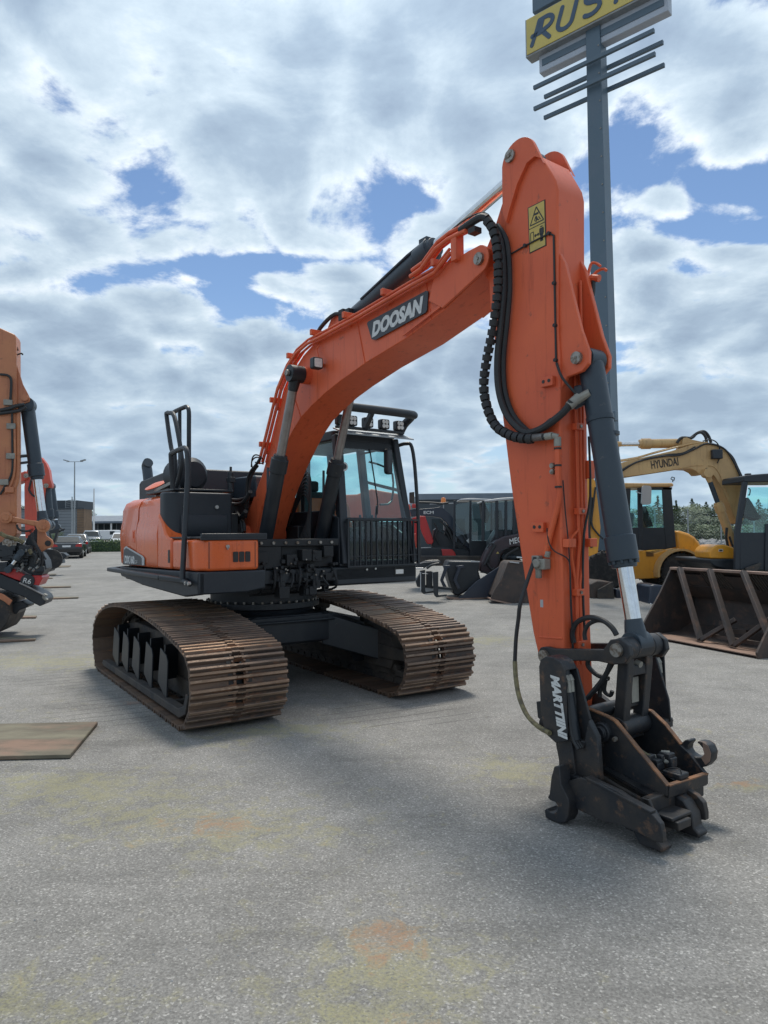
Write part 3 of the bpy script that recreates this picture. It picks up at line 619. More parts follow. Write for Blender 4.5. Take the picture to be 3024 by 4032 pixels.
ac = MB(); q0 = U.v(*cE(735, 700), -.9); ac.lathe([(-.22, .02), (-.22, .15), (-.18, .19), (.14, .19), (.19, .14), (.20, .02)], (-.18, -.86, 2.36), (1, .15, 0), 24); ac.build('air_cleaner', 'dark_plastic', EX)
ht = MB(); a1 = U.v(*cE(830, 760), -.2); b1 = U.v(*cE(1250, 770), -.2)
ht.prism(round_poly([(a1[0], 2.10), (a1[0], 2.31), (a1[0] + .1, 2.38), (b1[0], 2.36), (b1[0] + .05, 2.10)], .04), -.195, .30); ht.build('hydraulic_tank', 'cylinder_blue_black', EX, bevel=.03)
sm1 = MB(); q = U.v(*cE(1055, 760), -.5); sm1.cyl((q[0], -.5, 2.15), (q[0], -.5, 2.38), .035, n=10); sm1.cyl((q[0], -.5, 2.36), (q[0], -.5, 2.44), .015, n=8); sm1.box(q[0] - .06, q[0] + .06, -.53, -.47, 2.26, 2.32); sm1.build('fuel_filler', 'black_paint', EX, bevel=.004)
om = MB(); q = U.v(*cE(445, 745), -1.0); om.lathe([(-.02, .02), (-.01, .13), (.0, .14), (.02, .05)], (q[0], -1.0, q[2]), (.1, -.5, 1), 16); om.build('rear_mirror', 'orange_panel', EX)
of = MB(); q = U.v(*cE(560, 725), -.95); of.box(q[0] - .06, q[0] + .06, -.98, -.90, q[2] - .03, q[2] + .05); of.build('hood_hinge', 'orange_panel', EX, bevel=.01)
ba = MB(); q = U.v(*cE(530, 760), -1.02); ba.beam((q[0] - .35, -1.02, q[2] - .03), (q[0] + .2, -1.02, q[2] + .03), .05, .035); ba.beam((q[0] - .33, -1.02, q[2] - .03), (q[0] - .33, -1.02, 2.13), .035, .035); ba.build('hood_bar', 'seal_grey', EX)

# handrails
r1 = MB(); r1.tube([(1.16, -1.33, 1.22), (1.02, -1.33, 1.24), (.975, -1.33, 1.32), (.92, -1.26, 2.22), (.89, -1.25, 2.44), (.85, -1.25, 2.52), (.76, -1.25, 2.54), (.47, -1.25, 2.52), (.43, -1.25, 2.48), (.40, -1.22, 2.16)], .026, 10, sub=3)
r1.build('handrail', 'black_paint', EX)
rv = -.98
def rr_(pts): return [(u_, rv, z_) for u_, z_ in U.uz(pts, rv, cE)]
r2 = MB(); r2.tube(rr_([(713, 775), (713, 300), (713, 150), (700, 112), (680, 110), (600, 145), (575, 165)]), .024, 10, sub=3); r2.tube(rr_([(640, 775), (638, 140)]), .020, 10)
r2.build('handrail', 'black_paint', EX)
rv = -1.10
r3 = MB(); r3.tube(rr_([(597, 775), (597, 495), (570, 450), (532, 190), (535, 160), (552, 158), (595, 190), (648, 470), (652, 600), (612, 760)]), .024, 10, sub=4); r3.build('handrail', 'black_paint', EX)
fb = MB()
for y in (-1.30,):
    for u_ in (1.09, 1.17): fb.cyl((u_, y - .03, 1.225), (u_, y - .055, 1.225), .018, n=10)
fb.build('rail_bolts', 'zinc', EX)

# --- front frame, valves and hoses between tool box and cab
f = MB()
f.box(.20, 1.03, -.60, -.30, 1.32, 1.63); f.box(.20, .98, -.28, .36, 1.32, 1.56); f.box(-.15, .35, -.40, -.28, 1.32, 1.64); f.box(-.15, .35, .28, .40, 1.32, 1.78)
f.box(1.0, 1.04, -.60, .40, 1.55, 1.63)
ffo = f.build('boom_mount', 'deep_black', EX, bevel=.012)
for k in range(7):
    kb = MB(); y = -.54 + k * .14; kb.cyl((1.038, y, 1.59), (1.056, y, 1.59), .017, n=6); kb.build('bolt', 'pin_steel', ffo)
rnd = random.Random(3); vb = MB()
for k in range(26):
    y = rnd.uniform(-.56, .36); z = rnd.uniform(1.05, 1.50); u_ = rnd.uniform(.98, 1.04); s_ = rnd.uniform(.02, .06)
    vb.box(u_ - s_, u_ + s_, y - s_, y + s_, z - s_, z + s_)
for k in range(16):
    y = rnd.uniform(-.55, .36); z = rnd.uniform(1.2, 1.5); vb.cyl((1.0, y, z), (1.09, y, z), .02, n=6)
vb.build('valve_block', 'deep_black', ffo, bevel=.004)
fx = MB()
for k in range(9):
    y = rnd.uniform(-.55, .36); z = rnd.uniform(1.22, 1.48); fx.cyl((1.06, y, z), (1.08, y, z), .009, n=6)
fx.build('hose_fittings', 'pin_steel', ffo)
hs = MB()
for k in range(9):
    y = -.5 + k * .1; hs.tube([(.9, y, 1.32 + rnd.uniform(0, .1)), (1.045, y + rnd.uniform(-.03, .03), 1.22 + rnd.uniform(0, .12)), (1.04, y + rnd.uniform(-.06, .06), 1.10), (.7, y, 1.04)], .013, 6, sub=4)
hs.build('hose_bundle', 'deep_black', ffo)
hs = MB()   # hoses between tank and boom foot
for pts_, r_, v_ in (([(1035, 890), (1100, 905), (1165, 880), (1215, 800)], .024, -.36), ([(1035, 935), (1080, 940), (1110, 990), (1140, 1010), (1175, 960)], .026, -.36), ([(1030, 860), (1110, 868), (1180, 850)], .018, -.34), ([(1090, 1100), (1120, 1040), (1160, 1060), (1165, 1120)], .022, -.34), ([(1050, 1130), (1070, 1040), (1130, 1030), (1150, 1130)], .018, -.36),
      ([(1165, 1000), (1180, 880), (1190, 720), (1215, 640), (1262, 580), (1300, 520)], .016, -.29), ([(1178, 1010), (1200, 860), (1210, 720), (1240, 640), (1275, 590)], .014, -.27), ([(1222, 600), (1230, 530), (1255, 500), (1300, 510)], .008, -.27), ([(1240, 640), (1225, 560), (1260, 520), (1310, 530)], .008, -.25), ([(1255, 560), (1300, 570), (1325, 560)], .007, -.25)):
    hs.tube([Vector(U.v(*cE(*p), v_)) for p in pts_], r_, 8, sub=5)
hs.build('boom_foot_hoses', 'rubber_hose', EX)
bx2 = MB(); bx2.box(.0, .20, -.50, -.40, 1.66, 1.92); bx2.box(-.25, .05, -.50, -.25, 1.66, 2.05); bx2.build('pump_cover', 'deep_black', EX, bevel=.01)
hs = MB()   # hoses right of the boom
for k in range(7):
    hs.tube([(.35 + .04 * k, .30, 1.62), (.5, .36, 1.95 + .06 * k), (.25, .40, 2.15 + .03 * k), (.0, .36, 1.8)], .013, 6, sub=5)
hs.build('cab_side_hoses', 'rubber_hose', EX)

# --- cab
vL, vR, uF, uB = .44, 1.49, 1.0, -.62
c = MB()
c.prism([(uF + .02, 1.11), (uF + .02, 1.31), (uB, 1.31), (uB, 1.14), (.6, 1.11)], .36, 1.50)      # skirt below
c.box(uB, uF, vL, vR, 1.31, 1.36)
c.build('cab_skirt', 'dark_plastic', EX, bevel=.02)
c = MB()
zt = 2.80
# leaning front pillars: bottom (u, v) -> top
FLb, FLt = (uF, .50, 1.34), (uF - .14, .50, zt); FRb, FRt = (uF, 1.47, 1.34), (uF - .14, 1.30, zt)
c.beam(FLb, FLt, .10, .09, (1, 0, 0)); c.beam(FRb, FRt, .085, .09, (1, 0, 0))
c.beam((.15, .50, 1.34), (.12, .52, zt), .10, .08, (1, 0, 0)); c.beam((.15, 1.47, 1.34), (.12, 1.32, zt), .10, .07, (1, 0, 0))
c.beam((uB, .50, 1.34), (uB + .05, .54, zt), .08, .08, (1, 0, 0)); c.beam((uB, 1.47, 1.34), (uB + .05, 1.30, zt), .08, .08, (1, 0, 0))
c.prism([(uF - .02, 1.34), (uF - .02, 1.60), (.6, 1.80), (uB, 1.80), (uB, 1.34)], 1.44, 1.475)        # left door lower panel
c.prism([(uF - .02, 1.34), (uF - .03, 1.86), (.6, 1.95), (uB, 1.95), (uB, 1.34)], .44, .475)         # boom side lower panel
c.box(uB - .01, uB + .03, .50, 1.46, 1.34, 1.95)
c.box(uF - .035, uF - .0, .50, 1.47, 1.82, 1.86)                                                        # cross bar below the windscreen
c.box(uF - .03, uF + .0, .50, 1.47, 1.34, 1.38)
c.prism(round_poly([(uF - .13, .46), (uF - .13, 1.34), (uB + .02, 1.34), (uB + .02, .46)], .08), zt - .06, zt + .05, 'z')   # roof
c.box(uF - .16, uF - .12, .50, 1.30, zt - .16, zt - .05)
cabo = c.build('cab', 'dark_plastic', EX, bevel=.018, seg=3)
gl = MB(); gl.sheet([[(uF - .005, .54, 1.86), (uF - .005, 1.43, 1.86), (uF - .125, 1.27, zt - .12), (uF - .125, .54, zt - .12)]]); gl.build('windscreen', 'cab_glass', cabo)
gl = MB(); gl.sheet([[(uF - .008, .54, 1.38), (uF - .008, 1.43, 1.38), (uF - .008, 1.43, 1.82), (uF - .008, .54, 1.82)]]); gl.build('lower_window', 'side_glass', cabo)
gl = MB(); gl.sheet([[(uF - .05, 1.46, 1.62), (.60, 1.46, 1.80), (.17, 1.46, 1.80), (.15, 1.33, zt - .08), (uF - .16, 1.31, zt - .08)]]); gl.build('door_window', 'side_glass', cabo)
gl = MB(); gl.sheet([[(.13, 1.455, 1.80), (uB + .04, 1.455, 1.80), (uB + .07, 1.31, zt - .08), (.10, 1.33, zt - .08)]]); gl.build('side_window', 'side_glass', cabo)
gl = MB(); gl.sheet([[(uB, .54, 1.95), (uB, 1.42, 1.95), (uB + .05, 1.28, zt - .08), (uB + .05, .56, zt - .08)]]); gl.build('rear_window', 'side_glass', cabo)
gl = MB(); gl.sheet([[(uF - .06, .47, 1.88), (uB + .04, .47, 1.96), (uB + .06, .5, zt - .08), (uF - .16, .48, zt - .08)]]); gl.build('side_window', 'side_glass', cabo)
# door frame seen through the windscreen
df = MB(); df.tube([(.85, 1.44, 1.45), (.55, 1.44, 1.75), (.16, 1.44, 1.80), (.14, 1.33, 2.70), (uF - .2, 1.31, 2.72), (uF - .06, 1.43, 1.9)], .022, 6); df.build('door_frame', 'dark_plastic', cabo)
wp = MB(); wp.tube([(uF + .0, .95, 1.9), (uF - .03, .98, 2.05), (uF - .11, .93, zt - .14)], .008, 6); wp.build('wiper', 'black_paint', cabo)
vs_ = MB()   # visor plate over the windscreen
vs_.add([(uF - .10, .42, zt + .07), (uF - .10, 1.38, zt + .07), (uF + .10, 1.42, zt - .01), (uF + .10, .47, zt - .01)] + [(uF - .10, .42, zt + .055), (uF - .10, 1.38, zt + .055), (uF + .10, 1.42, zt - .025), (uF + .10, .47, zt - .025)], [(0, 3, 2, 1), (4, 5, 6, 7), (0, 4, 7, 3), (3, 7, 6, 2), (2, 6, 5, 1), (1, 5, 4, 0)])
vs_.build('visor', 'galvanised', cabo)
# seat and controls
st_ = MB(); st_.box(.0, .45, .72, 1.2, 1.62, 1.76); st_.prism([(-.12, 1.75), (.02, 1.75), (-.16, 2.22), (-.26, 2.22)], .64, .98); st_.box(-.26, -.19, .72, .9, 2.22, 2.36); st_.box(.0, .4, .78, 1.14, 1.36, 1.62)
st_.box(.1, .55, .60, .70, 1.6, 1.86); st_.box(.1, .55, 1.22, 1.32, 1.6, 1.86)
sto = st_.build('seat', 'seat_cloth', cabo, bevel=.03)
st_ = MB(); st_.cyl((.52, .65, 1.86), (.56, .66, 2.02), .014); st_.cyl((.52, 1.27, 1.86), (.56, 1.26, 2.02), .014)
st_.cyl((.85, .85, 1.36), (.75, .88, 1.9), .015); st_.cyl((.85, 1.08, 1.36), (.75, 1.05, 1.9), .015); st_.box(.72, .8, .56, .64, 1.9, 2.15)
st_.build('controls', 'black_paint', cabo, bevel=.006)
# guard grille over the lower window
gd = MB(); gu = uF + .045
gd.box(gu - .015, gu + .015, .505, 1.525, 1.825, 1.845); gd.box(gu - .012, gu + .012, .505, 1.525, 1.305, 1.325); gd.box(gu - .012, gu + .012, .505, .53, 1.325, 1.825); gd.box(gu - .012, gu + .012, 1.50, 1.525, 1.325, 1.825)
for y in (.51, 1.51): gd.box(uF - .03, gu - .012, y - .01, y + .01, 1.80, 1.82)
gdo = gd.build('window_guard', 'black_paint', cabo)
for k in range(12):
    y = .60 + k * (1.44 - .60) / 11; bb = MB(); bb.box(gu - .012, gu + .010, y - .007, y + .007, 1.325, 1.825); bb.build('guard_bar', 'black_paint', gdo)
gh = MB(); gh.box(gu - .009, gu + .004, .53, 1.50, 1.42, 1.432); gh.build('guard_cross_bar', 'black_paint', gdo)
# roof bar and work lamps
rb = MB(); P0 = U.u(*cD(700, 232), 1.2); P1 = U.u(*cD(1318, 300), 1.2)
bz = 3.045
rb.tube([(.95, .26, bz - .1), (1.1, .23, bz + .01), (1.2, .30, bz + .01), (1.2, 1.25, bz + .01), (1.12, 1.37, bz + .0), (.98, 1.37, bz - .08), (.90, 1.34, zt + .03)], .048, 14, sub=4)
rb.beam((1.16, .78, bz), (1.0, .78, zt + .06), .05, .05)
rb.build('roof_bar', 'black_paint', cabo)
lb = MB(); lb.beam((1.0, .40, zt + .065), (1.0, 1.34, zt + .065), .05, .03); lb.build('lamp_rail', 'black_paint', cabo, bevel=.004)
for k, y in enumerate((.46, .60, .82, 1.05, 1.27)):
    L_ = MB(); cxu = 1.04
    L_.prism(round_poly([(y - .062, zt + .085), (y + .062, zt + .085), (y + .062, zt + .200), (y - .062, zt + .200)], .022), cxu - .07, cxu, 'x')
    L_.box(cxu - .05, cxu - .02, y - .015, y + .015, zt + .08, zt + .11)
    lo = L_.build('work_lamp', 'black_paint', cabo, bevel=.008)
    if k in (1, 2, 3, 4):
        ln = MB()
        for a, b in ((-.022, -.024), (.022, -.024), (-.022, .024), (.022, .024)): ln.lathe([(0, .024), (.006, .022), (.007, .004)], (cxu, y + a, zt + .143 + b), (1, 0, 0), 12)
        ln.build('lens', 'lens', lo)
    if k == 4: lo.rotation_euler = (0, 0, 0)
# front skirt lamp
fl = MB(); fl.box(uF + .021, uF + .027, 1.17, 1.31, 1.195, 1.275); flo = fl.build('headlight', 'print_black', EX)
fl = MB(); fl.box(uF + .027, uF + .033, 1.185, 1.295, 1.21, 1.26); fl.build('lens', 'lens', flo)
fl = MB(); fl.cyl((uF + .02, .78, 1.275), (uF + .03, .78, 1.275), .012, n=10); fl.cyl((uF + .02, .90, 1.28), (uF + .03, .90, 1.28), .012, n=10); fl.build('skirt_bolts', 'zinc', EX)
# grab rail + mirrors beside the cab
gr_ = MB(); gr_.tube([(.86, 1.36, 2.73), (.95, 1.42, 2.75), (1.0, 1.47, 2.70), (1.03, 1.50, 2.30), (1.03, 1.54, 1.45), (.99, 1.52, 1.36)], .022, 10, sub=4); gr_.build('grab_rail', 'black_paint', EX)
def mirror(p, w_, h_, rz_=0.0):
    b = MB(); b.prism(round_poly([(-w_ / 2, -h_ / 2), (w_ / 2, -h_ / 2), (w_ / 2, h_ / 2), (-w_ / 2, h_ / 2)], .05), -.03, .03, 'x'); o_ = b.build('mirror', 'black_paint', EX, bevel=.015); o_.location = p; o_.rotation_euler.z = rz_
    return o_
mirror((.95, 1.15, 2.52), .14, .30, .5)
mr = MB(); mr.tube([(.30, 1.50, 2.05), (.25, 1.72, 2.10), (.25, 1.74, 2.45), (.28, 1.55, 2.55), (.20, 1.4, 2.6)], .014, 6, sub=3); mr.build('mirror_bracket', 'black_paint', EX)
em = MB(); em.cyl((uF + .02, .47, 2.42), (uF + .05, .47, 2.42), .05, n=18); eo = em.build('camera_mount', 'decal_white', EX); em = MB(); em.cyl((uF + .045, .47, 2.42), (uF + .06, .47, 2.42), .028, n=14); em.build('lens', 'print_black', eo)

# --- boom
BW = .21
boom = [(4.0, 3.66), (3.98, 3.71), (3.93, 3.74), (3.80, 3.735), (3.50, 3.70), (2.95, 3.685), (2.28, 3.62), (1.77, 3.60), (1.52, 3.57), (1.32, 3.50), (1.12, 3.38), (.91, 3.20), (.76, 2.96), (.61, 2.69), (.40, 2.37), (.18, 2.12), (-.03, 1.87), (-.09, 1.72), (-.04, 1.60), (.08, 1.56), (.16, 1.64), (.32, 1.92), (.52, 2.20), (.71, 2.41), (.92, 2.61), (1.08, 2.75), (1.26, 2.87), (1.48, 2.96), (1.72, 3.04), (2.0, 3.11), (2.45, 3.20), (3.04, 3.285), (3.50, 3.39), (3.88, 3.53), (3.97, 3.58)]
b = MB(); b.prism(boom, -BW + .015, BW - .015)
bo = b.build('boom', 'orange_paint', EX, bevel=.006, ang=30)
def inset(pr, d_):   # side plates stand slightly proud of the box
    return pr
for s_ in (-1, 1):
    sp2 = MB(); y0, y1 = (s_ * BW - .012, s_ * BW + .003)
    tipp = [(3.42, 3.70), (3.80, 3.745)] + arc(3.905, 3.645, .105, 80, -60, 8) + [(3.50, 3.40), (3.34, 3.50)]
    sp2.prism(tipp, s_ * (BW - .01), s_ * (BW + .012)) ; sp2.build('tip_plate', 'orange_paint', bo, bevel=.004, ang=30)
    wl = MB(); wl.prism([(3.0, 3.30), (3.0, 3.315), (3.45, 3.43), (3.92, 3.63), (3.93, 3.615), (3.46, 3.41)], s_ * (BW - .002), s_ * (BW + .010)); wl.build('weld_rib', 'orange_paint', bo)
pn_ = MB()
for y in (-1, 1):
    pn_.cyl((3.92, y * .20, 3.645), (3.92, y * .245, 3.645), .045, n=20); pn_.cyl((3.92, y * .245, 3.645), (3.92, y * .25, 3.645), .012, n=8)
pn_.build('pin', 'pin_steel', bo)
for (ua_, za_, ub_, zb_) in ((2.30, 3.615, 2.42, 3.20), (3.28, 3.695, 3.34, 3.35), (1.02, 3.30, 1.26, 2.88), (.62, 2.70, .80, 2.49)):
    sm_ = MB(); sm_.beam((ua_, -BW + .014, za_), (ub_, -BW + .014, zb_), .006, .012, (0, 1, 0)); sm_.build('weld_seam', 'orange_paint', bo)
# foot boss and cylinder eye bosses
bs = MB(); bs.cyl((0.0, -.26, 1.68), (0.0, .26, 1.68), .11, n=24); bs.cyl((1.42, -.30, 3.27), (1.42, .30, 3.27), .085, n=24); bs.build('pin_boss', 'orange_paint', bo, bevel=.005)
# badge
bd = [(2.47, 3.50), (2.49, 3.54), (2.53, 3.555), (3.35, 3.605), (3.385, 3.59), (3.34, 3.47), (3.31, 3.43), (2.60, 3.355), (2.56, 3.37)]
bd = U.uz([(778, 830), (785, 815), (800, 808), (1185, 602), (1198, 606), (1190, 735), (1180, 752), (835, 940), (810, 936)], -BW - .002, cC)
bb = MB(); bb.prism(bd, -BW - .004, -BW + .004); bb.build('badge', 'decal_dark', bo)
qa = U.uz([(815, 912), (838, 822), (1130, 745), (1160, 655), (815, 912), (1125, 755)], -BW - .006, cC)
cxu = sum(q[0] for q in qa[:4]) / 4; czu = sum(q[1] for q in qa[:4]) / 4
dirv = Vector((qa[5][0] - qa[4][0], 0, qa[5][1] - qa[4][1]))
lettering('DOOSAN', abs(qa[3][0] - qa[0][0]) * 1.04, .135, basis((cxu, -BW - .0045, czu), dirv, (0, 0, 1)), 'decal_white', bo, shear=.30, bold=.055, thick=.003)
# work lamp on the boom
q = U.v(*cC(430, 1105), -.28)
wl = MB(); wl.prism(round_poly([(-.055, -.055), (.055, -.055), (.055, .055), (-.055, .055)], .02), -.02, .05, 'x'); wo = wl.build('work_lamp', 'black_paint', bo, bevel=.008); wo.location = (q[0], -.29, q[2])
ln = MB(); ln.prism(round_poly([(-.042, -.042), (.042, -.042), (.042, .042), (-.042, .042)], .015), .05, .054, 'x'); ln.build('lens', 'lens', wo)
wl = MB(); wl.box(q[0] - .03, q[0], -.30, -.2, q[2] - .015, q[2] + .015); wl.tube([(q[0], -.25, q[2] + .05), (q[0] - .08, -.23, q[2] + .16), (q[0] - .05, -.22, q[2] + .2)], .008, 6); wl.build('lamp_bracket', 'orange_paint', bo)
# arm cylinder bracket on the boom top
br = MB()
for y in (-.12, .10): br.prism([(1.55, 3.58), (1.75, 3.80), (1.86, 3.82), (1.95, 3.78), (2.25, 3.60)], y, y + .03)
br.build('cylinder_bracket', 'orange_paint', bo, bevel=.005)
# pipes
pp = MB(); pth = [(3.62, 3.83), (3.45, 3.74), (3.16, 3.725), (2.43, 3.67), (1.80, 3.64), (1.51, 3.63), (1.28, 3.58), (1.06, 3.46), (.84, 3.25), (.68, 2.98), (.54, 2.74), (.39, 2.50)]
def off(pts, d_):
    o2 = []
    for i, p in enumerate(pts):
        a, b_ = pts[max(i - 1, 0)], pts[min(i + 1, len(pts) - 1)]; t_ = Vector((b_[0] - a[0], b_[1] - a[1])).normalized(); o2.append((p[0] + t_.y * d_, p[1] - t_.x * d_))
    return o2
for k, (y, dd_) in enumerate(((-.25, .02), (-.205, .015), (-.16, .02), (-.265, .065), (-.22, .07), (.17, .03), (.22, .04))):
    p_ = MB(); p_.tube([(a, y, b_) for a, b_ in off(pth, -dd_ if True else dd_)], .0115 if k != 3 else .015, 8); p_.build('hydraulic_pipe', 'orange_paint', bo)
for (a, b_) in ((3.46, 3.75), (2.80, 3.71), (2.20, 3.67), (1.62, 3.65), (1.14, 3.52), (.76, 3.12), (.50, 2.67)):
    cl_ = MB(); cl_.box(a - .018, a + .018, -.285, -.14, b_ - .02, b_ + .035); cl_.box(a - .012, a + .035 if a < 1.3 else a + .012, -.22, -.18, b_ - .1, b_ + .0); cl_.build('pipe_clamp', 'orange_paint', bo, bevel=.004)
# pipe rise near the tip
pr_ = MB()
for y, dz in ((-.26, 0), (-.21, .02), (-.24, .055)):
    pr_.tube([(3.16, y, 3.74 + dz), (3.30, y, 3.76 + dz), (3.48, y, 3.86 + dz), (3.62, y, 3.885 + dz), (3.82, y, 3.88 + dz)], .018, 8)
pr_.box(3.66, 3.72, -.27, -.19, 3.70, 3.90); pr_.build('raised_pipes', 'orange_paint', bo, bevel=.003)
hs = MB(); hs.tube([(3.75, -.25, 3.91), (3.95, -.25, 3.93), (4.02, -.24, 3.90)], .028, 10, sub=4); hs.tube([(3.35, -.2, 3.9), (3.7, -.2, 4.0), (3.95, -.2, 3.98), (4.05, -.2, 3.85)], .007, 5, sub=4); hs.box(3.85, 3.92, -.27, -.2, 3.84, 3.88)
hs.build('tip_hoses', 'rubber_hose', bo)
hs = MB(); hs.tube([(2.05, -.1, 3.72), (1.85, -.14, 3.80), (1.6, -.16, 3.72), (1.5, -.16, 3.62)], .02, 8, sub=4); hs.box(1.9, 1.98, -.14, -.08, 3.72, 3.82); hs.box(2.02, 2.08, -.14, -.08, 3.72, 3.80); hs.build('boom_top_fittings', 'rubber_hose', bo)

# --- hydraulic cylinders
def cylinder(p0, p1, split, rb_, rr_2, body_mat='cylinder_blue_black', rod_mat='chrome_rod', eye=None, name='hydraulic_cylinder', par=None, yaw=(0, 1, 0), gl_=1.16):
    """p0 closed end (barrel), p1 rod end, split = barrel fraction."""
    p0, p1 = Vector(p0), Vector(p1); d_ = (p1 - p0); Ln = d_.length; d_.normalize(); s1 = p0 + d_ * Ln * split
    b_ = MB(); b_.lathe([(0, rb_ * .8), (rb_ * .5, rb_), (Ln * split - rb_ * 2.4, rb_), (Ln * split - rb_ * 2.38, rb_ * gl_), (Ln * split - rb_ * .5, rb_ * gl_), (Ln * split - rb_ * .48, rb_ * .95), (Ln * split, rb_ * .92), (Ln * split, rr_2)], p0, d_, 24)
    e = eye or rb_ * 1.15; b_.cyl(p0 - Vector(yaw) * e * .9, p0 + Vector(yaw) * e * .9, e, n=20)
    o_ = b_.build(name, body_mat, par or EX, bevel=.004, ang=30)
    r_ = MB(); r_.cyl(s1 - d_ * .02, p1 - d_ * e * .7, rr_2, n=20); r_.build('rod', rod_mat, o_)
    r_ = MB(); r_.cyl(p1 - Vector(yaw) * e * .85, p1 + Vector(yaw) * e * .85, e * .95, n=20); r_.cyl(p1 - d_ * e * 1.9, p1, rr_2 * 1.05, rr_2 * 1.5, n=16); r_.build('rod_eye', body_mat, o_, bevel=.004)
    return o_
for s_ in (-1, 1):
    cy = cylinder((.70, s_ * .345, 1.50), (1.43, s_ * .345, 3.27), .56, .078, .046, body_mat='black_paint', rod_mat='dull_rod')
    pi = MB(); pi.cyl((1.43, s_ * .43, 3.27), (1.43, s_ * .455, 3.27), .032, n=14); pi.build('pin', 'pin_steel', cy)
    ft = MB(); d_ = Vector((.73, 0, 1.77)).normalized(); q = Vector((.70, s_ * .345, 1.50)) + d_ * .55
    ft.tube([q + Vector((-.09, 0, -.35)), q + Vector((-.10, 0, 0)), q + Vector((-.09, 0, .38))], .014, 6); ft.build('port_pipe', 'cylinder_blue_black', cy)
ac = cylinder((1.80, 0, 3.72), (4.20, 0, 4.285), .575, .088, .048, rod_mat='chrome_rod')
pt_ = MB(); pt_.tube([(2.2, -.08, 3.86), (2.9, -.08, 4.04), (3.1, -.05, 4.1)], .013, 6); pt_.box(3.02, 3.12, -.05, .05, 4.08, 4.14); pt_.build('port_pipe', 'cylinder_blue_black', ac)

# --- arm (stick)
AW = .14
arm_b = [(4.13, 4.12), (4.06, 4.01), (3.98, 3.86), (3.90, 3.75), (3.85, 3.66), (3.86, 3.58), (3.92, 3.50), (3.93, 3.32), (3.97, 3.05), (4.04, 2.48), (4.11, 1.99), (4.22, 1.36), (4.29, .99), (4.35, .78), (4.38, .52), (4.42, .44), (4.49, .42), (4.55, .48), (4.56, .60), (4.55, 1.02), (4.55, 2.03), (4.56, 2.82), (4.55, 3.0), (4.57, 3.91), (4.555, 3.98), (4.45, 4.18), (4.38, 4.24), (4.25, 4.20)]
a = MB(); a.prism(arm_b, -AW, AW); ao = a.build('arm', 'orange_paint', EX, bevel=.012, ang=30, seg=3)
for s_ in (-1, 1):
    hd = MB(); hpr = [(4.10, 3.93), (4.10, 4.12)] + arc(4.255, 4.235, .155, 172, 22, 14) + [(4.475, 4.13), (4.455, 4.17), (4.40, 4.205), (4.33, 4.19), (4.24, 4.08), (4.16, 3.92), (4.13, 3.85)]
    hd.prism(hpr, s_ * (AW + .001), s_ * (AW + .028)); hd.build('head_plate', 'orange_paint', ao, bevel=.005, ang=30)
    pn_ = MB(); pn_.cyl((4.185, s_ * (AW + .02), 4.30), (4.185, s_ * (AW + .045), 4.30), .044, n=20); pn_.cyl((4.185, s_ * (AW + .045), 4.30), (4.185, s_ * (AW + .05), 4.30), .012, n=8); pn_.build('pin', 'pin_steel', ao)
    lg = MB(); lg.prism([(4.55, 3.52), (4.60, 3.42), (4.72, 2.95), (4.775, 2.80), (4.77, 2.725), (4.72, 2.685), (4.60, 2.67), (4.55, 2.60)], s_ * .088, s_ * .122); lg.build('cylinder_lug', 'orange_paint', ao, bevel=.006)
    pn_ = MB(); pn_.cyl((4.69, s_ * .12, 2.775), (4.69, s_ * .145, 2.775), .040, n=20); pn_.cyl((4.69, s_ * .145, 2.775), (4.69, s_ * .15, 2.775), .010, n=8); pn_.build('pin', 'pin_steel', ao)
# warning plate
wpz = U.uz([(630, 882), (820, 787), (833, 1290), (650, 1380)], -AW - .002, cF)
W0 = MB(); W0.prism(wpz, -AW - .003, -AW + .003); wo = W0.build('warning_plate', 'print_black', ao)
def lerp2(a_, b_, t_): return (a_[0] + (b_[0] - a_[0]) * t_, a_[1] + (b_[1] - a_[1]) * t_)
def wq(s_, t_):      # position inside the plate, s across, t down
    return lerp2(lerp2(wpz[0], wpz[1], s_), lerp2(wpz[3], wpz[2], s_), t_)
def wpoly(pts, y, mat_, nm, th_=.0012):
    b_ = MB(); b_.prism([wq(*p) for p in pts], y - th_, y); b_.build(nm, mat_, wo)
Y1 = -AW - .0032
wpoly([(.05, .02), (.95, .02), (.95, .475), (.05, .475)], Y1, 'warning_yellow', 'pictogram_panel'); wpoly([(.05, .495), (.95, .495), (.95, .98), (.05, .98)], Y1, 'warning_yellow', 'pictogram_panel')
Y2 = Y1 - .0014
def wline(p, q_, w_):
    p_, q2 = wq(*p), wq(*q_); b_ = MB(); b_.beam((p_[0], Y2, p_[1]), (q2[0], Y2, q2[1]), .0012, w_, (0, 0, 1) if abs(p_[0] - q2[0]) > abs(p_[1] - q2[1]) else (1, 0, 0)); return b_
pic = MB()
def ln_(p, q_, w_=.008):
    b_ = wline(p, q_, w_); pic.add(b_.v, b_.f)
ln_((.5, .07), (.12, .42)); ln_((.12, .42), (.90, .42)); ln_((.90, .42), (.5, .07))
ln_((.38, .22), (.62, .22), .014); ln_((.46, .27), (.52, .33), .014); ln_((.52, .33), (.45, .39), .01); ln_((.52, .33), (.62, .38), .01); ln_((.46, .27), (.38, .36), .008); ln_((.62, .30), (.72, .38), .007)
ln_((.12, .58), (.30, .58), .006); ln_((.12, .78), (.30, .78), .006); ln_((.12, .58), (.12, .78), .006); ln_((.30, .58), (.30, .78), .006)
ln_((.36, .68), (.60, .68), .009); ln_((.36, .68), (.42, .65), .008); ln_((.36, .68), (.42, .71), .008); ln_((.60, .68), (.54, .65), .008); ln_((.60, .68), (.54, .71), .008)
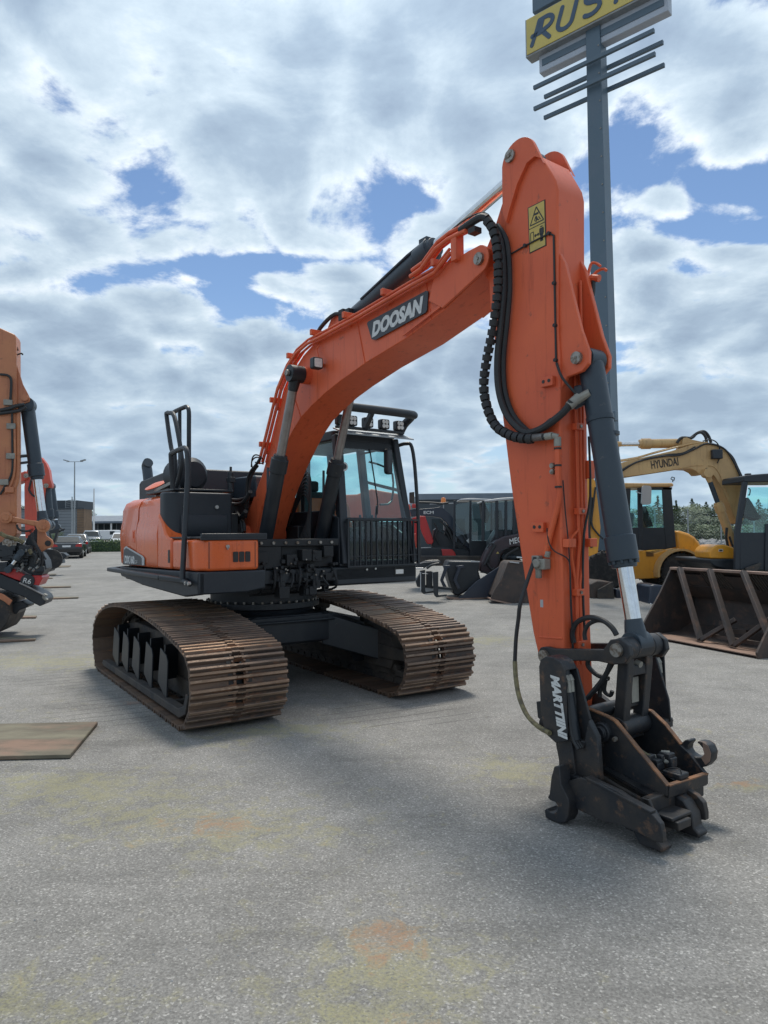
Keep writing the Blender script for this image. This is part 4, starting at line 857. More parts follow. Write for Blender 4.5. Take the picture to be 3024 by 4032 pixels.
ln_((.76, .57), (.76, .72), .034); ln_((.72, .70), (.72, .86), .013); ln_((.80, .70), (.80, .86), .013); ln_((.66, .59), (.66, .70), .008); ln_((.87, .59), (.87, .70), .008); ln_((.76, .53), (.76, .555), .02)
pic.build('pictogram', 'print_black', wo)
# grease lines and little fittings on the arm side
gl_ = MB(); Yv = -AW - .006
gl_.tube([(4.06, -AW - .01, 3.60), (4.12, Yv, 3.62), (4.30, Yv - .004, 3.635), (4.50, Yv - .004, 3.645), (4.535, Yv, 3.62)], .006, 6); gl_.tube([(4.535, Yv, 3.62), (4.535, Yv, 2.80)], .007, 6)
gl_.tube([(4.54, Yv, 2.77), (4.60, Yv - .02, 2.66), (4.66, -.12, 2.56), (4.70, -.09, 2.50)], .009, 6, sub=3); gl_.build('grease_line', 'rubber_hose', ao)
for (a_, b_) in ((4.29, 3.635), (4.50, 3.645), (4.535, 3.30), (4.535, 3.02), (4.535, 2.79)):
    k_ = MB(); k_.cyl((a_, -AW, b_), (a_, -AW - .022, b_), .013, n=8); k_.build('line_clip', 'rubber_hose', ao)
for (p_) in ((4.475, 2.655), (4.375, 1.695)):
    k_ = MB(); k_.prism([(p_[0] - .05, p_[1] - .03), (p_[0] + .05, p_[1] - .03), (p_[0] + .05, p_[1] + .035), (p_[0] - .05, p_[1] + .035)], -AW - .035, -AW); ko = k_.build('pipe_bracket', 'orange_paint', ao, bevel=.004)
    k_ = MB(); k_.cyl((p_[0] - .025, -AW - .034, p_[1] + .005), (p_[0] - .025, -AW - .038, p_[1] + .005), .012, n=10); k_.cyl((p_[0] + .022, -AW - .034, p_[1] + .005), (p_[0] + .022, -AW - .038, p_[1] + .005), .012, n=10); k_.build('bolt_hole', 'print_black', ko)
# pipe down the arm side
pz = MB(); pz.tube([(4.555, -AW - .03, 2.24), (4.555, -AW - .03, 2.02), (4.55, -AW - .02, 1.88), (4.48, -AW - .025, 1.66), (4.44, -AW - .03, 1.52)], .020, 10, sub=3); pz.build('auxiliary_pipe', 'orange_paint', ao)
for z in (2.20, 2.09, 1.95):
    k_ = MB(); k_.cyl((4.555, -AW - .03, z), (4.555, -AW - .03, z + .012), .024, n=12); k_.build('pipe_strap', 'print_black', ao)
pz = MB(); pz.cyl((4.50, -AW, 2.10), (4.50, -AW - .03, 2.10), .018, n=10); pz.cyl((4.50, -AW, 2.06), (4.50, -AW - .03, 2.06), .018, n=10); pz.build('arm_bolts', 'pin_steel', ao)
vl = MB(); vl.box(4.37, 4.46, -AW - .07, -AW - .005, 1.42, 1.49); vl.box(4.34, 4.40, -AW - .06, -AW - .01, 1.45, 1.51); vl.cyl((4.385, -AW - .04, 1.44), (4.385, -AW - .04, 1.36), .022, n=10); vl.cyl((4.40, -AW - .03, 1.46), (4.40, -AW - .09, 1.46), .03, n=12); vl.cyl((4.45, -AW - .03, 1.5), (4.46, -AW - .03, 1.54), .02, n=10)
vl.build('ball_valve', 'seal_grey', ao, bevel=.006)
# pipes and wires down the front face
fp = MB()
FA = 4.575
fp.tube([(FA, .0, 2.75), (FA, .0, 1.70), (FA, .01, 1.60), (FA, -.03, 1.34), (FA, -.035, .80)], .012, 8); fp.tube([(FA, .035, 2.75), (FA, .035, 1.60), (FA, .03, 1.45), (FA, .0, 1.32), (FA, .0, .80)], .012, 8); fp.tube([(FA, .0, 1.68), (FA, -.07, 1.63), (FA, -.075, 1.5), (FA, -.045, 1.36), (FA, -.04, 1.28)], .009, 8)
fp.tube([(FA, .07, 3.35), (FA, .07, 2.3), (FA, .065, 1.7)], .010, 8); fp.build('arm_pipes', 'orange_paint', ao)
for y, z in ((.015, 2.36), (.02, 1.80), (-.015, 1.27), (-.01, .93)):
    k_ = MB(); k_.box(FA - .02, FA + .022, y - .04, y + .035, z - .022, z + .022); ko = k_.build('pipe_clamp', 'orange_paint', ao, bevel=.003); k_ = MB(); k_.cyl((FA + .02, y, z), (FA + .03, y, z), .012, n=6); k_.build('bolt', 'pin_steel', ko)
for y in (-.10, .12):
    k_ = MB(); k_.box(FA - .02, FA + .03, y - .04, y + .035, 1.565, 1.62); k_.build('pipe_clamp', 'orange_paint', ao, bevel=.003)
wr = MB(); wr.tube([(FA - .01, -.135, 2.0), (FA, -.13, 1.8), (FA, -.105, 1.6), (FA, -.095, 1.42), (FA, -.095, 1.2), (FA, -.085, 1.0), (FA, -.09, .85)], .0045, 5, sub=3); wr.tube([(FA - .12, -AW - .03, 1.69), (FA - .09, -AW - .05, 1.60), (FA - .06, -AW - .03, 1.54), (FA, -.13, 1.50), (FA + .005, -.1, 1.44), (FA, -.09, 1.25), (FA, -.075, .9)], .0045, 5, sub=3)
wr.tube([(FA + .02, .10, 2.3), (FA + .03, .09, 1.9), (FA + .02, .03, 1.65), (FA + .01, .02, 1.3), (FA + .01, .03, 1.0)], .008, 6, sub=3); wr.build('control_wires', 'rubber_hose', ao)
cb = MB(); cb.box(4.555, 4.60, .09, .15, 2.02, 2.14); cb.build('arm_bracket', 'orange_paint', ao, bevel=.004)
wd = MB(); wd.tube([(4.35, -AW - .001, .965), (4.54, -AW - .001, .975)], .006, 6); wd.build('weld_line', 'orange_paint', ao)
pb = MB(); pb.box(4.36, 4.385, -AW - .001, -AW, 1.165, 1.215); pb.build('bare_patch', 'decal_grey', ao)
rk = MB(); rk.tube([(4.58, .14, 3.38), (4.60, .15, 3.47), (4.63, .16, 3.475), (4.67, .16, 3.44)], .010, 6, sub=3); rk.tube([(4.58, .15, 3.30), (4.62, .16, 3.40), (4.68, .17, 3.42), (4.71, .17, 3.40)], .010, 6, sub=3); rk.cyl((4.6, .15, 3.38), (4.66, .16, 3.36), .025, n=10); rk.build('pipe_elbows', 'orange_paint', ao)
rk = MB(); rk.tube([(4.62, .15, 3.36), (4.62, .14, 3.26), (4.58, .12, 3.18)], .014, 6, sub=3); rk.build('elbow_hose', 'rubber_hose', ao)

# bucket cylinder
bc = cylinder((4.695, 0, 2.775), (4.995, 0, .985), .745, .082, .050, eye=.078)
pb = MB(); pb.box(4.60, 4.70, -.06, .04, 2.50, 2.62); pb.cyl((4.62, -.09, 2.48), (4.70, -.05, 2.52), .03, n=12); pb.build('port_block', 'cylinder_blue_black', bc, bevel=.01)
pb = MB(); pb.cyl((4.775, .03, 2.28), (4.775, .03, 2.30), .09, n=20); pb.lathe([(0, .088), (.03, .088)], (4.758, 0, 2.40), Vector((.3, 0, -1.79)), 20); pb.build('barrel_band', 'cylinder_blue_black', bc)
gb = MB(); dax = (Vector((4.995, 0, .985)) - Vector((4.695, 0, 2.775))).normalized(); gc = Vector((4.695, 0, 2.775)) + dax * 1.30
for k in range(10):
    a_ = 2 * math.pi * k / 10; o1 = dax.orthogonal().normalized(); o2_ = dax.cross(o1); q = gc + (o1 * math.cos(a_) + o2_ * math.sin(a_)) * .082; gb.cyl(q, q + dax * .03, .012, n=6)
gb.build('gland_bolts', 'cylinder_blue_black', bc)

# rocker links
lk_pr = [(4.40, .82), (4.385, .87), (4.41, .91), (4.46, .92), (4.52, .915), (4.90, .955), (4.95, 1.02), (5.02, 1.035), (5.075, 1.0), (5.085, .94), (5.05, .89), (4.97, .875), (4.86, .88), (4.52, .84), (4.47, .80), (4.43, .80)]
for s_ in (-1, 1):
    lk = MB(); lk.prism(lk_pr, s_ * .165, s_ * .205); lo = lk.build('rocker_link', 'tool_black', EX, bevel=.006, ang=30)
    pn_ = MB(); pn_.cyl((5.0, s_ * .205, .965), (5.0, s_ * .225, .965), .040, n=20); pn_.cyl((5.0, s_ * .225, .965), (5.0, s_ * .23, .965), .012, n=6); pn_.build('pin', 'pin_steel', lo)
    pn_ = MB(); pn_.cyl((4.445, s_ * .14, .86), (4.445, s_ * .225, .86), .038, n=20); pn_.build('pin', 'pin_steel', lo)
bs = MB(); bs.cyl((5.0, -.165, .965), (5.0, -.085, .965), .068, n=24); bs.cyl((5.0, .085, .965), (5.0, .165, .965), .068, n=24); bs.build('link_boss', 'tool_black', EX, bevel=.006)

# big hoses looping beside the arm
hv = -.235
h1 = [(4.0, -.245, 3.91), (4.07, hv, 3.80), (4.11, hv, 3.62), (4.11, hv, 3.38), (4.06, hv, 3.12), (3.995, hv, 2.92), (3.955, hv, 2.73), (3.98, hv, 2.57), (4.06, hv, 2.42), (4.19, hv, 2.335), (4.34, hv, 2.29), (4.46, hv + .02, 2.285), (4.53, hv + .04, 2.29)]
h = MB(); h.tube(h1, .020, 10, sub=8); ho = h.build('hydraulic_hose', 'rubber_hose', EX)
pts = smooth([Vector(p) for p in h1], 14); wr_ = MB(); acc = 0; last = pts[0]
for i in range(1, len(pts)):
    acc += (pts[i] - pts[i - 1]).length
    if acc > .052 and i < len(pts) - 24:
        d_ = (pts[i + 1 if i + 1 < len(pts) else i] - pts[i - 1]).normalized(); wr_.cyl(pts[i] - d_ * .021, pts[i] + d_ * .019, .036, .033, n=12); acc = 0
wr_.build('hose_sleeve', 'rubber_hose', ho)
sp3 = MB()
for i in range(14): 
    p = Vector((4.36 + i * .0085, hv + .005 + i * .0012, 2.289)); sp3.cyl(p, p + Vector((.005, 0, 0)), .026, n=12)
sp3.build('spring_guard', 'dull_rod', ho)
sp3 = MB(); sp3.cyl((4.485, hv + .03, 2.288), (4.535, hv + .04, 2.29), .024, n=12); sp3.cyl((4.53, hv + .04, 2.292), (4.56, -AW - .03, 2.28), .020, n=12); sp3.cyl((4.555, -AW - .03, 2.28), (4.555, -AW - .03, 2.22), .024, n=12); sp3.build('hose_fitting', 'seal_grey', ho)
hv = -.20
h2 = [(4.02, hv, 3.86), (4.11, hv, 3.70), (4.13, hv, 3.40), (4.10, hv, 3.15), (4.06, hv, 2.90), (4.065, hv, 2.68), (4.13, hv, 2.50), (4.24, hv, 2.38), (4.33, hv, 2.335), (4.46, hv, 2.35), (4.60, hv + .03, 2.43), (4.66, hv + .05, 2.50)]
h = MB(); h.tube(h2, .024, 10, sub=8); h.tube([(p[0] + .03, p[1] + .03, p[2]) for p in h2[:-3]] + [(4.50, -.16, 2.40)], .018, 8, sub=6); ho = h.build('hydraulic_hose', 'rubber_hose', EX)
sp3 = MB(); sp3.cyl((4.64, hv + .045, 2.47), (4.68, -.10, 2.53), .032, n=12); sp3.tube([(4.66, -.12, 2.50), (4.70, -.09, 2.53), (4.74, -.07, 2.55)], .028, 10); sp3.build('hose_fitting', 'seal_grey', ho)
# long thin auxiliary hose hanging left of the arm
hp_ = [U.v(*cH(490, 700), -.20)] + [U.v(*cI(*p), -.33) for p in ((178, -60), (160, 60), (143, 200), (135, 360))]
h = MB(); h.tube([Vector(p) for p in hp_], .013, 8, sub=6); ho = h.build('auxiliary_hose', 'rubber_hose', EX)
hq = [U.v(*cI(*p), -.33 - .04 * i) for i, p in enumerate(((135, 360), (143, 480), (165, 600), (215, 720), (290, 800), (375, 850)))]
h = MB(); h.tube([Vector(p) for p in hq], .015, 8, sub=6); h.build('hose_sleeve', 'hose_guard', ho)
# ================================================================== black quick coupler hanging on the arm
t0 = U.w(4.95, -.1, 0)
TL = empty('quick_coupler', (t0.x, t0.y, 0), U.rz, 'black quick coupler with hooks and white MARTTIINI lettering on the end of the orange arm', 'coupler')
def tb_(mb, name, mat_, par=None, **k):
    if par is None:
        mb.v = [(x - 4.95, y + .1, z) for x, y, z in mb.v]; return mb.build(name, mat_, TL, **k)
    mb.v = [(x - 4.95, y + .1, z) for x, y, z in mb.v]; return mb.build(name, mat_, par, **k)
def pzI(pts, v): return U.uz(pts, v, cI)
vN, vF = -.27, .13         # the tray's near and far plates
# side towers (guards of the tilt cylinders)
def tower(v0, v1, sgn):
    pr = [(4.655, .50), (4.655, .84), (4.665, .885), (4.69, .915), (4.74, .93), (4.79, .925), (4.83, .90), (4.85, .86), (4.90, .44), (4.76, .43)]
    pr = [(4.665, .86), (4.68, .90), (4.72, .925), (4.78, .925), (4.83, .905), (4.86, .86), (4.87, .46), (4.78, .43), (4.70, .47), (4.672, .60)]
    m_ = MB(); o_ = v0 if sgn < 0 else v1
    m_.prism(pr, o_ - .006, o_ + .006)                                     # outer cheek
    top = [(4.665, .86), (4.68, .90), (4.72, .925), (4.78, .925), (4.83, .905), (4.86, .86), (4.85, .86), (4.82, .893), (4.78, .912), (4.72, .912), (4.69, .89), (4.677, .86)]
    m_.prism(top, v0, v1)                                                    # rolled cap
    m_.prism([(4.665, .86), (4.677, .86), (4.70, .47), (4.69, .47)], v0, v1)   # back
    i_ = v1 if sgn < 0 else v0
    m_.prism([(4.665, .86), (4.86, .86), (4.95, .58), (4.96, .44), (4.70, .44), (4.672, .6)], i_ - .008, i_ + .008)
    o2 = tb_(m_, 'tilt_tower', 'tool_black', bevel=.005, ang=40)
    h_ = MB()
    for k in range(4):
        y = v0 + (v1 - v0) * (.25 + .17 * k); h_.tube([(4.80, y, .84), (4.84, y, .80), (4.85, y + .005, .70), (4.87, y, .50), (4.92, y, .42)], .011, 6, sub=3)
    tb_(h_, 'tilt_hoses', 'rubber_hose', o2)
    h_ = MB()
    for k in range(2):
        y = v0 + (v1 - v0) * (.35 + .25 * k); h_.cyl((4.845, y, .80), (4.852, y, .73), .016, n=8); h_.cyl((4.83, y, .82), (4.85, y, .79), .018, n=8)
    tb_(h_, 'hose_ends', 'seal_grey', o2)
    c_ = MB(); c_.cyl((4.80, (v0 + v1) / 2, .88), (4.88, (v0 + v1) / 2, .46), .032, n=14); tb_(c_, 'tilt_cylinder', 'black_paint', o2)
    return o2
tn = tower(-.505, -.395, -1); tower(.40, .50, 1)
q = pzI([(392, 462), (432, 462), (488, 886), (440, 870)], -.512)
ca = ((q[0][0] + q[1][0] + q[2][0] + q[3][0]) / 4, (q[0][1] + q[1][1] + q[2][1] + q[3][1]) / 4)
dn = Vector((q[2][0] - q[1][0], 0, q[2][1] - q[1][1]))
lt = lettering('MARTTIINI', dn.length * 1.05, .066, basis((ca[0] - 4.95, -.512 + .1 , ca[1]), dn, Vector((1, 0, 0.05))), 'decal_white', tn, shear=.30, bold=.055, thick=.002)
# column joining the near tower to the lower frame
m_ = MB(); m_.prism(pzI([(420, 860), (600, 960), (640, 760), (700, 880), (720, 1180), (560, 1210), (440, 1190), (440, 1060), (415, 930)], -.44), -.44, -.40)
m_.prism(pzI([(430, 880), (520, 880), (560, 1200), (440, 1190)], -.46), -.46, -.30); m_.box(4.72, 4.95, -.44, .44, .40, .46); m_.box(4.72, 4.80, .36, .46, .24, .46)
tb_(m_, 'column', 'tool_black', bevel=.006)
m_ = MB(); q = U.v(*cI(640, 690), -.42)
q = pzI([(330, 700)], -.45)[0]; m_.cyl((q[0] + .02, -.46, .50), (q[0] + .02, -.36, .50), .05, n=18); m_.cyl((4.66, -.40, .505), (4.66, .40, .505), .045, n=18); tb_(m_, 'rear_pin', 'tool_black', bevel=.006)
q = U.v(*cI(568, 805), -.30); m_ = MB(); m_.box(q[0] - .03, q[0] + .03, -.31, -.30, q[2] - .014, q[2] + .014); tb_(m_, 'data_plate', 'seal_grey')
# tray plates
near = pzI([(515, 585), (640, 680), (790, 745), (830, 770), (1190, 1215), (1188, 1280), (1100, 1240), (970, 1180), (840, 1110), (730, 1060), (640, 1000), (560, 900), (500, 760)], vN)
m_ = MB(); m_.prism(near, vN - .014, vN + .014); npo = tb_(m_, 'side_plate', 'tool_black', bevel=.003)
rim = MB()
for a_, b_ in zip(near[:4], near[1:5]): rim.beam((a_[0], vN, a_[1] + .003), (b_[0], vN, b_[1] + .003), .033, .007, (0, 0, 1))
tb_(rim, 'plate_rim', 'rusty_edge', npo)
du = [(a_, b_) for a_, b_ in near]
far_top = pzI([(1040, 690), (1075, 700), (1170, 790), (1280, 930), (1340, 985), (1455, 1130)], vF)
far = far_top + [(far_top[-1][0], far_top[-1][1] - .06), (5.1, .22), (4.8, .25), (4.75, .45)]
m_ = MB(); m_.prism(far, vF - .014, vF + .014); fpo = tb_(m_, 'side_plate', 'tool_black', bevel=.003)
rim = MB()
for a_, b_ in zip(far_top[:3], far_top[1:4]): rim.beam((a_[0], vF, a_[1] + .003), (b_[0], vF, b_[1] + .003), .033, .007, (0, 0, 1))
tb_(rim, 'plate_rim', 'rusty_edge', fpo)
# front wall and floor of the tray
fe_n = near[4]; fe_f = far_top[-1]
m_ = MB(); m_.add([(fe_n[0] + .01, vN, fe_n[1]), (fe_f[0] + .01, vF, fe_f[1]), (fe_f[0] + .0, vF, fe_f[1] - .065), (fe_n[0], vN, fe_n[1] - .065), (fe_n[0] - .02, vN, fe_n[1]), (fe_f[0] - .02, vF, fe_f[1]), (fe_f[0] - .03, vF, fe_f[1] - .065), (fe_n[0] - .03, vN, fe_n[1] - .065)], [(0, 3, 2, 1), (4, 5, 6, 7), (0, 1, 5, 4), (3, 7, 6, 2), (0, 4, 7, 3), (1, 2, 6, 5)])
fw = tb_(m_, 'front_plate', 'tool_black', bevel=.003)
m_ = MB(); m_.beam((fe_n[0] - .004, vN, fe_n[1] + .003), (fe_f[0] - .004, vF, fe_f[1] + .003), .03, .007); tb_(m_, 'plate_rim', 'rusty_edge', fw)
m_ = MB(); m_.prism([(4.80, .30), (5.30, .19), (5.30, .175), (4.80, .28)], vN, vF); m_.prism([(4.78, .48), (4.80, .48), (4.86, .30), (4.84, .30)], vN, vF); tb_(m_, 'tray_floor', 'tool_black')
# electrics and solenoids in the tray
def qb(x, y, v, s=(.03, .03, .03)):
    q_ = U.v(*cI(x, y), v); return q_, s
m_ = MB()
for (x, y, v, sx, sy, sz) in ((1085, 1040, -.12, .05, .035, .02), (1110, 1075, -.12, .03, .035, .025), (1180, 1010, -.05, .035, .03, .025), (1200, 1045, -.05, .03, .03, .028), (1140, 1020, -.09, .02, .02, .02), (1240, 1130, -.10, .055, .045, .016), (1060, 1020, -.15, .02, .03, .02)):
    q_ = U.v(*cI(x, y), v); m_.box(q_[0] - sx, q_[0] + sx, v - sy, v + sy, q_[2] - sz, q_[2] + sz)
tb_(m_, 'valve_block', 'tool_black', bevel=.006)
m_ = MB()
for (x, y, v) in ((1070, 1025, -.12), (1130, 1035, -.10), (1165, 1000, -.06), (1185, 1060, -.08)):
    q_ = U.v(*cI(x, y), v); m_.cyl((q_[0] - .02, v, q_[2] + .01), (q_[0] + .02, v + .02, q_[2] + .012), .013, n=10)
tb_(m_, 'solenoid', 'seal_grey')
m_ = MB(); pts_ = [U.v(*cI(*p), -.12) for p in ((1150, 1120), (1160, 1105), (1210, 1090), (1265, 1095), (1280, 1130))]; m_.tube([Vector(p) for p in pts_], .004, 5, sub=4)
pts_ = [U.v(*cI(*p), -.14) for p in ((1150, 1135), (1200, 1120), (1240, 1160), (1230, 1180))]; m_.tube([Vector(p) for p in pts_], .004, 5, sub=4); tb_(m_, 'cables', 'rubber_hose')
m_ = MB(); pts_ = [U.v(*cI(*p), -.16) for p in ((980, 955), (1030, 990), (1065, 1010))]; m_.tube([Vector(p) for p in pts_], .010, 7, sub=3); tb_(m_, 'yellow_hose', 'hose_guard')
# tipping link: two bars, top cross, lower tube
m_ = MB()
for v in (-.115, .075):
    m_.prism([(4.965, .99), (5.035, .99), (5.03, .86), (4.99, .52), (4.985, .46), (4.915, .46), (4.92, .52), (4.955, .86)], v - .032, v + .032)
m_.box(4.96, 5.02, -.10, .07, .80, .86); m_.box(4.94, 4.97, -.09, .06, .60, .86)
m_.cyl((5.0, -.085, .965), (5.0, .085, .965), .066, n=24); m_.cyl((4.95, -.15, .49), (4.95, .11, .49), .062, n=24)
hl = tb_(m_, 'tipping_link', 'tool_black', bevel=.006, ang=40)
m_ = MB(); m_.cyl((4.99, -.01, .87), (5.025, -.01, .86), .02, n=12); m_.box(4.972, 4.982, -.045, .025, .63, .78); tb_(m_, 'link_fittings', 'seal_grey', hl)
for s_, vv in ((-1, vN - .02), (1, vF + .02)):
    q_ = U.v(*cI(740, 842), vN - .02) if s_ < 0 else (4.95, 0, .49)
    m_ = MB(); m_.lathe([(-.03, .058), (0, .060), (.022, .055), (.024, .035), (.040, .034), (.042, .012)], (q_[0], vv, q_[2]), (0, s_, 0), 22); tb_(m_, 'pin_boss', 'tool_black', bevel=.004)
    m_ = MB(); m_.cyl((q_[0] + .09, vv, q_[2] - .02), (q_[0] + .09, vv + s_ * .02, q_[2] - .02), .014, n=8); tb_(m_, 'bolt', 'pin_steel')
m_ = MB(); m_.cyl((4.95, vN, .485), (4.95, vF, .485), .045, n=18); m_.cyl((4.47, -.20, .50), (4.47, .20, .50), .05, n=18); m_.prism([(4.40, .56), (4.55, .60), (4.75, .50), (4.72, .42), (4.5, .42), (4.41, .46)], -.24, -.20); m_.prism([(4.40, .56), (4.55, .60), (4.75, .50), (4.72, .42), (4.5, .42), (4.41, .46)], .16, .20); tb_(m_, 'cross_pin', 'tool_black')
# hoses between arm and coupler
m_ = MB()
for k, (pts_, r_, v) in enumerate((([(540, 230), (530, 160), (560, 90), (640, 55), (730, 70), (800, 120), (835, 175)], .017, -.07), ([(620, 210), (615, 160), (640, 105), (700, 75), (760, 85)], .014, -.06), ([(640, 340), (640, 390), (700, 450), (780, 475)], .015, -.05),
      ([(815, 350), (770, 430), (740, 480), (660, 580), (640, 610)], .016, -.10), ([(740, 480), (720, 560), (720, 600)], .013, -.12), ([(760, 480), (750, 560), (790, 590), (805, 560)], .013, -.10), ([(800, 350), (755, 460), (700, 540), (650, 590), (600, 640)], .015, -.14))):
    m_.tube([Vector(U.v(*cI(*p), v)) for p in pts_], r_, 8, sub=5)
tb_(m_, 'coupler_hoses', 'rubber_hose')
# lower frame: near rail, far rail, cross members
vA, vB = -.50, -.06
rail = pzI([(440, 1195), (600, 1150), (640, 1165), (740, 1190), (860, 1245), (990, 1335), (1100, 1410), (1150, 1470), (1165, 1545), (1165, 1600), (1110, 1590), (1000, 1530), (860, 1475), (760, 1455), (640, 1400), (510, 1335), (430, 1300)], vA)
m_ = MB(); m_.prism(rail, vA - .018, vA + .018); rl_ = tb_(m_, 'frame_rail', 'tool_black', bevel=.004)
m_ = MB(); m_.prism([(a_ - .02, b_ + .0) for a_, b_ in rail], vB - .018, vB + .018); tb_(m_, 'frame_rail', 'tool_black', bevel=.004)
m_ = MB(); m_.beam((rail[6][0] - .01, vA - .0, rail[6][1] + .01), (rail[2][0], vA, rail[2][1] + .01), .05, .016, (0, 0, 1)); 
for uu in (4.82, 5.02, 5.30): m_.box(uu - .03, uu + .03, vA, vB, .09, .14)
m_.prism([(5.20, .20), (5.34, .17), (5.36, .06), (5.22, .07)], vA + .02, vA + .10); m_.prism([(5.20, .20), (5.34, .17), (5.36, .06), (5.22, .07)], vB - .10, vB - .02)
m_.box(4.78, 5.0, vA + .02, vA + .05, .14, .26); tb_(m_, 'cross_members', 'tool_black', bevel=.004)
m_ = MB()
for k in range(5):
    v = vA + .08 + k * .06; m_.tube([(4.90, v, .24), (5.05, v + .01, .20), (5.20, v + .03, .16), (5.28, v + .03, .13)], .014, 7, sub=3)
tb_(m_, 'lock_cylinders', 'muddy_steel')
# front claws on the ground
for (v, du_) in ((-.44, .0), (-.13, .02)):
    m_ = MB(); A_ = [(5.22, .16), (5.30, .20), (5.36, .18), (5.405, .12), (5.415, .05), (5.445, .03), (5.44, .006), (5.31, .004), (5.27, .06)]
    m_.prism([(a_ + du_, b_ + .012) for a_, b_ in A_], v - .045, v + .045); tb_(m_, 'front_claw', 'tool_black', bevel=.008)
m_ = MB(); m_.box(5.36, 5.46, -.36, -.24, .10, .145); m_.box(5.33, 5.44, -.38, -.20, .145, .165); m_.box(5.30, 5.38, -.40, -.17, .06, .10); m_.box(5.28, 5.33, -.42, .0, .03, .24); m_.prism([(5.29, .24), (5.33, .24), (5.36, .17), (5.30, .13)], -.42, -.40); m_.prism([(5.29, .24), (5.33, .24), (5.36, .17), (5.30, .13)], -.10, -.08); m_.box(5.24, 5.33, -.13, .12, .14, .23)
tb_(m_, 'lock_wedge', 'tool_black', bevel=.006)
# hooks
hk = pzI([(440, 1078), (405, 1080), (385, 1150), (372, 1270), (360, 1292), (378, 1312), (412, 1325), (428, 1350), (425, 1385), (400, 1402), (372, 1392), (352, 1368), (338, 1380), (345, 1430), (380, 1460), (430, 1476), (480, 1465), (500, 1430), (508, 1345), (500, 1300), (450, 1200)], -.58)
hk = [(a_, max(b_, .004)) for a_, b_ in hk]
for v in (-.50,):
    m_ = MB(); m_.prism(hk, -.58, -.49); tb_(m_, 'hook', 'tool_black', bevel=.004)
hk2 = pzI([(1290, 950), (1300, 915), (1325, 890), (1355, 888), (1362, 905), (1345, 925), (1340, 955), (1360, 985), (1400, 1010), (1440, 1010), (1460, 985), (1450, 950), (1425, 920), (1408, 908), (1415, 898), (1450, 903), (1490, 930), (1510, 980), (1500, 1040), (1470, 1072), (1430, 1080), (1380, 1060), (1320, 1010)], .17)
m_ = MB(); m_.prism(hk2, .135, .205); ho2 = tb_(m_, 'hook', 'tool_black', bevel=.006)
m_ = MB(); qz = pzI([(1452, 950), (1462, 985), (1440, 1012), (1470, 1060), (1500, 1035), (1508, 980), (1488, 930), (1450, 905)], .17); m_.prism(qz, .132, .134); m_.prism(qz, .206, .208); tb_(m_, 'hook_wear_face', 'worn_plate', ho2)
# ================================================================== helpers for the machines round about
cL = crop(0, 2000, 3.95); cR = crop(2300, 1600, 2.011); cB = crop(2480, 2150, 3.0496); cJ = crop(1600, 1900, 3.0164); cK = crop(2000, 0, 2.37)
LT_H = 1.82                                    # heading of the row on the left
class Rig:
    """a thing with its own frame; parts are outlined on vertical planes of that frame and given their real depth."""
    def __init__(s, name, px, depth, th, label, cat, group=None, base=True):
        p = at(px[0], px[1], depth); g0 = gz(depth); s.f = Frame(p.x, p.y, th, g0)
        s.e = empty(name, (p.x, p.y, g0), s.f.rz, label, cat, group)
    def pt(s, c, p, v): return Vector(s.f.v(*c(*p), v))
    def poly(s, c, pts, v, th_, name, mat_, par=None, bevel=.01, extra=()):
        m_ = MB(); m_.prism([(q[0], q[2]) for q in (s.f.v(*c(*p), v) for p in pts)], v, v + th_)
        o_ = m_.build(name, mat_, par or s.e, bevel=bevel)
        for pts2, v2, t2 in extra:
            m_ = MB(); m_.prism([(q[0], q[2]) for q in (s.f.v(*c(*p), v2) for p in pts2)], v2, v2 + t2); m_.build(name, mat_, par or s.e, bevel=bevel)
        return o_
    def tube(s, c, pts, v, r, name, mat_, par=None, sub=5, n=8):
        m_ = MB(); m_.tube([s.pt(c, p, v) for p in pts], r, n, sub=sub); return m_.build(name, mat_, par or s.e)
    def tubes(s, c, lst, name, mat_, par=None, sub=5):
        m_ = MB()
        for pts, v, r in lst: m_.tube([s.pt(c, p, v) for p in pts], r, 7, sub=sub if len(pts) > 2 else 0)
        return m_.build(name, mat_, par or s.e)
    def bar(s, c, p, q, v, w_, h_, name, mat_, par=None):
        m_ = MB(); m_.beam(s.pt(c, p, v), s.pt(c, q, v), w_, h_, (0, 1, 0)); return m_.build(name, mat_, par or s.e, bevel=.004)
    def cyl(s, c, p, q, v, split, rb_, rr2, bm='cylinder_blue_black', rm='chrome_rod'):
        return cylinder(s.pt(c, p, v), s.pt(c, q, v), split, rb_, rr2, bm, rm, par=s.e)
    def glass(s, c, pts, v, name='window', par=None, mat_='side_glass'):
        m_ = MB(); m_.sheet([[s.pt(c, p, v) for p in pts]]); return m_.build(name, mat_, par or s.e)
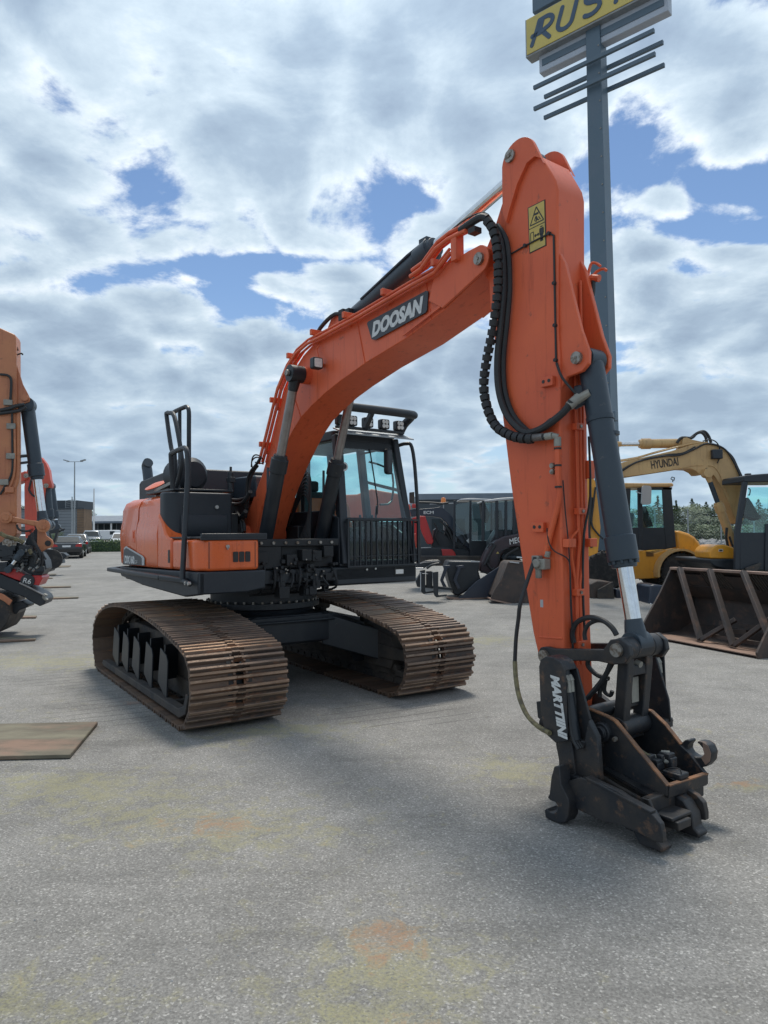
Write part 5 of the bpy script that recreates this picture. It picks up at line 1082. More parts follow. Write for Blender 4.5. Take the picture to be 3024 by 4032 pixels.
def tyre(rig, cen, r, w_, rimmat, par=None, treads=20):
    x, y, z = cen; m_ = MB()
    m_.lathe([(-w_ / 2, r * .55), (-w_ / 2, r * .88), (-w_ * .42, r * .95), (w_ * .42, r * .95), (w_ / 2, r * .88), (w_ / 2, r * .55)], cen, (0, 1, 0), 32)
    for k in range(treads):
        a_ = 2 * math.pi * k / treads
        for s_ in (-1, 1):
            aa = a_ + (0 if s_ < 0 else math.pi / treads)
            d_ = Vector((math.cos(aa), 0, math.sin(aa))); t_ = Vector((-d_.z, 0, d_.x))
            m_.beam(Vector(cen) + d_ * r * .97 + Vector((0, s_ * w_ * .05, 0)), Vector(cen) + d_ * r * .95 + Vector((0, s_ * w_ * .5, 0)) + t_ * r * .14, r * .07, r * .10, d_)
    o_ = m_.build('wheel', 'tyre', par or rig.e)
    m_ = MB(); m_.lathe([(-w_ * .44, r * .56), (-w_ * .30, r * .50), (-w_ * .2, r * .2), (-w_ * .34, r * .18), (-w_ * .34, .01)], cen, (0, 1, 0), 28); m_.build('rim', rimmat, o_); return o_

# ------------------------------------------------------------------ left: tan excavator with tilt rotator
R1 = Rig('excavator', (31, 1700), 12.2, LT_H, 'faded tan excavator cut by the left edge of the photo, nearest of its row', 'excavator', 'excavators in the row on the left')
ta = R1.poly(cA, [(-230, 300), (-130, 160), (-60, 135), (0, 150), (95, 192), (104, 215), (106, 700), (108, 1100), (108, 1500), (30, 1590), (-60, 1560), (-150, 900)], -.2, .34, 'arm', 'tan_paint', bevel=.02)
R1.poly(cA, [(104, 370), (122, 430), (150, 520), (186, 588), (196, 612), (192, 634), (170, 642), (106, 665)], -.14, .03, 'cylinder_lug', 'tan_paint', ta, extra=(([(104, 370), (122, 430), (150, 520), (186, 588), (196, 612), (192, 634), (170, 642), (106, 665)], .10, .03),))
pn_ = MB(); q = R1.pt(cA, (163, 607), -.15); pn_.cyl(q, q + Vector((0, -.03, 0)), .06, n=18); pn_.build('pin', 'tan_paint', ta)
R1.cyl(cA, (178, 655), (284, 1440), 0, .62, .115, .072)
R1.tubes(cA, [([(0, 455), (50, 462), (72, 490), (72, 560), (68, 620)], -.24, .022), ([(0, 690), (60, 678), (110, 660), (160, 652)], -.24, .032), ([(-10, 712), (70, 700), (130, 690), (170, 668)], -.24, .03), ([(118, 300), (110, 275), (103, 272)], -.1, .012), ([(103, 330), (140, 318), (148, 328)], -.1, .014), ([(78, 700), (80, 900), (78, 1090), (30, 1190), (0, 1240)], -.23, .018)], 'arm_hoses', 'rubber_hose')
R1.tubes(cA, [([(118, 700), (118, 1100), (95, 1200)], -.19, .03), ([(103, 345), (105, 700)], -.19, .012), ([(95, 800), (95, 1080), (60, 1200), (30, 1230)], -.22, .02)], 'arm_pipes', 'tan_paint', ta)
for (x, y) in ((55, 640), (75, 795), (72, 990), (30, 1160), (65, 1210)):
    m_ = MB(); q = R1.pt(cA, (x, y), -.2); m_.box(q.x - .07, q.x + .07, -.25, -.2, q.z - .05, q.z + .05); m_.build('pipe_clamp', 'seal_grey' if x != 65 else 'tan_paint', ta, bevel=.01)
R1.tubes(cA, [([(132, 990), (190, 985)], .1, .03), ([(132, 1035), (190, 1028)], .1, .025)], 'rear_pipes', 'pole_paint')
lk1 = R1.poly(cL, [(35, 150), (60, 110), (105, 95), (160, 125), (400, 180), (600, 205), (690, 200), (740, 225), (755, 270), (735, 330), (680, 350), (620, 320), (540, 285), (400, 255), (130, 212), (70, 205)], -.27, .06, 'rocker_link', 'tan_paint', bevel=.015)
for (x, y, r) in ((97, 148, .10), (675, 280, .11)):
    m_ = MB(); q = R1.pt(cL, (x, y), -.27); m_.lathe([(0, r), (.03, r), (.035, r * .6), (.05, r * .55), (.05, .01)], q, (0, -1, 0), 20); m_.build('pin', 'tan_paint', lk1)
R1.poly(cL, [(580, 330), (700, 350), (720, 430), (815, 500), (830, 560), (810, 610), (720, 640), (640, 690), (570, 620)], -.22, .05, 'tipping_link', 'tan_paint', bevel=.012, extra=(([(580, 330), (700, 350), (720, 430), (815, 500), (830, 560), (810, 610), (720, 640), (640, 690), (570, 620)], .16, .05),))
m_ = MB(); q = R1.pt(cL, (745, 550), -.23); m_.cyl(q, q + Vector((0, .02, 0)), .05, n=14); m_.build('pin', 'print_black', lk1)
R1.poly(cL, [(505, 380), (540, 330), (580, 300), (600, 380), (560, 560), (450, 700), (380, 560), (440, 430)], -.16, .10, 'coupler_arm', 'black_paint')
tr_ = Rig('tiltrotator', (60, 2200), 12.1, LT_H, 'black and red tiltrotator with hoses, hanging on the tan arm above its bucket', 'tiltrotator')
tr_.poly(cL, [(40, 520), (150, 490), (350, 560), (500, 640), (620, 700), (700, 820), (720, 950), (640, 1050), (540, 1060), (420, 1010), (250, 900), (60, 800), (-60, 760), (-60, 560)], -.20, .5, 'body', 'black_paint')
tr_.poly(cL, [(90, 520), (200, 500), (240, 560), (200, 640), (100, 640), (60, 580)], -.26, .06, 'pin_plate', 'black_paint')
m_ = MB(); q = tr_.pt(cL, (150, 548), -.27); m_.lathe([(0, .11), (.02, .11), (.025, .06), (.04, .055), (.04, .01)], q, (0, -1, 0), 18); m_.build('pin_boss', 'pin_steel', tr_.e)
tr_.poly(cL, [(-60, 850), (60, 900), (240, 960), (400, 1050), (640, 1050), (665, 1090), (600, 1210), (500, 1190), (380, 1160), (230, 1110), (60, 1040), (-60, 990)], -.27, .55, 'rotor_housing', 'rotator_red' if 'rotator_red' in MT else 'red_paint')
m_ = MB(); q = tr_.pt(cL, (425, 1135), -.30); m_.cyl(q, q + Vector((0, .06, 0)), .11, n=24); dsk = m_.build('badge_disc', 'black_paint', tr_.e, bevel=.008)
lettering('R6', .125, .085, basis(q + Vector((0, -.003, 0)), (1, 0, -.28), (.1, 0, 1)), 'decal_white', dsk, bold=.01)
tr_.poly(cL, [(-60, 1010), (60, 1050), (380, 1190), (470, 1240), (690, 1370), (720, 1430), (690, 1500), (620, 1530), (560, 1500), (450, 1440), (380, 1390), (200, 1330), (-60, 1220)], -.30, .62, 'lower_coupler', 'black_paint', bevel=.015)
tr_.poly(cL, [(300, 1150), (480, 1235), (700, 1360), (700, 1385), (470, 1265), (290, 1180)], -.33, .03, 'coupler_rib', 'dull_rod')
tr_.poly(cL, [(660, 1340), (690, 1335), (725, 1355), (720, 1375), (690, 1360), (700, 1400), (740, 1430), (700, 1445), (650, 1400)], -.32, .12, 'lock_hook', 'seal_grey')
tr_.cyl(cL, (330, 700), (130, 960), -.34, .45, .05, .032)
tr_.tubes(cL, [([(500, 380), (510, 500), (560, 600), (620, 720), (620, 850), (590, 920)], -.30, .020), ([(530, 520), (600, 640), (660, 760), (650, 880), (600, 950)], -.28, .020), ([(650, 690), (680, 750), (715, 800)], -.28, .018), ([(480, 600), (500, 700), (560, 760), (540, 860)], -.32, .03), ([(260, 260), (290, 330), (380, 360), (480, 350)], -.2, .018)], 'hoses', 'rubber_hose')
tr_.tubes(cL, [([(0, 390), (90, 440), (200, 470), (320, 510), (370, 540)], -.30, .035), ([(460, 640), (480, 690), (500, 710)], -.33, .035)], 'wrapped_hoses', 'hose_guard')
rnd = random.Random(11)
m_ = MB()
for k in range(34):
    q = tr_.pt(cL, (rnd.uniform(0, 620), rnd.uniform(600, 950)), -.24); s_ = rnd.uniform(.03, .09); m_.box(q.x - s_, q.x + s_, -.24 - s_ * .8, -.15, q.z - s_ * .6, q.z + s_ * .6)
m_.build('valve_blocks', 'black_paint', tr_.e, bevel=.01)
m_ = MB()
for k in range(12):
    q = tr_.pt(cL, (rnd.uniform(250, 600), rnd.uniform(640, 1000)), -.3); m_.cyl(q, q + Vector((.03, -.02, .03)), .022, n=8)
m_.build('fittings', 'zinc', tr_.e)
bk = Rig('excavator_bucket', (20, 2400), 12.2, LT_H, 'dark worn bucket hanging under the tiltrotator at the left edge', 'bucket')
bk.poly(cL, [(-500, 1250), (0, 1340), (140, 1420), (135, 1640), (160, 1660), (110, 1790), (0, 1930), (-200, 2020), (-450, 1950), (-560, 1600)], -.55, 1.1, 'shell', 'muddy_steel', bevel=.02)
bk.poly(cL, [(-40, 1400), (60, 1455), (140, 1520), (190, 1440), (60, 1350), (-40, 1310)], -.58, .04, 'side_cheek', 'tan_paint')
bk.poly(cL, [(140, 1520), (240, 1460), (340, 1450), (440, 1510), (420, 1550), (300, 1590), (260, 1650), (140, 1650)], -.30, .5, 'bracket', 'black_paint', bevel=.015)

# ------------------------------------------------------------------ left: red excavator behind
R2 = Rig('excavator', (120, 1950), 21.5, LT_H, 'red orange excavator behind the tan one, its rounded arm head showing above the grey building', 'excavator', 'excavators in the row on the left')
ra2 = R2.poly(cA, [(175, 1080), (200, 1020), (240, 980), (270, 995), (300, 1035), (320, 1080), (328, 1140), (340, 1178), (335, 1195), (300, 1195), (292, 1250), (290, 1330), (240, 1440), (200, 1515), (165, 1520), (160, 1400), (158, 1190), (165, 1130)], -.2, .36, 'arm', 'red_orange_paint', bevel=.02)
R2.poly(cA, [(-60, 1150), (100, 1110), (165, 1085), (190, 1110), (185, 1135), (120, 1165), (-60, 1210)], -.28, .5, 'boom', 'red_orange_paint', bevel=.02)
for (x, y) in ((172, 1117), (302, 1182)):
    m_ = MB(); q = R2.pt(cA, (x, y), -.29); m_.cyl(q, q + Vector((0, -.04, 0)), .07, n=16); m_.build('pin', 'pin_steel', ra2)
R2.cyl(cA, (303, 1190), (325, 1440), 0, .85, .13, .06)
R2.tubes(cA, [([(205, 1140), (195, 1180), (190, 1210), (215, 1245), (240, 1250)], -.26, .03)], 'arm_hoses', 'rubber_hose')
R2.poly(cL, [(395, 440), (450, 330), (500, 300), (560, 330), (490, 400), (440, 470), (400, 470)], -.2, .3, 'arm_tip', 'red_orange_paint')
R2.poly(cL, [(640, 640), (760, 640), (820, 760), (820, 860), (790, 980), (700, 1010), (640, 960)], -.3, .6, 'tool', 'black_paint')
m_ = MB(); q = R2.pt(cL, (800, 800), -.33); m_.lathe([(0, .30), (.12, .30), (.14, .2)], q, (0, 1, 0), 22); m_.build('tool_drum', 'tyre', R2.e)
R3 = Rig('excavator', (350, 1980), 28.5, LT_H, 'third excavator of the left row, just its dark cylinder and linkage beside the sedan', 'excavator', 'excavators in the row on the left')
R3.cyl(cA, (335, 1185), (371, 1452), 0, .80, .13, .07)
R3.poly(cA, [(318, 1160), (338, 1165), (346, 1190), (340, 1205), (318, 1200)], -.12, .24, 'cylinder_lug', 'red_orange_paint')
R3.poly(cL, [(760, 350), (870, 330), (905, 320), (915, 345), (890, 420), (860, 520), (830, 560), (800, 560), (850, 440), (860, 390), (770, 400)], -.15, .3, 'linkage', 'black_paint')
R3.poly(cL, [(760, 690), (990, 700), (1040, 740), (1030, 770), (960, 800), (975, 860), (800, 850), (760, 800)], -.3, .6, 'tool', 'black_paint')
R3.poly(cL, [(820, 750), (910, 755), (905, 790), (820, 790)], -.33, .03, 'tool_plate', 'tan_paint')
R3.tubes(cL, [([(900, 380), (960, 350), (1010, 325)], .0, .03), ([(770, 390), (790, 460), (800, 540)], -.2, .03), ([(870, 340), (950, 320), (990, 360)], 0, .02)], 'hoses', 'rubber_hose')

# ------------------------------------------------------------------ mats on the asphalt
def mat_slab(c, pts, label, zt_=.035):
    P_ = []
    for (x, y) in pts:
        d_ = ray(*c(x, y)); dep = 10
        for _ in range(30):
            t_ = (gz(dep) + zt_ - EYE) / d_.z; dep = (CP + d_ * t_).y
        P_.append(CP + d_ * t_)
    cen = sum(P_, Vector()) / len(P_); cen.z = gz(cen.y)
    m_ = MB(); n_ = len(P_)
    m_.v = [tuple(p - cen) for p in P_] + [tuple(Vector((p.x, p.y, gz(p.y) + .004)) - cen) for p in P_]
    m_.f = [tuple(range(n_)), tuple(range(2 * n_ - 1, n_ - 1, -1))] + [(i, i + n_, (i + 1) % n_ + n_, (i + 1) % n_) for i in range(n_)]; m_.m = [0] * len(m_.f)
    nrm = (P_[1] - P_[0]).cross(P_[2] - P_[1])
    if nrm.z < 0: m_.f = [f_[::-1] for f_ in m_.f]
    o_ = m_.build('ground_mat', 'ground_mat', bevel=.006); o_.location = cen
    tag(o_, label, 'ground mat', 'mats in front of the left row of machines'); return o_
cM = crop(0, 2500, 2.765)
mat_slab(cM, [(-700, 1335), (765, 1300), (1065, 942), (-500, 975)], 'weathered wooden mat lying nearest, left of the rusty tracks')
mat_slab(cL, [(-300, 2080), (545, 2040), (560, 2020), (-300, 1990)], 'thin mat under the dark bucket, second from the camera')
mat_slab(cL, [(100, 1700), (555, 1695), (575, 1670), (150, 1660)], 'grey mat just beyond the dark bucket, third from the camera')
mat_slab(cL, [(380, 1420), (1215, 1390), (1225, 1378), (400, 1380)], 'long pale mat beside the lock hook of the tiltrotator')
mat_slab(cL, [(420, 1240), (1105, 1222), (1105, 1212), (430, 1215)], 'long mat just below the round R6 badge')
mat_slab(cL, [(600, 1092), (820, 1088), (820, 1080), (610, 1080)], 'short thin mat level with the top of the red housing')
mat_slab(cL, [(600, 1048), (860, 1042), (875, 1020), (640, 1024)], 'small mat behind the red excavator tool')
mat_slab(cL, [(740, 920), (1075, 912), (1105, 892), (780, 895)], 'furthest grey mat, in front of the black sedan')

# ------------------------------------------------------------------ cars
def car(name, label, px, depth, width, length, height, mat_, facing, suv=False, group=None, zoff=None):
    """simple real car: body, cabin, wheels, lamps. facing 1 = front towards the camera."""
    p = at(px[0], px[1], depth); g0 = gz(depth)
    e = empty(name, (p.x, depth, g0), 0.34, label, 'car', group)
    hw = width / 2; l = length; s_ = -1
    # local -y is the end that looks at the camera
    if facing > 0:   # bonnet end near the camera
        low = [(0, .30), (0, .62), (.08, .74), (.95, .92), (l * .85, .98), (l, .92), (l, .30)]; cab_ = [(.85, .90), (1.55, height - .06), (2.0, height), (l * .72, height), (l * .92, .95)]
        if suv: low = [(0, .35), (0, .72), (.08, .88), (.95, 1.02), (l * .85, 1.05), (l, 1.0), (l, .35)]; cab_ = [(.80, 1.0), (1.4, height - .06), (1.9, height), (l * .82, height), (l * .97, 1.0)]
    else:
        low = [(0, .32), (-.03, .60), (0, .95), (.25, 1.0), (.9, 1.0), (l * .70, .96), (l * .96, .78), (l, .55), (l, .30)]; cab_ = [(.40, .98), (1.05, height - .03), (1.5, height), (2.3, height - .02), (3.15, .96)]
    b_ = MB(); b_.prism([(a_ - 0, z_) for a_, z_ in low], -hw, hw, 'x'); b_.prism([(.15, .18), (.15, .4), (l - .15, .4), (l - .15, .18)], -hw + .08, hw - .08, 'x')
    body = b_.build('body', mat_, e, bevel=.10, seg=3)
    # cabin, tapered inward
    m_ = MB(); n_ = len(cab_)
    for sx in (-1, 1):
        for a_, z_ in cab_: k_ = (z_ - .95) / (height - .95); m_.v.append((sx * (hw - .06 - .20 * max(k_, 0)), a_, z_))
    m_.f = [tuple(range(n_)), tuple(range(2 * n_ - 1, n_ - 1, -1))] + [(i, i + n_, (i + 1) % n_ + n_, (i + 1) % n_) for i in range(n_)]; m_.m = [0] * len(m_.f)
    cb_ = m_.build('cabin', mat_, e, bevel=.05, seg=2)
    a0, a1 = cab_[0], cab_[1]; a2 = ((a0[0] * .88 + a1[0] * .12), (a0[1] * .88 + a1[1] * .12)); a3 = ((a0[0] * .12 + a1[0] * .88), (a0[1] * .12 + a1[1] * .88)); dy = -.012
    m_ = MB(); m_.sheet([[(-hw + .16, a2[0] + dy, a2[1] + .012), (hw - .16, a2[0] + dy, a2[1] + .012), (hw - .32, a3[0] + dy, a3[1] + .012), (-hw + .32, a3[0] + dy, a3[1] + .012)]]); m_.build('windscreen', 'window_dark', cb_)
    for sx in (-1, 1):
        m_ = MB(); q_ = []
        for a_, z_ in ((a2[0] + .35, a2[1]), (a3[0] + .25, a3[1] - .03), (cab_[3][0] - .05, height - .1), (cab_[-1][0] - .5, a2[1])):
            k_ = (z_ - .95) / (height - .95); q_.append((sx * (hw - .05 - .20 * max(k_, 0)), a_, z_))
        m_.sheet([q_]); m_.build('side_window', 'window_dark', cb_)
        for yy in (.75, l - .85):
            w_ = MB(); w_.lathe([(-.11, .2), (-.11, .31), (.11, .31), (.11, .2)], (sx * (hw - .10), yy, .315), (1, 0, 0), 20); wo_ = w_.build('wheel', 'tyre', e); w_ = MB(); w_.lathe([(0, .2), (.02, .19), (.01, .05)], (sx * (hw + .005), yy, .315), (sx, 0, 0), 16); w_.build('rim', 'zinc', wo_)
        m_ = MB(); m_.box(sx * hw, sx * (hw + .14), 1.25, 1.35, .95, 1.08); m_.build('mirror', mat_, e, bevel=.02)
        m_ = MB()
        if facing > 0: m_.prism([(sx * (hw - .08), .62), (sx * (hw - .5), .64), (sx * (hw - .45), .74), (sx * (hw - .06), .78)], -.015, .04, 'y') ; m_.build('headlight', 'lens', e)
        else: m_.prism([(sx * (hw - .02), .72), (sx * (hw - .42), .76), (sx * (hw - .34), .88), (sx * (hw - .03), .92)], -.03, .05, 'y'); m_.build('tail_light', 'tail_red', e)
    m_ = MB(); z0 = .45 if facing > 0 else .72; m_.box(-.24, .24, -.045, -.02, z0, z0 + .11); m_.build('number_plate', 'white_paint', e)
    if facing > 0: m_ = MB(); m_.box(-.5, .5, -.012, .02, .56, .70); m_.build('grille', 'print_black', e, bevel=.01)
    return e
car('parked_car', 'black sedan seen from behind, parked beyond the left row of machines', (262, 2150), 44, 1.80, 4.5, 1.42, 'car_black', -1)
car('parked_car', 'silver suv facing the yard behind the low green hedge', (357, 2120), 78, 1.95, 4.4, 1.72, 'car_silver', 1, True)
car('parked_car', 'grey hatchback half hidden behind the black sedan', (297, 2120), 52, 1.75, 4.0, 1.50, 'car_grey', -1)
car('parked_car', 'white car partly hidden behind the tan excavator arm', (68, 2125), 56, 1.8, 4.2, 1.48, 'car_white', 1)
car('parked_car', 'pale car showing between the hedge and the orange counterweight', (474, 2115), 66, 1.8, 4.2, 1.50, 'car_white', 1)
vn_ = MB(); vn_.box(-1.6, 1.6, 0, 1.9, .45, 1.7); p = at(408, 2100, 92); ve = empty('delivery_van', (p.x, 92, gz(92)), .05, 'white van behind the silver suv by the low building', 'van')
vn_.build('body', 'car_white', ve, bevel=.12)
for x in (-1.1, 1.1):
    w_ = MB(); w_.lathe([(-.1, .2), (-.1, .35), (.1, .35), (.1, .2)], (x, .05, .36), (0, 1, 0), 18); w_.build('wheel', 'tyre', ve)
m_ = MB(); m_.box(-1.45, -.7, -.01, .02, 1.1, 1.55); m_.box(.8, 1.4, -.01, .02, 1.1, 1.55); m_.build('window', 'window_dark', ve)

# ------------------------------------------------------------------ hedge, kerb
def leafy(mb, cen, rad, n_, size, rnd_, flat=.0, mi=0):
    for _ in range(n_):
        while True:
            d_ = Vector((rnd_.uniform(-1, 1), rnd_.uniform(-1, 1), rnd_.uniform(-1, 1)))
            if .15 < d_.length < 1: break
        p_ = Vector(cen) + Vector((d_.x * rad[0], d_.y * rad[1], d_.z * rad[2]))
        a_ = Vector((rnd_.gauss(0, 1), rnd_.gauss(0, 1), rnd_.gauss(0, .6))).normalized(); b_ = a_.orthogonal().normalized(); s_ = size * rnd_.uniform(.6, 1.4)
        k_ = len(mb.v); mb.v += [tuple(p_ - a_ * s_), tuple(p_ + b_ * s_ * .45), tuple(p_ + a_ * s_), tuple(p_ - b_ * s_ * .45)]; mb.f.append((k_, k_ + 1, k_ + 2, k_ + 3)); mb.m.append(mi)
def hedge(x0, x1, y_, h_, label, seed, dep=1.3):
    rnd_ = random.Random(seed); e = empty('hedge', ((x0 + x1) / 2, y_, gz(y_)), 0, label, 'hedge', 'clipped hedges along the far kerb'); hw_ = (x1 - x0) / 2
    m_ = MB(); m_.box(-hw_, hw_, -dep / 2 + .12, dep / 2 - .12, 0, h_ - .14); m_.build('twigs', 'leaf_dark', e)
    m_ = MB()
    for _ in range(int(1300 * hw_ / 5)):
        f_ = rnd_.random(); x = rnd_.uniform(-hw_, hw_)
        if f_ < .6: p_ = Vector((x, -dep / 2 + rnd_.uniform(-.06, .12), rnd_.uniform(.03, h_)))
        else: p_ = Vector((x, rnd_.uniform(-dep / 2, dep / 2), h_ + rnd_.uniform(-.14, .07) + .05 * math.sin(x * 2.3)))
        a_ = Vector((rnd_.gauss(0, 1), rnd_.gauss(0, .6), rnd_.gauss(0, 1))).normalized(); b_ = a_.orthogonal().normalized(); s_ = rnd_.uniform(.04, .10)
        k_ = len(m_.v); m_.v += [tuple(p_ - a_ * s_), tuple(p_ + b_ * s_ * .6), tuple(p_ + a_ * s_), tuple(p_ - b_ * s_ * .6)]; m_.f.append((k_, k_ + 1, k_ + 2, k_ + 3)); m_.m.append(0)
    m_.build('foliage', 'leaf_green', e)
def gx(px_, y_): return (at(px_, 2110, y_)).x
hedge(gx(306, 56), gx(560, 56), 57.4, .95, 'low green hedge beyond the kerb, left of the big excavator', 1)
hedge(gx(-200, 58), gx(60, 58), 58, .95, 'low green hedge behind the tan excavator at the left edge', 2)
hedge(gx(640, 62), gx(1000, 62), 62, .85, 'low green hedge hidden mostly behind the orange excavator body', 3)
k = MB(); xa, xb = gx(305, 57), gx(1500, 57); k.box(xa, xb, 56.9, 57.15, gz(57), gz(57) + .14); k.box(gx(-300, 57), gx(100, 57), 56.9, 57.15, gz(57), gz(57) + .14)
tag(k.build('kerb', 'kerb_stone'), kind='structure')
k = MB(); k.box(gx(-300, 57), gx(1500, 57), 57.16, 59.5, gz(58), gz(58) + .10); tag(k.build('verge', 'soil'), kind='structure')

# ------------------------------------------------------------------ buildings
def bx_(x0, x1, z0, z1, y_, dep, name, mat_, par, org, **k_):
    m_ = MB(); m_.box(x0 - org[0], x1 - org[0], y_ - org[1], y_ + dep - org[1], z0 - org[2], z1 - org[2]); return m_.build(name, mat_, par, **k_)
yb = 108; g0 = gz(yb); org = (gx(200, yb), yb, g0)
B1 = empty('shop_building', org, 0, 'grey box shaped shop with pale lettering behind the left row of machines', 'building')
zt_ = at(200, 2006, yb).z
wall = bx_(gx(-500, yb), gx(303, yb), g0, zt_, yb, 3, 'wall', 'facade_grey', B1, org)
for k in range(12):
    zz = g0 + .45 + k * .46
    if zz < zt_ - .1: bx_(gx(-500, yb), gx(303, yb), zz, zz + .03, yb - .02, .02, 'cladding_joint', 'facade_dark', wall, org)
bx_(gx(-500, yb), gx(332, yb), zt_, zt_ + .18, yb - .15, 3.2, 'roof_edge', 'facade_dark', B1, org)
br_ = bx_(gx(304, yb), gx(331, yb), g0, zt_, yb - .1, 3, 'brick_wall', 'facade_brown', B1, org)
for k in range(14): bx_(gx(304, yb), gx(331, yb), g0 + .2 + k * .38, g0 + .24 + k * .38, yb - .12, .02, 'board_joint', 'facade_dark', br_, org)
for (xx) in (287, 296): bx_(gx(xx, yb), gx(xx + 2, yb), g0, zt_, yb - .12, .12, 'downpipe', 'galvanised', B1, org)
bx_(gx(70, yb), gx(101, yb), g0 + 2.3, g0 + 2.7, yb - .8, .8, 'canopy', 'white_paint', B1, org)
bx_(gx(193, yb), gx(281, yb), zt_ + .18, at(200, 1968, yb).z, yb + 2, 6, 'plant_room', 'facade_dark', B1, org)
st2 = MB()
for k in range(5): z_ = at(200, 1998 - k * 7, yb).z; st2.beam((gx(240, yb) - org[0], 1.5, z_ - g0), (gx(282, yb) - org[0], 1.5, z_ - g0 + .25), .05, .05)
for xx in (240, 262, 281): st2.beam((gx(xx, yb) - org[0], 1.5, zt_ - g0), (gx(xx, yb) - org[0], 1.5, at(200, 1969, yb).z - g0), .06, .06, (0, 1, 0))
st2.build('roof_railing', 'galvanised', B1)
pA, pB = at(192, 2034, yb), at(231, 2034, yb)
lettering('ales', pB.x - pA.x, .85, basis(((pA.x + pB.x) / 2 - org[0], -.05, pA.z - g0), (1, 0, 0), (0, 0, 1)), 'white_paint', B1, bold=.02, thick=.1)
yb2 = 128; g0 = gz(yb2); org = (gx(420, yb2), yb2, g0)
B2 = empty('low_building', org, 0, 'long low building with grey roof and columns behind the silver suv', 'building')
zr0, zr1 = at(400, 2060, yb2).z, at(400, 2028, yb2).z
bx_(gx(330, yb2), gx(900, yb2), g0, zr0, yb2 + 3, 20, 'wall', 'facade_dark', B2, org)
m_ = MB(); m_.prism([(-.0, zr0 - g0), (-.0, zr0 - g0 + .35), (4, zr1 - g0), (24, zr1 - g0), (24, zr0 - g0)], gx(330, yb2) - org[0], gx(900, yb2) - org[0], 'x'); m_.build('roof', 'roof_slate', B2)
for k in range(26):
    x = gx(333, yb2) + k * 1.15
    if x > gx(900, yb2): break
    bx_(x, x + .12, g0 + 1.6, zr0 - .05, yb2 + 2.94, .06, 'mullion', 'galvanised', B2, org)
    if k % 4 == 0: bx_(x, x + .25, g0, zr0, yb2 + .2, .25, 'column', 'white_paint', B2, org)
    else: bx_(x + .14, x + 1.1, g0 + 1.7, zr0 - .2, yb2 + 2.98, .03, 'window', 'window_dark', B2, org)
yb3 = 60; g0 = gz(yb3); org = (gx(1850, yb3), yb3, g0)
B3 = empty('dark_hall', org, 0, 'long flat roofed black hall behind the dark machines right of the cab', 'building')
zt3 = at(1850, 1943, yb3).z
hw = bx_(gx(1645, yb3), gx(2420, yb3), g0, zt3 - .5, yb3, 25, 'wall', 'facade_dark', B3, org); bx_(gx(1643, yb3), gx(2422, yb3), zt3 - .5, zt3, yb3 - .15, 25.3, 'roof_edge', 'roof_slate', B3, org)
for k in range(10):
    x = gx(1645, yb3) + 1.2 + k * 1.7
    bx_(x, x + 1.1, g0 + 1.0, g0 + 2.4, yb3 - .03, .03, 'window', 'window_dark', B3, org)

# ------------------------------------------------------------------ lamp posts
def lamp_post(px_, ytop, depth, label, heads=True, r=.09, mat_='galvanised'):
    p = at(px_, ytop, depth); g0 = gz(depth); h_ = p.z - g0
    e = empty('street_lamp', (p.x, depth, g0), 0, label, 'street lamp')
    m_ = MB(); m_.cyl((0, 0, 0), (0, 0, h_), r * 1.3, r * .7, 12); m_.cyl((0, 0, 0), (0, 0, .3), r * 2, r * 2, 12); m_.build('pole', mat_, e)
    if heads:
        for s_ in (-1, 1):
            m_ = MB(); m_.beam((0, 0, h_), (s_ * 1.05, 0, h_), .08, .06); m_.box(s_ * .85 - .3, s_ * .85 + .3, -.2, .2, h_ - .02, h_ + .18) if False else m_.add([(s_ * .75, -.2, h_ + .02), (s_ * 1.35, -.2, h_ + .16), (s_ * 1.35, .2, h_ + .16), (s_ * .75, .2, h_ + .02), (s_ * .75, -.2, h_ + .14), (s_ * 1.35, -.2, h_ + .30), (s_ * 1.35, .2, h_ + .30), (s_ * .75, .2, h_ + .14)], [(0, 1, 2, 3), (7, 6, 5, 4), (0, 4, 5, 1), (1, 5, 6, 2), (2, 6, 7, 3), (3, 7, 4, 0)]); m_.build('lamp_head', mat_, e)
    return e
lamp_post(294, 1818, 88, 'tall lamp post with two heads above the grey shop')
lamp_post(284, 1956, 98, 'shorter lamp post with one small head beside the shop roof', False, .10)
e3 = lamp_post(370, 1924, 100, 'white flagpole behind the silver suv', False, .12, 'white_paint')
e3.name = 'flagpole'; e3['category'] = 'flagpole'

# ------------------------------------------------------------------ sign pylon
dS = 22.0; pc = at(2420, 2110, dS); tw = Vector((.75, -.66, 0)).normalized()       # panels run towards the camera on the right
PY = empty('sign_pylon', (pc.x, pc.y, gz(dS)), math.atan2(tw.y, tw.x), 'tall dark sign pylon carrying a yellow RUSTA board high above the orange arm', 'sign')
Fp = Frame(pc.x, pc.y, math.atan2(tw.x, -tw.y), gz(dS))                              # u along the board towards the right
m_ = MB(); H_ = 21.0
def ht(y): return Fp.v(2350, y, 0)[2]
c0 = Fp.v(2390, 1700, 0)[0]; c1 = Fp.v(2345, 190, 0)[0]
wb, wt = .31, .225
m_.add([(c0 - wb, -wb, 0), (c0 + wb, -wb, 0), (c0 + wb, wb, 0), (c0 - wb, wb, 0), (c1 - wt, -wt, H_), (c1 + wt, -wt, H_), (c1 + wt, wt, H_), (c1 - wt, wt, H_)], [(3, 2, 1, 0), (4, 5, 6, 7), (0, 1, 5, 4), (1, 2, 6, 5), (2, 3, 7, 6), (3, 0, 4, 7)])
po = m_.build('pole', 'pole_paint', PY, bevel=.02)
m_ = MB()
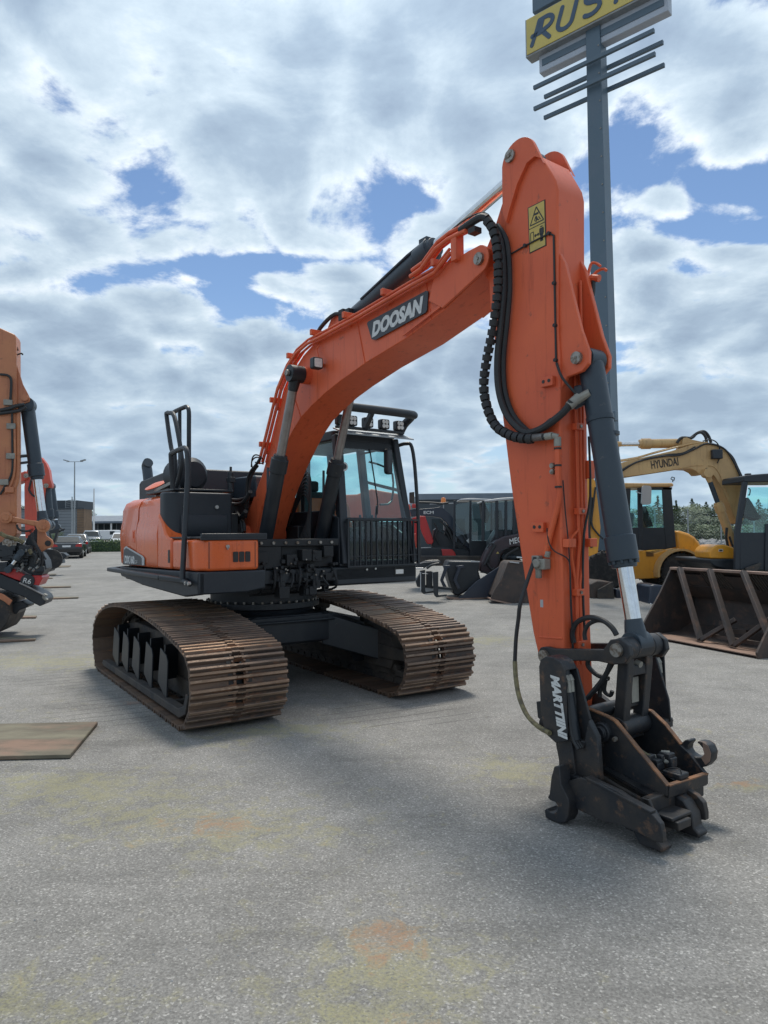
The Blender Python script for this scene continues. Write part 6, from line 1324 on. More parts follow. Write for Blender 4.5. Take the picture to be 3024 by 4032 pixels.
for k in range(22):
    z_ = .8 + k * .9; t_ = z_ / H_; x_ = c0 + (c1 - c0) * t_ + (wb + (wt - wb) * t_); m_.cyl((x_ - .06, -(wb + (wt - wb) * t_), z_), (x_ - .06, -(wb + (wt - wb) * t_) - .02, z_), .025, n=6)
m_.build('pole_bolts', 'pin_steel', po)
def board(pxs, name, mat_, v0, dep, par=PY, bevel=.02):
    """pxs: left x, top y at left, bottom y at left, right x  (pixels); horizontal top and bottom edges."""
    xl, yt, yb_, xr = pxs
    a_ = Fp.v(xl, yt, v0); b_ = Fp.v(xl, yb_, v0); u1 = Fp.v(xr, 100, v0)[0]
    m_ = MB(); m_.box(a_[0], u1, v0, v0 + dep, b_[2], a_[2]); return m_.build(name, mat_, par, bevel=bevel), (a_[0], u1, b_[2], a_[2])
vS = -.42
yb_o, dims = board((2067, 80, 230, 2640), 'board', 'galvanised', vS, .42)
u0, u1, z0, z1 = dims
m_ = MB(); m_.box(u0 + .06, u1 - .06, vS - .03, vS - .003, z0 + .06, z1 - .04); fc = m_.build('face', 'sign_yellow', yb_o, bevel=.01)
# rounded stroke letters RUSTA
def strokes(lst, w_, M, parent, mat_, name='letter'):
    for paths in lst:
        m_ = MB()
        for pa in paths:
            for i in range(len(pa) - 1):
                a_, b_ = Vector((*pa[i], 0)), Vector((*pa[i + 1], 0)); d_ = (b_ - a_).normalized(); n_ = Vector((-d_.y, d_.x, 0)) * w_ / 2
                m_.prism([(a_ - n_).xy[:], (b_ - n_).xy[:], (b_ + n_).xy[:], (a_ + n_).xy[:]], 0, .012 + .0007 * i, 'z')
            for i, q_ in enumerate(pa): m_.cyl((q_[0], q_[1], 0), (q_[0], q_[1], .0115 + .0009 * i), w_ / 2, n=14)
        m_.v = [tuple(M @ Vector(p_)) for p_ in m_.v]; m_.build(name, mat_, parent)
hh = (z1 - z0) * .56; W_ = u1 - u0; zb_ = z0 + (z1 - z0) * .22
def arcp(cx_, cy_, rx, ry, a0, a1, n_=8): return [(cx_ + rx * math.cos(math.radians(a0 + (a1 - a0) * i / n_)), cy_ + ry * math.sin(math.radians(a0 + (a1 - a0) * i / n_))) for i in range(n_ + 1)]
sl_ = .16
LT = {'R': [[(.02, .0), (.12, .62)], [(.0, .40), (.30, .40), (.52, .0)], [(.22, .55), (.26, .98)], [(.12, .62), (.16, .98), (.34, 1.0)] + arcp(.36, .74, .20, .26, 85, -80) + [(.30, .44)]],
      'U': [[(.12, 1.0), (.05, .35)] + arcp(.25, .28, .20, .28, 180, 360) + [(.52, 1.0)]],
      'S': [arcp(.30, .76, .22, .24, 60, 250) + arcp(.26, .26, .23, .26, 80, -130)],
      'T': [[(.0, 1.0), (.62, 1.0)], [(.32, 1.0), (.22, 0)]],
      'A': [[(.0, 0), (.34, 1.0), (.56, 0)], [(.10, .34), (.50, .34)]]}
lets = []; xcur = u0 + W_ * .05; adv = W_ * .185; wl_ = W_ * .15
for ch in 'RUSTA':
    lets.append([[(xcur + x * wl_ / .56 + y * sl_ * hh, zb_ + y * hh) for x, y in pa] for pa in LT[ch]]); xcur += adv
strokes(lets, hh * .20, basis((0, vS - .031, 0), (1, 0, 0), (0, 0, 1)), fc, 'sign_blue')
wb_o, dims2 = board((2122, 222, 290, 2633), 'lower_board', 'sign_white', -.16, .32)
ua, ub, za, zb2 = dims2
m_ = MB(); zz = (za + zb2) / 2; m_.box(ua + .12, ub - .12, -.185, -.163, zz - .10, zz + .12); m_.build('board_slot', 'pole_paint', wb_o)
# top board, mostly above the picture
a_ = Fp.v(2122, 42, -.2)
m_ = MB(); m_.box(Fp.v(2098, 20, -.2)[0], Fp.v(2500, 20, -.2)[0], -.25, .25, z1 + .25, z1 + 2.2); m_.build('upper_board', 'pole_paint', PY, bevel=.03)
for (xl, yl, xr_) in ((2102, 347, 2578), (2144, 383, 2612), (2103, 430, 2580), (2143, 465, 2615)):
    vv = -.42 if xl < 2120 else .30
    q0 = Fp.v(xl, yl, vv); u_r = Fp.v(xr_, 200, vv)[0]; m_ = MB(); m_.box(q0[0], u_r, vv - .05, vv + .05, q0[2] - .06, q0[2] + .06); m_.build('board_rail', 'pole_paint', PY)
for z_ in (1640, 1748):
    q = Fp.v(2415, z_, -.3); m_ = MB(); m_.box(q[0] - .25, q[0] + .12, -.45, -.2, q[2] - .15, q[2] + .15); m_.build('pole_box', 'pole_paint', po, bevel=.02)

# ------------------------------------------------------------------ right: yellow excavator (faces left)
HY = Rig('excavator', (2960, 2200), 16.6, math.pi / 2, 'yellow excavator with dark cab at the right edge, boom arching over the wheel loader', 'excavator')
hb_ = HY.poly(cR, [(250, 492), (258, 470), (300, 445), (345, 432), (700, 352), (850, 305), (960, 285), (1030, 292), (1080, 312), (1130, 355), (1190, 440), (1235, 540), (1262, 640), (1262, 900), (1215, 930), (1190, 880), (1150, 770), (1090, 650), (1045, 570), (1020, 540), (990, 530), (950, 540), (915, 540), (890, 515), (850, 495), (780, 492), (600, 520), (360, 556), (290, 566), (256, 552)], -.23, .46, 'boom', 'yellow_paint', bevel=.012)
a_, b_ = HY.pt(cR, (530, 462), -.235), HY.pt(cR, (745, 432), -.235)
lettering('HYUNDAI', (b_ - a_).length, .19, basis(((a_.x + b_.x) / 2, -.2335, HY.pt(cR, (638, 450), -.235).z), (b_ - a_), (0, 0, 1)), 'decal_grey' if False else 'muddy_steel', hb_, bold=.02)
HY.tubes(cR, [([(980, 470), (1030, 480), (1070, 530), (1100, 600), (1150, 720)], -.235, .012), ([(300, 556), (520, 528), (780, 486), (860, 470), (940, 468)], -.235, .012)], 'weld_rib', 'yellow_paint', hb_)
HY.cyl(cR, (800, 292), (212, 300), 0, .62, .11, .055, 'yellow_paint')
HY.poly(cR, [(770, 330), (785, 250), (815, 245), (850, 262), (960, 285), (830, 312)], -.16, .32, 'cylinder_bracket', 'yellow_paint')
HY.cyl(cR, (1195, 1135), (972, 530), -.30, .62, .10, .055, 'yellow_paint', 'cylinder_blue_black')
HY.tubes(cR, [([(735, 290), (770, 250), (850, 250), (890, 215), (930, 208), (960, 240), (970, 285)], -.12, .035), ([(850, 246), (900, 210), (950, 200), (985, 235), (1005, 290)], -.05, .035), ([(940, 275), (1010, 265), (1060, 300), (1080, 380), (1055, 450)], -.28, .014),
   ([(260, 530), (420, 440), (620, 395), (760, 385), (880, 335), (975, 295), (1100, 330), (1180, 430), (1255, 600)], -.27, .022), ([(262, 540), (440, 430), (640, 385), (780, 370), (880, 318)], -.25, .016), ([(1100, 335), (1170, 400), (1210, 480), (1262, 590)], -.20, .03), ([(1085, 330), (1150, 380), (1200, 470), (1245, 580)], -.1, .03)], 'boom_hoses', 'rubber_hose')
HY.tubes(cR, [([(255, 440), (400, 415), (520, 380), (850, 295), (980, 288)], -.2, .02), ([(255, 432), (420, 405), (540, 370), (850, 288)], -.12, .02)], 'boom_pipes', 'yellow_paint', hb_, sub=2)
m_ = MB(); q = HY.pt(cR, (1040, 378), -.24); m_.box(q.x - .12, q.x + .12, -.36, -.24, q.z - .12, q.z + .10); m_.build('work_lamp', 'dark_plastic', HY.e, bevel=.02)
HY.poly(cR, [(960, 490), (985, 487), (1000, 515), (990, 530), (972, 520)], -.26, .02, 'decal_mark', 'muddy_steel', hb_)
# its own arm behind the orange arm
HY.poly(cR, [(22, 535), (60, 530), (90, 600), (110, 760), (132, 960), (110, 1160), (40, 1190), (20, 1000)], -.18, .36, 'arm', 'amber_paint', bevel=.015)
HY.poly(cR, [(240, 480), (262, 470), (262, 560), (235, 600), (215, 560)], -.18, .36, 'boom_end', 'yellow_paint')
HY.tubes(cR, [([(60, 720), (50, 850), (40, 1000), (60, 1120)], -.22, .03), ([(90, 640), (70, 800), (60, 930), (100, 1000), (150, 1050)], -.24, .022), ([(270, 560), (300, 590), (305, 620)], -.2, .02)], 'arm_hoses', 'rubber_hose')
# body
hbd = HY.poly(cR, [(1000, 1205), (995, 1150), (1015, 1120), (1050, 1098), (1110, 1095), (1180, 1115), (1215, 1150), (1300, 1160), (1300, 1290), (1210, 1210)], -.9, .8, 'side_body', 'amber_paint', bevel=.03)
HY.poly(cR, [(1068, 1130), (1100, 1130), (1100, 1150), (1068, 1150)], -.915, .02, 'recess_frame', 'white_paint', hbd, bevel=0); HY.poly(cR, [(1073, 1134), (1096, 1134), (1096, 1146), (1073, 1146)], -.93, .02, 'recess', 'print_black', hbd, bevel=0)
HY.poly(cR, [(995, 1208), (1215, 1208), (1600, 1230), (1600, 1330), (1210, 1320), (1040, 1270), (1000, 1240)], -.95, 1.9, 'deck', 'black_paint', bevel=.03)
HY.poly(cR, [(1060, 1290), (1700, 1290), (1760, 1360), (1700, 1460), (1060, 1460), (1020, 1380)], -1.1, .5, 'track', 'muddy_steel', bevel=.05, extra=(([(1060, 1290), (1700, 1290), (1760, 1360), (1700, 1460), (1060, 1460), (1020, 1380)], .7, .5),))
HY.poly(cR, [(1560, 1000), (1900, 1020), (1960, 1100), (1940, 1300), (1560, 1300)], -1.1, 2.3, 'rear_body', 'amber_paint', bevel=.06)
HY.tubes(cR, [([(1130, 960), (1125, 1040), (1140, 1130), (1120, 1200)], -.5, .03), ([(1150, 1030), (1180, 1120), (1205, 1180)], -.6, .025), ([(1110, 1180), (1160, 1120), (1210, 1150)], -.8, .02)], 'foot_hoses', 'rubber_hose')
# cab frame: nearer to the camera than the boom
vC = -1.35
cabH = HY.poly(cR, [(1262, 560), (1275, 545), (1330, 540), (1600, 520), (1640, 560), (1640, 600), (1262, 600)], vC, 1.0, 'cab_roof', 'dark_plastic', bevel=.03)
HY.poly(cR, [(1262, 596), (1300, 600), (1240, 1000), (1235, 1290), (1195, 1290), (1200, 1000)], vC, .09, 'cab_pillar', 'dark_plastic', cabH, extra=(([(1262, 596), (1300, 600), (1240, 1000), (1235, 1290), (1195, 1290), (1200, 1000)], vC + .9, .09),))
HY.poly(cR, [(1236, 1000), (1640, 1000), (1640, 1300), (1235, 1290)], vC, .06, 'door_panel', 'dark_plastic', cabH, extra=(([(1236, 1000), (1640, 1000), (1640, 1300), (1235, 1290)], vC + .9, .06),))
HY.poly(cR, [(1440, 930), (1462, 930), (1450, 1300), (1430, 1300)], vC - .03, .06, 'door_post', 'dark_plastic', cabH, extra=(([(1470, 600), (1500, 600), (1490, 1000), (1462, 1000)], vC, .06), ([(1600, 600), (1640, 600), (1640, 1300), (1600, 1300)], vC, .09)))
HY.glass(cR, [(1300, 640), (1470, 640), (1462, 1000), (1242, 1000)], vC + .02, par=cabH); HY.glass(cR, [(1300, 640), (1600, 640), (1600, 1000), (1242, 1000)], vC + .93, par=cabH); HY.glass(cR, [(1500, 640), (1600, 640), (1600, 1000), (1490, 1000)], vC + .02, par=cabH)
HY.poly(cR, [(1290, 530), (1325, 530), (1325, 560), (1290, 560)], vC + .1, .12, 'roof_lamp', 'dark_plastic', cabH)
HY.tubes(cR, [([(1300, 650), (1315, 660), (1310, 700), (1300, 700)], vC - .05, .012), ([(1260, 860), (1330, 900), (1390, 880), (1385, 860)], vC + .4, .02)], 'cab_trim', 'dark_plastic', cabH)
HY.poly(cR, [(1300, 720), (1330, 760), (1385, 860), (1385, 900), (1300, 880), (1270, 860)], vC + .3, .25, 'seat', 'seat_cloth', cabH)
HY.poly(cR, [(1285, 1280), (1400, 1240), (1412, 1245), (1370, 1305), (1290, 1310)], vC - .1, .08, 'track_end', 'muddy_steel')

# ------------------------------------------------------------------ right: yellow wheel loader (faces left)
WL = Rig('wheel_loader', (2560, 2250), 19.5, math.pi / 2, 'yellow compact wheel loader with glazed cab and rounded engine hood, behind the bucket cylinder', 'wheel loader')
rf_ = WL.poly(cR, [(262, 612), (300, 605), (520, 608), (700, 606), (713, 620), (705, 636), (460, 640), (262, 646)], -.7, 1.4, 'cab_roof', 'tan_paint' if False else 'yellow_paint', bevel=.03)
for v in (-.66, .60):
    WL.poly(cR, [(620, 640), (690, 640), (730, 1115), (650, 1130), (636, 960)], v, .07, 'cab_pillar', 'dark_plastic', rf_); WL.poly(cR, [(425, 645), (462, 645), (465, 1130), (430, 1130)], v, .06, 'cab_pillar', 'dark_plastic', rf_)
    WL.poly(cR, [(335, 650), (370, 650), (360, 1000), (330, 960)], v, .06, 'cab_pillar', 'dark_plastic', rf_)
    WL.poly(cR, [(455, 640), (700, 640), (695, 662), (455, 662)], v, .06, 'cab_rail', 'dark_plastic', rf_)
    WL.poly(cR, [(330, 960), (640, 960), (655, 1130), (480, 1140), (340, 1130)], v + .01, .05, 'door_panel', 'dark_plastic', rf_)
    WL.glass(cR, [(462, 662), (625, 662), (640, 960), (465, 960)], v + .03, par=rf_); WL.glass(cR, [(270, 680), (428, 660), (430, 960), (330, 960)], v + .03, par=rf_)
WL.poly(cR, [(262, 640), (300, 640), (320, 990), (280, 1000)], -.5, 1.0, 'front_glass_frame', 'dark_plastic', rf_) if False else None
WL.poly(cR, [(475, 790), (490, 790), (550, 950), (490, 960), (470, 900)], -.1, .3, 'seat', 'seat_cloth', rf_); WL.poly(cR, [(360, 840), (395, 850), (390, 950), (350, 950)], -.2, .3, 'controls', 'seat_cloth', rf_)
m_ = MB(); q = WL.pt(cR, (487, 702), -.8); m_.prism(round_poly([(q.x - .14, q.z - .26), (q.x + .12, q.z - .26), (q.x + .14, q.z + .24), (q.x - .1, q.z + .26)], .08), -.86, -.80); m_.beam((q.x, -.8, q.z), (q.x - .2, -.65, q.z + .1), .03, .03); m_.build('mirror', 'decal_grey', rf_)
m_ = MB(); q = WL.pt(cR, (702, 600), -.2); m_.tube([q, q + Vector((.0, 0, .06)), q + Vector((-.05, 0, .09)), q + Vector((-.02, 0, .14)), q + Vector((.05, 0, .12)), q + Vector((.03, 0, .04))], .015, 6); m_.build('aerial', 'black_paint', rf_)
WL.poly(cR, [(722, 985), (760, 985), (830, 1005), (880, 1035), (915, 1075), (935, 1110), (948, 1160), (960, 1200), (958, 1290), (760, 1290), (735, 1120)], -.58, 1.16, 'engine_hood', 'amber_paint', bevel=.07)
WL.poly(cR, [(870, 1192), (985, 1190), (992, 1210), (985, 1290), (890, 1290)], -.75, 1.5, 'tail_weight', 'amber_paint', bevel=.04)
WL.poly(cR, [(560, 1165), (600, 1150), (640, 1140), (730, 1140), (560, 1290), (600, 1360), (360, 1370), (350, 1140), (480, 1142)], -.68, 1.3, 'chassis', 'amber_paint', bevel=.02)
for k in range(5): WL.poly(cR, [(492, 1150 + k * 8), (550, 1150 + k * 8), (550, 1154 + k * 8), (492, 1154 + k * 8)], -.70, .02, 'vent_slot', 'print_black', bevel=0)
# fender ring
wc = WL.pt(cR, (765, 1320), -.9); fr_ = MB(); r0 = .60; ang = [math.radians(-15 + i * 12) for i in range(18)]
for i in range(len(ang) - 1):
    for (ra_, rb2) in ((.585, .64),):
        a1_, a2_ = ang[i], ang[i + 1]
        P4 = [(wc.x + ra_ * math.cos(a1_), wc.z + ra_ * math.sin(a1_)), (wc.x + rb2 * math.cos(a1_), wc.z + rb2 * math.sin(a1_)), (wc.x + rb2 * math.cos(a2_), wc.z + rb2 * math.sin(a2_)), (wc.x + ra_ * math.cos(a2_), wc.z + ra_ * math.sin(a2_))]
        fr_.prism(P4, -1.0, -.40)
fr_.build('fender', 'yellow_paint', WL.e)
tyre(WL, (wc.x, -.72, .52), .53, .42, 'amber_paint'); tyre(WL, (wc.x, .72, .52), .53, .42, 'amber_paint')
wf = WL.pt(cR, (165, 1370), -.9); tyre(WL, (wf.x, -.72, .55), .55, .42, 'amber_paint'); tyre(WL, (wf.x, .72, .55), .55, .42, 'amber_paint')
WL.poly(cR, [(60, 1190), (200, 1150), (330, 1150), (340, 1210), (250, 1230), (150, 1210), (60, 1250)], -.9, .5, 'front_fender', 'amber_paint', bevel=.02)
LB = Rig('loader_bucket', (2400, 2350), 17.6, math.pi / 2, 'smooth dark grey loader bucket lying behind the chrome rod', 'bucket')
LB.poly(cR, [(48, 1410), (100, 1380), (230, 1392), (210, 1480), (235, 1660), (150, 1650), (70, 1600), (50, 1500)], -.2, 1.2, 'shell', 'rusty_bucket', bevel=.03); LB.poly(cR, [(110, 1450), (230, 1385), (250, 1640), (180, 1650), (125, 1590), (105, 1500)], -.32, .06, 'side_plate', 'muddy_steel', bevel=.02)
LB.poly(cR, [(250, 1440), (360, 1475), (520, 1490), (520, 1620), (420, 1690), (260, 1660)], -.2, 1.1, 'lower_shell', 'navy_paint', bevel=.04); LB.poly(cR, [(350, 1468), (520, 1486), (520, 1500), (350, 1482)], -.25, .05, 'cutting_edge', 'worn_plate')
LB2 = Rig('loader_bucket', (2600, 2350), 16.2, math.pi / 2, 'black bucket tucked behind the left side of the big rusty bucket', 'bucket')
LB2.poly(cR, [(522, 1420), (560, 1412), (640, 1420), (640, 1560), (560, 1650), (470, 1690), (500, 1620), (518, 1520)], -.1, .9, 'shell', 'navy_paint', bevel=.04)
LB2.tubes(cR, [([(400, 1680), (450, 1665), (500, 1620), (530, 1560)], -.2, .015)], 'strap', 'white_paint')

# ------------------------------------------------------------------ right: big rusty bucket in front
BK = Frame(4.12, 11.4, .347)
eb = empty('loading_bucket', (4.12, 11.4, 0), BK.rz, 'wide rusty loading bucket with V shaped braces standing open at the right edge', 'bucket')
Wd = 2.25
prb = [(-.04, .0), (.0, .02), (.30, .03), (.75, .06), (.98, .18), (1.08, .40), (1.05, .70), (.90, .86), (.88, .92), (.62, 1.06), (.62, 1.09), (.93, .95), (1.12, .72), (1.15, .38), (1.04, .12), (.80, .0)]
m_ = MB(); m_.prism([(v, z) for v, z in prb], 0.02, Wd - .02, 'x'); bo_ = m_.build('shell', 'rusty_bucket', eb, bevel=.004)
m_ = MB(); m_.box(.0, Wd, -.05, .34, .032, .045); m_.build('cutting_edge', 'worn_plate', bo_)
m_ = MB(); m_.box(.0, Wd, .585, .665, 1.055, 1.095); m_.build('top_rail', 'worn_plate', bo_, bevel=.005)
side = [(-.04, .0), (-.05, .08), (.10, .30), (.38, .69), (.60, 1.06), (.70, 1.06), (.95, .93), (1.12, .72), (1.15, .38), (1.04, .12), (.80, .0)]
for x in (0.0, Wd):
    m_ = MB(); m_.prism(side, x - .018, x + .018, 'x'); so_ = m_.build('side_plate', 'rusty_bucket', eb, bevel=.003)
# spill guard with slots
for (xa_, xb_) in ((.62, 1.02), (1.55, 1.95)):
    for k in range(9):
        m_ = MB(); x = xa_ + (xb_ - xa_) * k / 8; m_.beam((x, .63, 1.04), (x + .05, .80, .80), .022, .02); m_.build('grille_bar', 'muddy_steel', bo_)
m_ = MB(); m_.prism([(.66, .99), (.90, .70), (.92, .71), (.70, 1.0)], .02, .60, 'x'); m_.prism([(.66, .99), (.90, .70), (.92, .71), (.70, 1.0)], 1.05, 1.52, 'x'); m_.prism([(.80, .80), (1.0, .60), (1.02, .61), (.83, .82)], .02, Wd - .02, 'x'); m_.build('back_plate', 'rusty_bucket', bo_)
for (p_, q_, w_) in (((.30, .52, 1.09), (1.10, .14, .08), .085), ((.92, .52, 1.09), (1.70, .14, .08), .085), ((1.10, .14, .08), (1.45, .45, .40), .065), ((1.70, .14, .08), (2.12, .35, .48), .065), ((1.54, .52, 1.09), (2.22, .20, .30), .085)):
    m_ = MB(); m_.beam(p_, q_, .06, w_, (0, 1, 0)); m_.build('brace', 'rusty_bucket', bo_, bevel=.006)
m_ = MB(); m_.beam((1.15, .30, .14), (2.2, .30, .14), .05, .05); m_.beam((1.0, .62, .30), (2.2, .62, .30), .07, .06); m_.beam((1.2, .5, .2), (1.6, .5, .24), .05, .06); m_.build('floor_bars', 'rusty_bucket', bo_)

# ------------------------------------------------------------------ middle: dark machines between cab and arm
ME = Rig('mini_excavator', (1720, 2200), 20.5, math.pi / 2, 'small excavator with black boom lettered ECM and red panels behind the cab guard', 'excavator')
mb_ = ME.poly(cJ, [(40, 318), (150, 318), (330, 300), (400, 288), (440, 305), (520, 372), (560, 430), (640, 560), (740, 700), (780, 770), (740, 790), (680, 740), (560, 600), (470, 470), (410, 420), (330, 402), (220, 398), (60, 402)], -.15, .28, 'boom', 'navy_paint', bevel=.012)
a_, b_ = ME.pt(cJ, (205, 356), -.155), ME.pt(cJ, (325, 356), -.155)
lettering('ECM', b_.x - a_.x, .09, basis(((a_.x + b_.x) / 2, -.152, a_.z), (1, 0, 0), (0, 0, 1)), 'decal_white', mb_, bold=.03)
ME.poly(cJ, [(120, 395), (225, 398), (260, 500), (325, 700), (305, 735), (250, 730), (190, 600)], -.28, .3, 'arm', 'red_paint', bevel=.02)
ME.poly(cJ, [(70, 255), (130, 250), (140, 300), (70, 302)], -.28, .2, 'arm_cylinder', 'red_paint')
ME.poly(cJ, [(418, 790), (545, 795), (580, 830), (600, 915), (440, 912)], -.4, .5, 'blade_cover', 'red_paint', bevel=.02)
ME.tubes(cJ, [([(140, 235), (300, 240), (420, 250), (500, 240)], -.2, .03), ([(400, 450), (500, 560), (560, 700), (640, 800)], -.2, .03), ([(330, 480), (370, 560), (350, 640), (400, 740)], -.2, .025), ([(600, 600), (660, 620), (700, 700), (640, 780)], -.2, .02), ([(420, 560), (480, 600), (520, 680)], -.2, .02)], 'hoses', 'rubber_hose')
ME.poly(cJ, [(130, 870), (990, 870), (1020, 930), (1000, 990), (140, 990), (110, 930)], -.6, .35, 'track', 'muddy_steel', bevel=.03); ME.poly(cJ, [(130, 870), (990, 870), (1020, 930), (1000, 990), (140, 990), (110, 930)], .3, .35, 'track', 'muddy_steel', bevel=.03)
ME.poly(cJ, [(60, 780), (430, 770), (760, 800), (760, 880), (60, 880)], -.3, .9, 'turntable_deck', 'black_paint', bevel=.03); ME.poly(cJ, [(60, 640), (110, 600), (130, 780), (60, 790)], .2, .5, 'engine_cover', 'red_orange_paint', bevel=.02); ME.poly(cJ, [(470, 500), (560, 470), (600, 800), (430, 800)], .3, .3, 'boom_base', 'deep_black', bevel=.02)
ME.poly(cJ, [(330, 560), (360, 540), (560, 700), (780, 720), (760, 850), (420, 800), (300, 760)], -.1, .6, 'body', 'black_paint', bevel=.02)
ME.poly(cJ, [(640, 195), (755, 185), (1010, 195), (1010, 215), (640, 212)], -.5, 1.0, 'cab_roof', 'decal_grey', bevel=.02)
for x in (560, 750, 1000): ME.poly(cJ, [(x, 212), (x + 25, 212), (x + 22, 790), (x - 5, 790)], -.5, .06, 'cab_pillar', 'dark_plastic', extra=(([(x, 212), (x + 25, 212), (x + 22, 790), (x - 5, 790)], .44, .06),))
ME.glass(cJ, [(585, 260), (750, 230), (745, 600), (590, 640)], -.48); ME.glass(cJ, [(775, 230), (1000, 230), (1000, 700), (775, 700)], -.48)
ME.poly(cJ, [(760, 690), (1010, 690), (1010, 900), (760, 900)], -.5, 1.0, 'cab_base', 'black_paint', bevel=.02)
ME.poly(cJ, [(600, 520), (700, 560), (740, 700), (620, 720)], -.1, .4, 'seat', 'seat_cloth')
m_ = MB(); q = ME.pt(cJ, (440, 205), 0); m_.lathe([(-.09, .075), (0, .07), (.06, .05), (.07, .01)], q, (0, 0, 1), 16); bc_ = m_.build('beacon', 'beacon_orange', ME.e); m_ = MB(); m_.beam(q + Vector((-.4, 0, -.12)), q + Vector((.3, 0, -.10)), .04, .03); m_.beam(q + Vector((.0, 0, -.12)), q + Vector((.0, 0, -.9)), .03, .03, (0, 1, 0)); m_.build('beacon_bracket', 'decal_grey', bc_)
m_ = MB(); m_.sheet([[ME.pt(cJ, p_, -.3) for p_ in ((712, 690), (752, 655), (752, 735))]]); m_.build('warning_triangle', 'white_paint', ME.e)

MC = Rig('loader', (2000, 2200), 18.8, math.pi / 2, 'dark maroon swing loader with lettered lifting arm left of the orange arm', 'loader')
ca_ = MC.poly(cJ, [(880, 1000), (930, 860), (980, 770), (1060, 690), (1160, 640), (1500, 580), (1800, 600), (1800, 760), (1500, 780), (1300, 760), (1200, 780), (1130, 860), (1100, 980), (1040, 1080), (960, 1090), (870, 1050)], -.5, .5, 'lifting_arm', 'maroon_paint', bevel=.03)
a_ = MC.pt(cJ, (1222, 720), -.51); b_ = MC.pt(cJ, (1560, 640), -.51)
lettering('MECALAC', (b_ - a_).length, .15, basis(((a_.x + b_.x) / 2, -.505, (a_.z + b_.z) / 2 + .03), (b_ - a_), (0, 0, 1)), 'decal_white', ca_, bold=.02, shear=.15)
MC.poly(cJ, [(900, 215), (1100, 185), (1300, 170), (1700, 165), (1700, 200), (1300, 200), (1150, 215), (900, 235)], -.2, 1.1, 'cab_roof', 'decal_grey', bevel=.02)
for x in (900, 1060, 1170, 1265, 1500): MC.poly(cJ, [(x, 215), (x + 30, 212), (x + 30, 700), (x - 5, 700)], -.2, .07, 'cab_pillar', 'dark_plastic', extra=(([(x, 215), (x + 30, 212), (x + 30, 700), (x - 5, 700)], .8, .07),))
MC.glass(cJ, [(940, 240), (1060, 235), (1060, 560), (940, 580)], -.17); MC.glass(cJ, [(1200, 220), (1270, 215), (1270, 560), (1200, 560)], -.17); MC.glass(cJ, [(1095, 220), (1170, 215), (1170, 560), (1095, 560)], -.17)
MC.poly(cJ, [(1080, 560), (1700, 560), (1700, 900), (1000, 900), (1000, 700)], -.1, .8, 'body', 'black_paint', bevel=.03)
m_ = MB(); m_.prism([(MC.pt(cJ, (1040, 230), .3).x, 0.0)] + [(0, 0)], 0, .1) if False else None
MC.poly(cJ, [(880, 250), (930, 240), (1000, 380), (960, 480), (900, 420)], .3, .3, 'driver_controls', 'seat_cloth'); MC.poly(cJ, [(1060, 330), (1130, 330), (1150, 560), (1060, 560)], .3, .3, 'seat', 'seat_cloth')
MC.tubes(cJ, [([(960, 780), (1000, 730), (1040, 740), (1000, 840), (980, 960)], -.52, .02), ([(930, 980), (990, 860), (1060, 740)], -.53, .03), ([(1100, 940), (1110, 840), (1170, 790), (1220, 780)], -.52, .02), ([(1130, 1000), (1180, 880), (1240, 830), (1330, 780)], -.52, .035), ([(880, 1060), (980, 1080), (1030, 1100)], -.53, .02), ([(960, 960), (1010, 1030), (1050, 1010)], -.52, .03)], 'arm_hoses', 'rubber_hose')
MC.poly(cJ, [(1068, 845), (1085, 818), (1104, 845)], -.51, .01, 'warning_sticker', 'warning_yellow', bevel=0)
MC.cyl(cJ, (1160, 880), (1450, 895), -.3, .5, .06, .035)
tyre(MC, (MC.pt(cJ, (1600, 1000), 0).x, .1, .5), .5, .4, 'maroon_paint')
tyre(MC, (MC.pt(cJ, (1250, 1000), 0).x, .5, .5), .5, .4, 'maroon_paint')
RB = Rig('loader_bucket', (2020, 2350), 16.6, math.pi / 2, 'rust brown bucket resting on the asphalt behind the orange arm', 'bucket')
RB.poly(cJ, [(1000, 1385), (1040, 1290), (1130, 1150), (1200, 960), (1230, 930), (1380, 940), (1500, 960), (1560, 1200), (1500, 1500), (1450, 1495)], -.15, .06, 'side_plate', 'rusty_bucket', bevel=.01)
RB.poly(cJ, [(1030, 1360), (1200, 960), (1240, 935), (1560, 950), (1560, 1500), (1450, 1470)], -.05, 1.0, 'shell', 'rusty_bucket', bevel=.03)
RB.poly(cJ, [(1000, 1380), (1460, 1478), (1460, 1500), (1000, 1396)], -.2, .5, 'cutting_edge', 'worn_plate', bevel=0); RB.poly(cJ, [(1230, 935), (1340, 948), (1340, 962), (1230, 950)], -.2, .1, 'lip', 'decal_grey', bevel=0)
KB = Rig('loader_bucket', (1850, 2340), 17.6, math.pi / 2, 'black open bucket between the fork frame and the rust brown bucket', 'bucket')
KB.poly(cJ, [(595, 1385), (680, 1330), (760, 1240), (840, 1170), (1100, 1000), (1180, 1050), (1060, 1250), (1000, 1365), (800, 1372)], -.2, .05, 'side_plate', 'navy_paint', bevel=.01)
KB.poly(cJ, [(560, 1330), (500, 1150), (470, 1000), (500, 930), (760, 935), (870, 940), (860, 1060), (900, 1200), (760, 1260), (620, 1350)], .1, 1.0, 'shell', 'black_paint', bevel=.04)
for x in (430, 590): KB.poly(cJ, [(x, 990), (x + 90, 980), (x + 100, 1010), (x + 60, 1020), (x + 10, 1160), (x + 60, 1260), (x + 20, 1270), (x - 30, 1160), (x + 20, 1020)], -.05, .06, 'rib', 'navy_paint', bevel=.01)
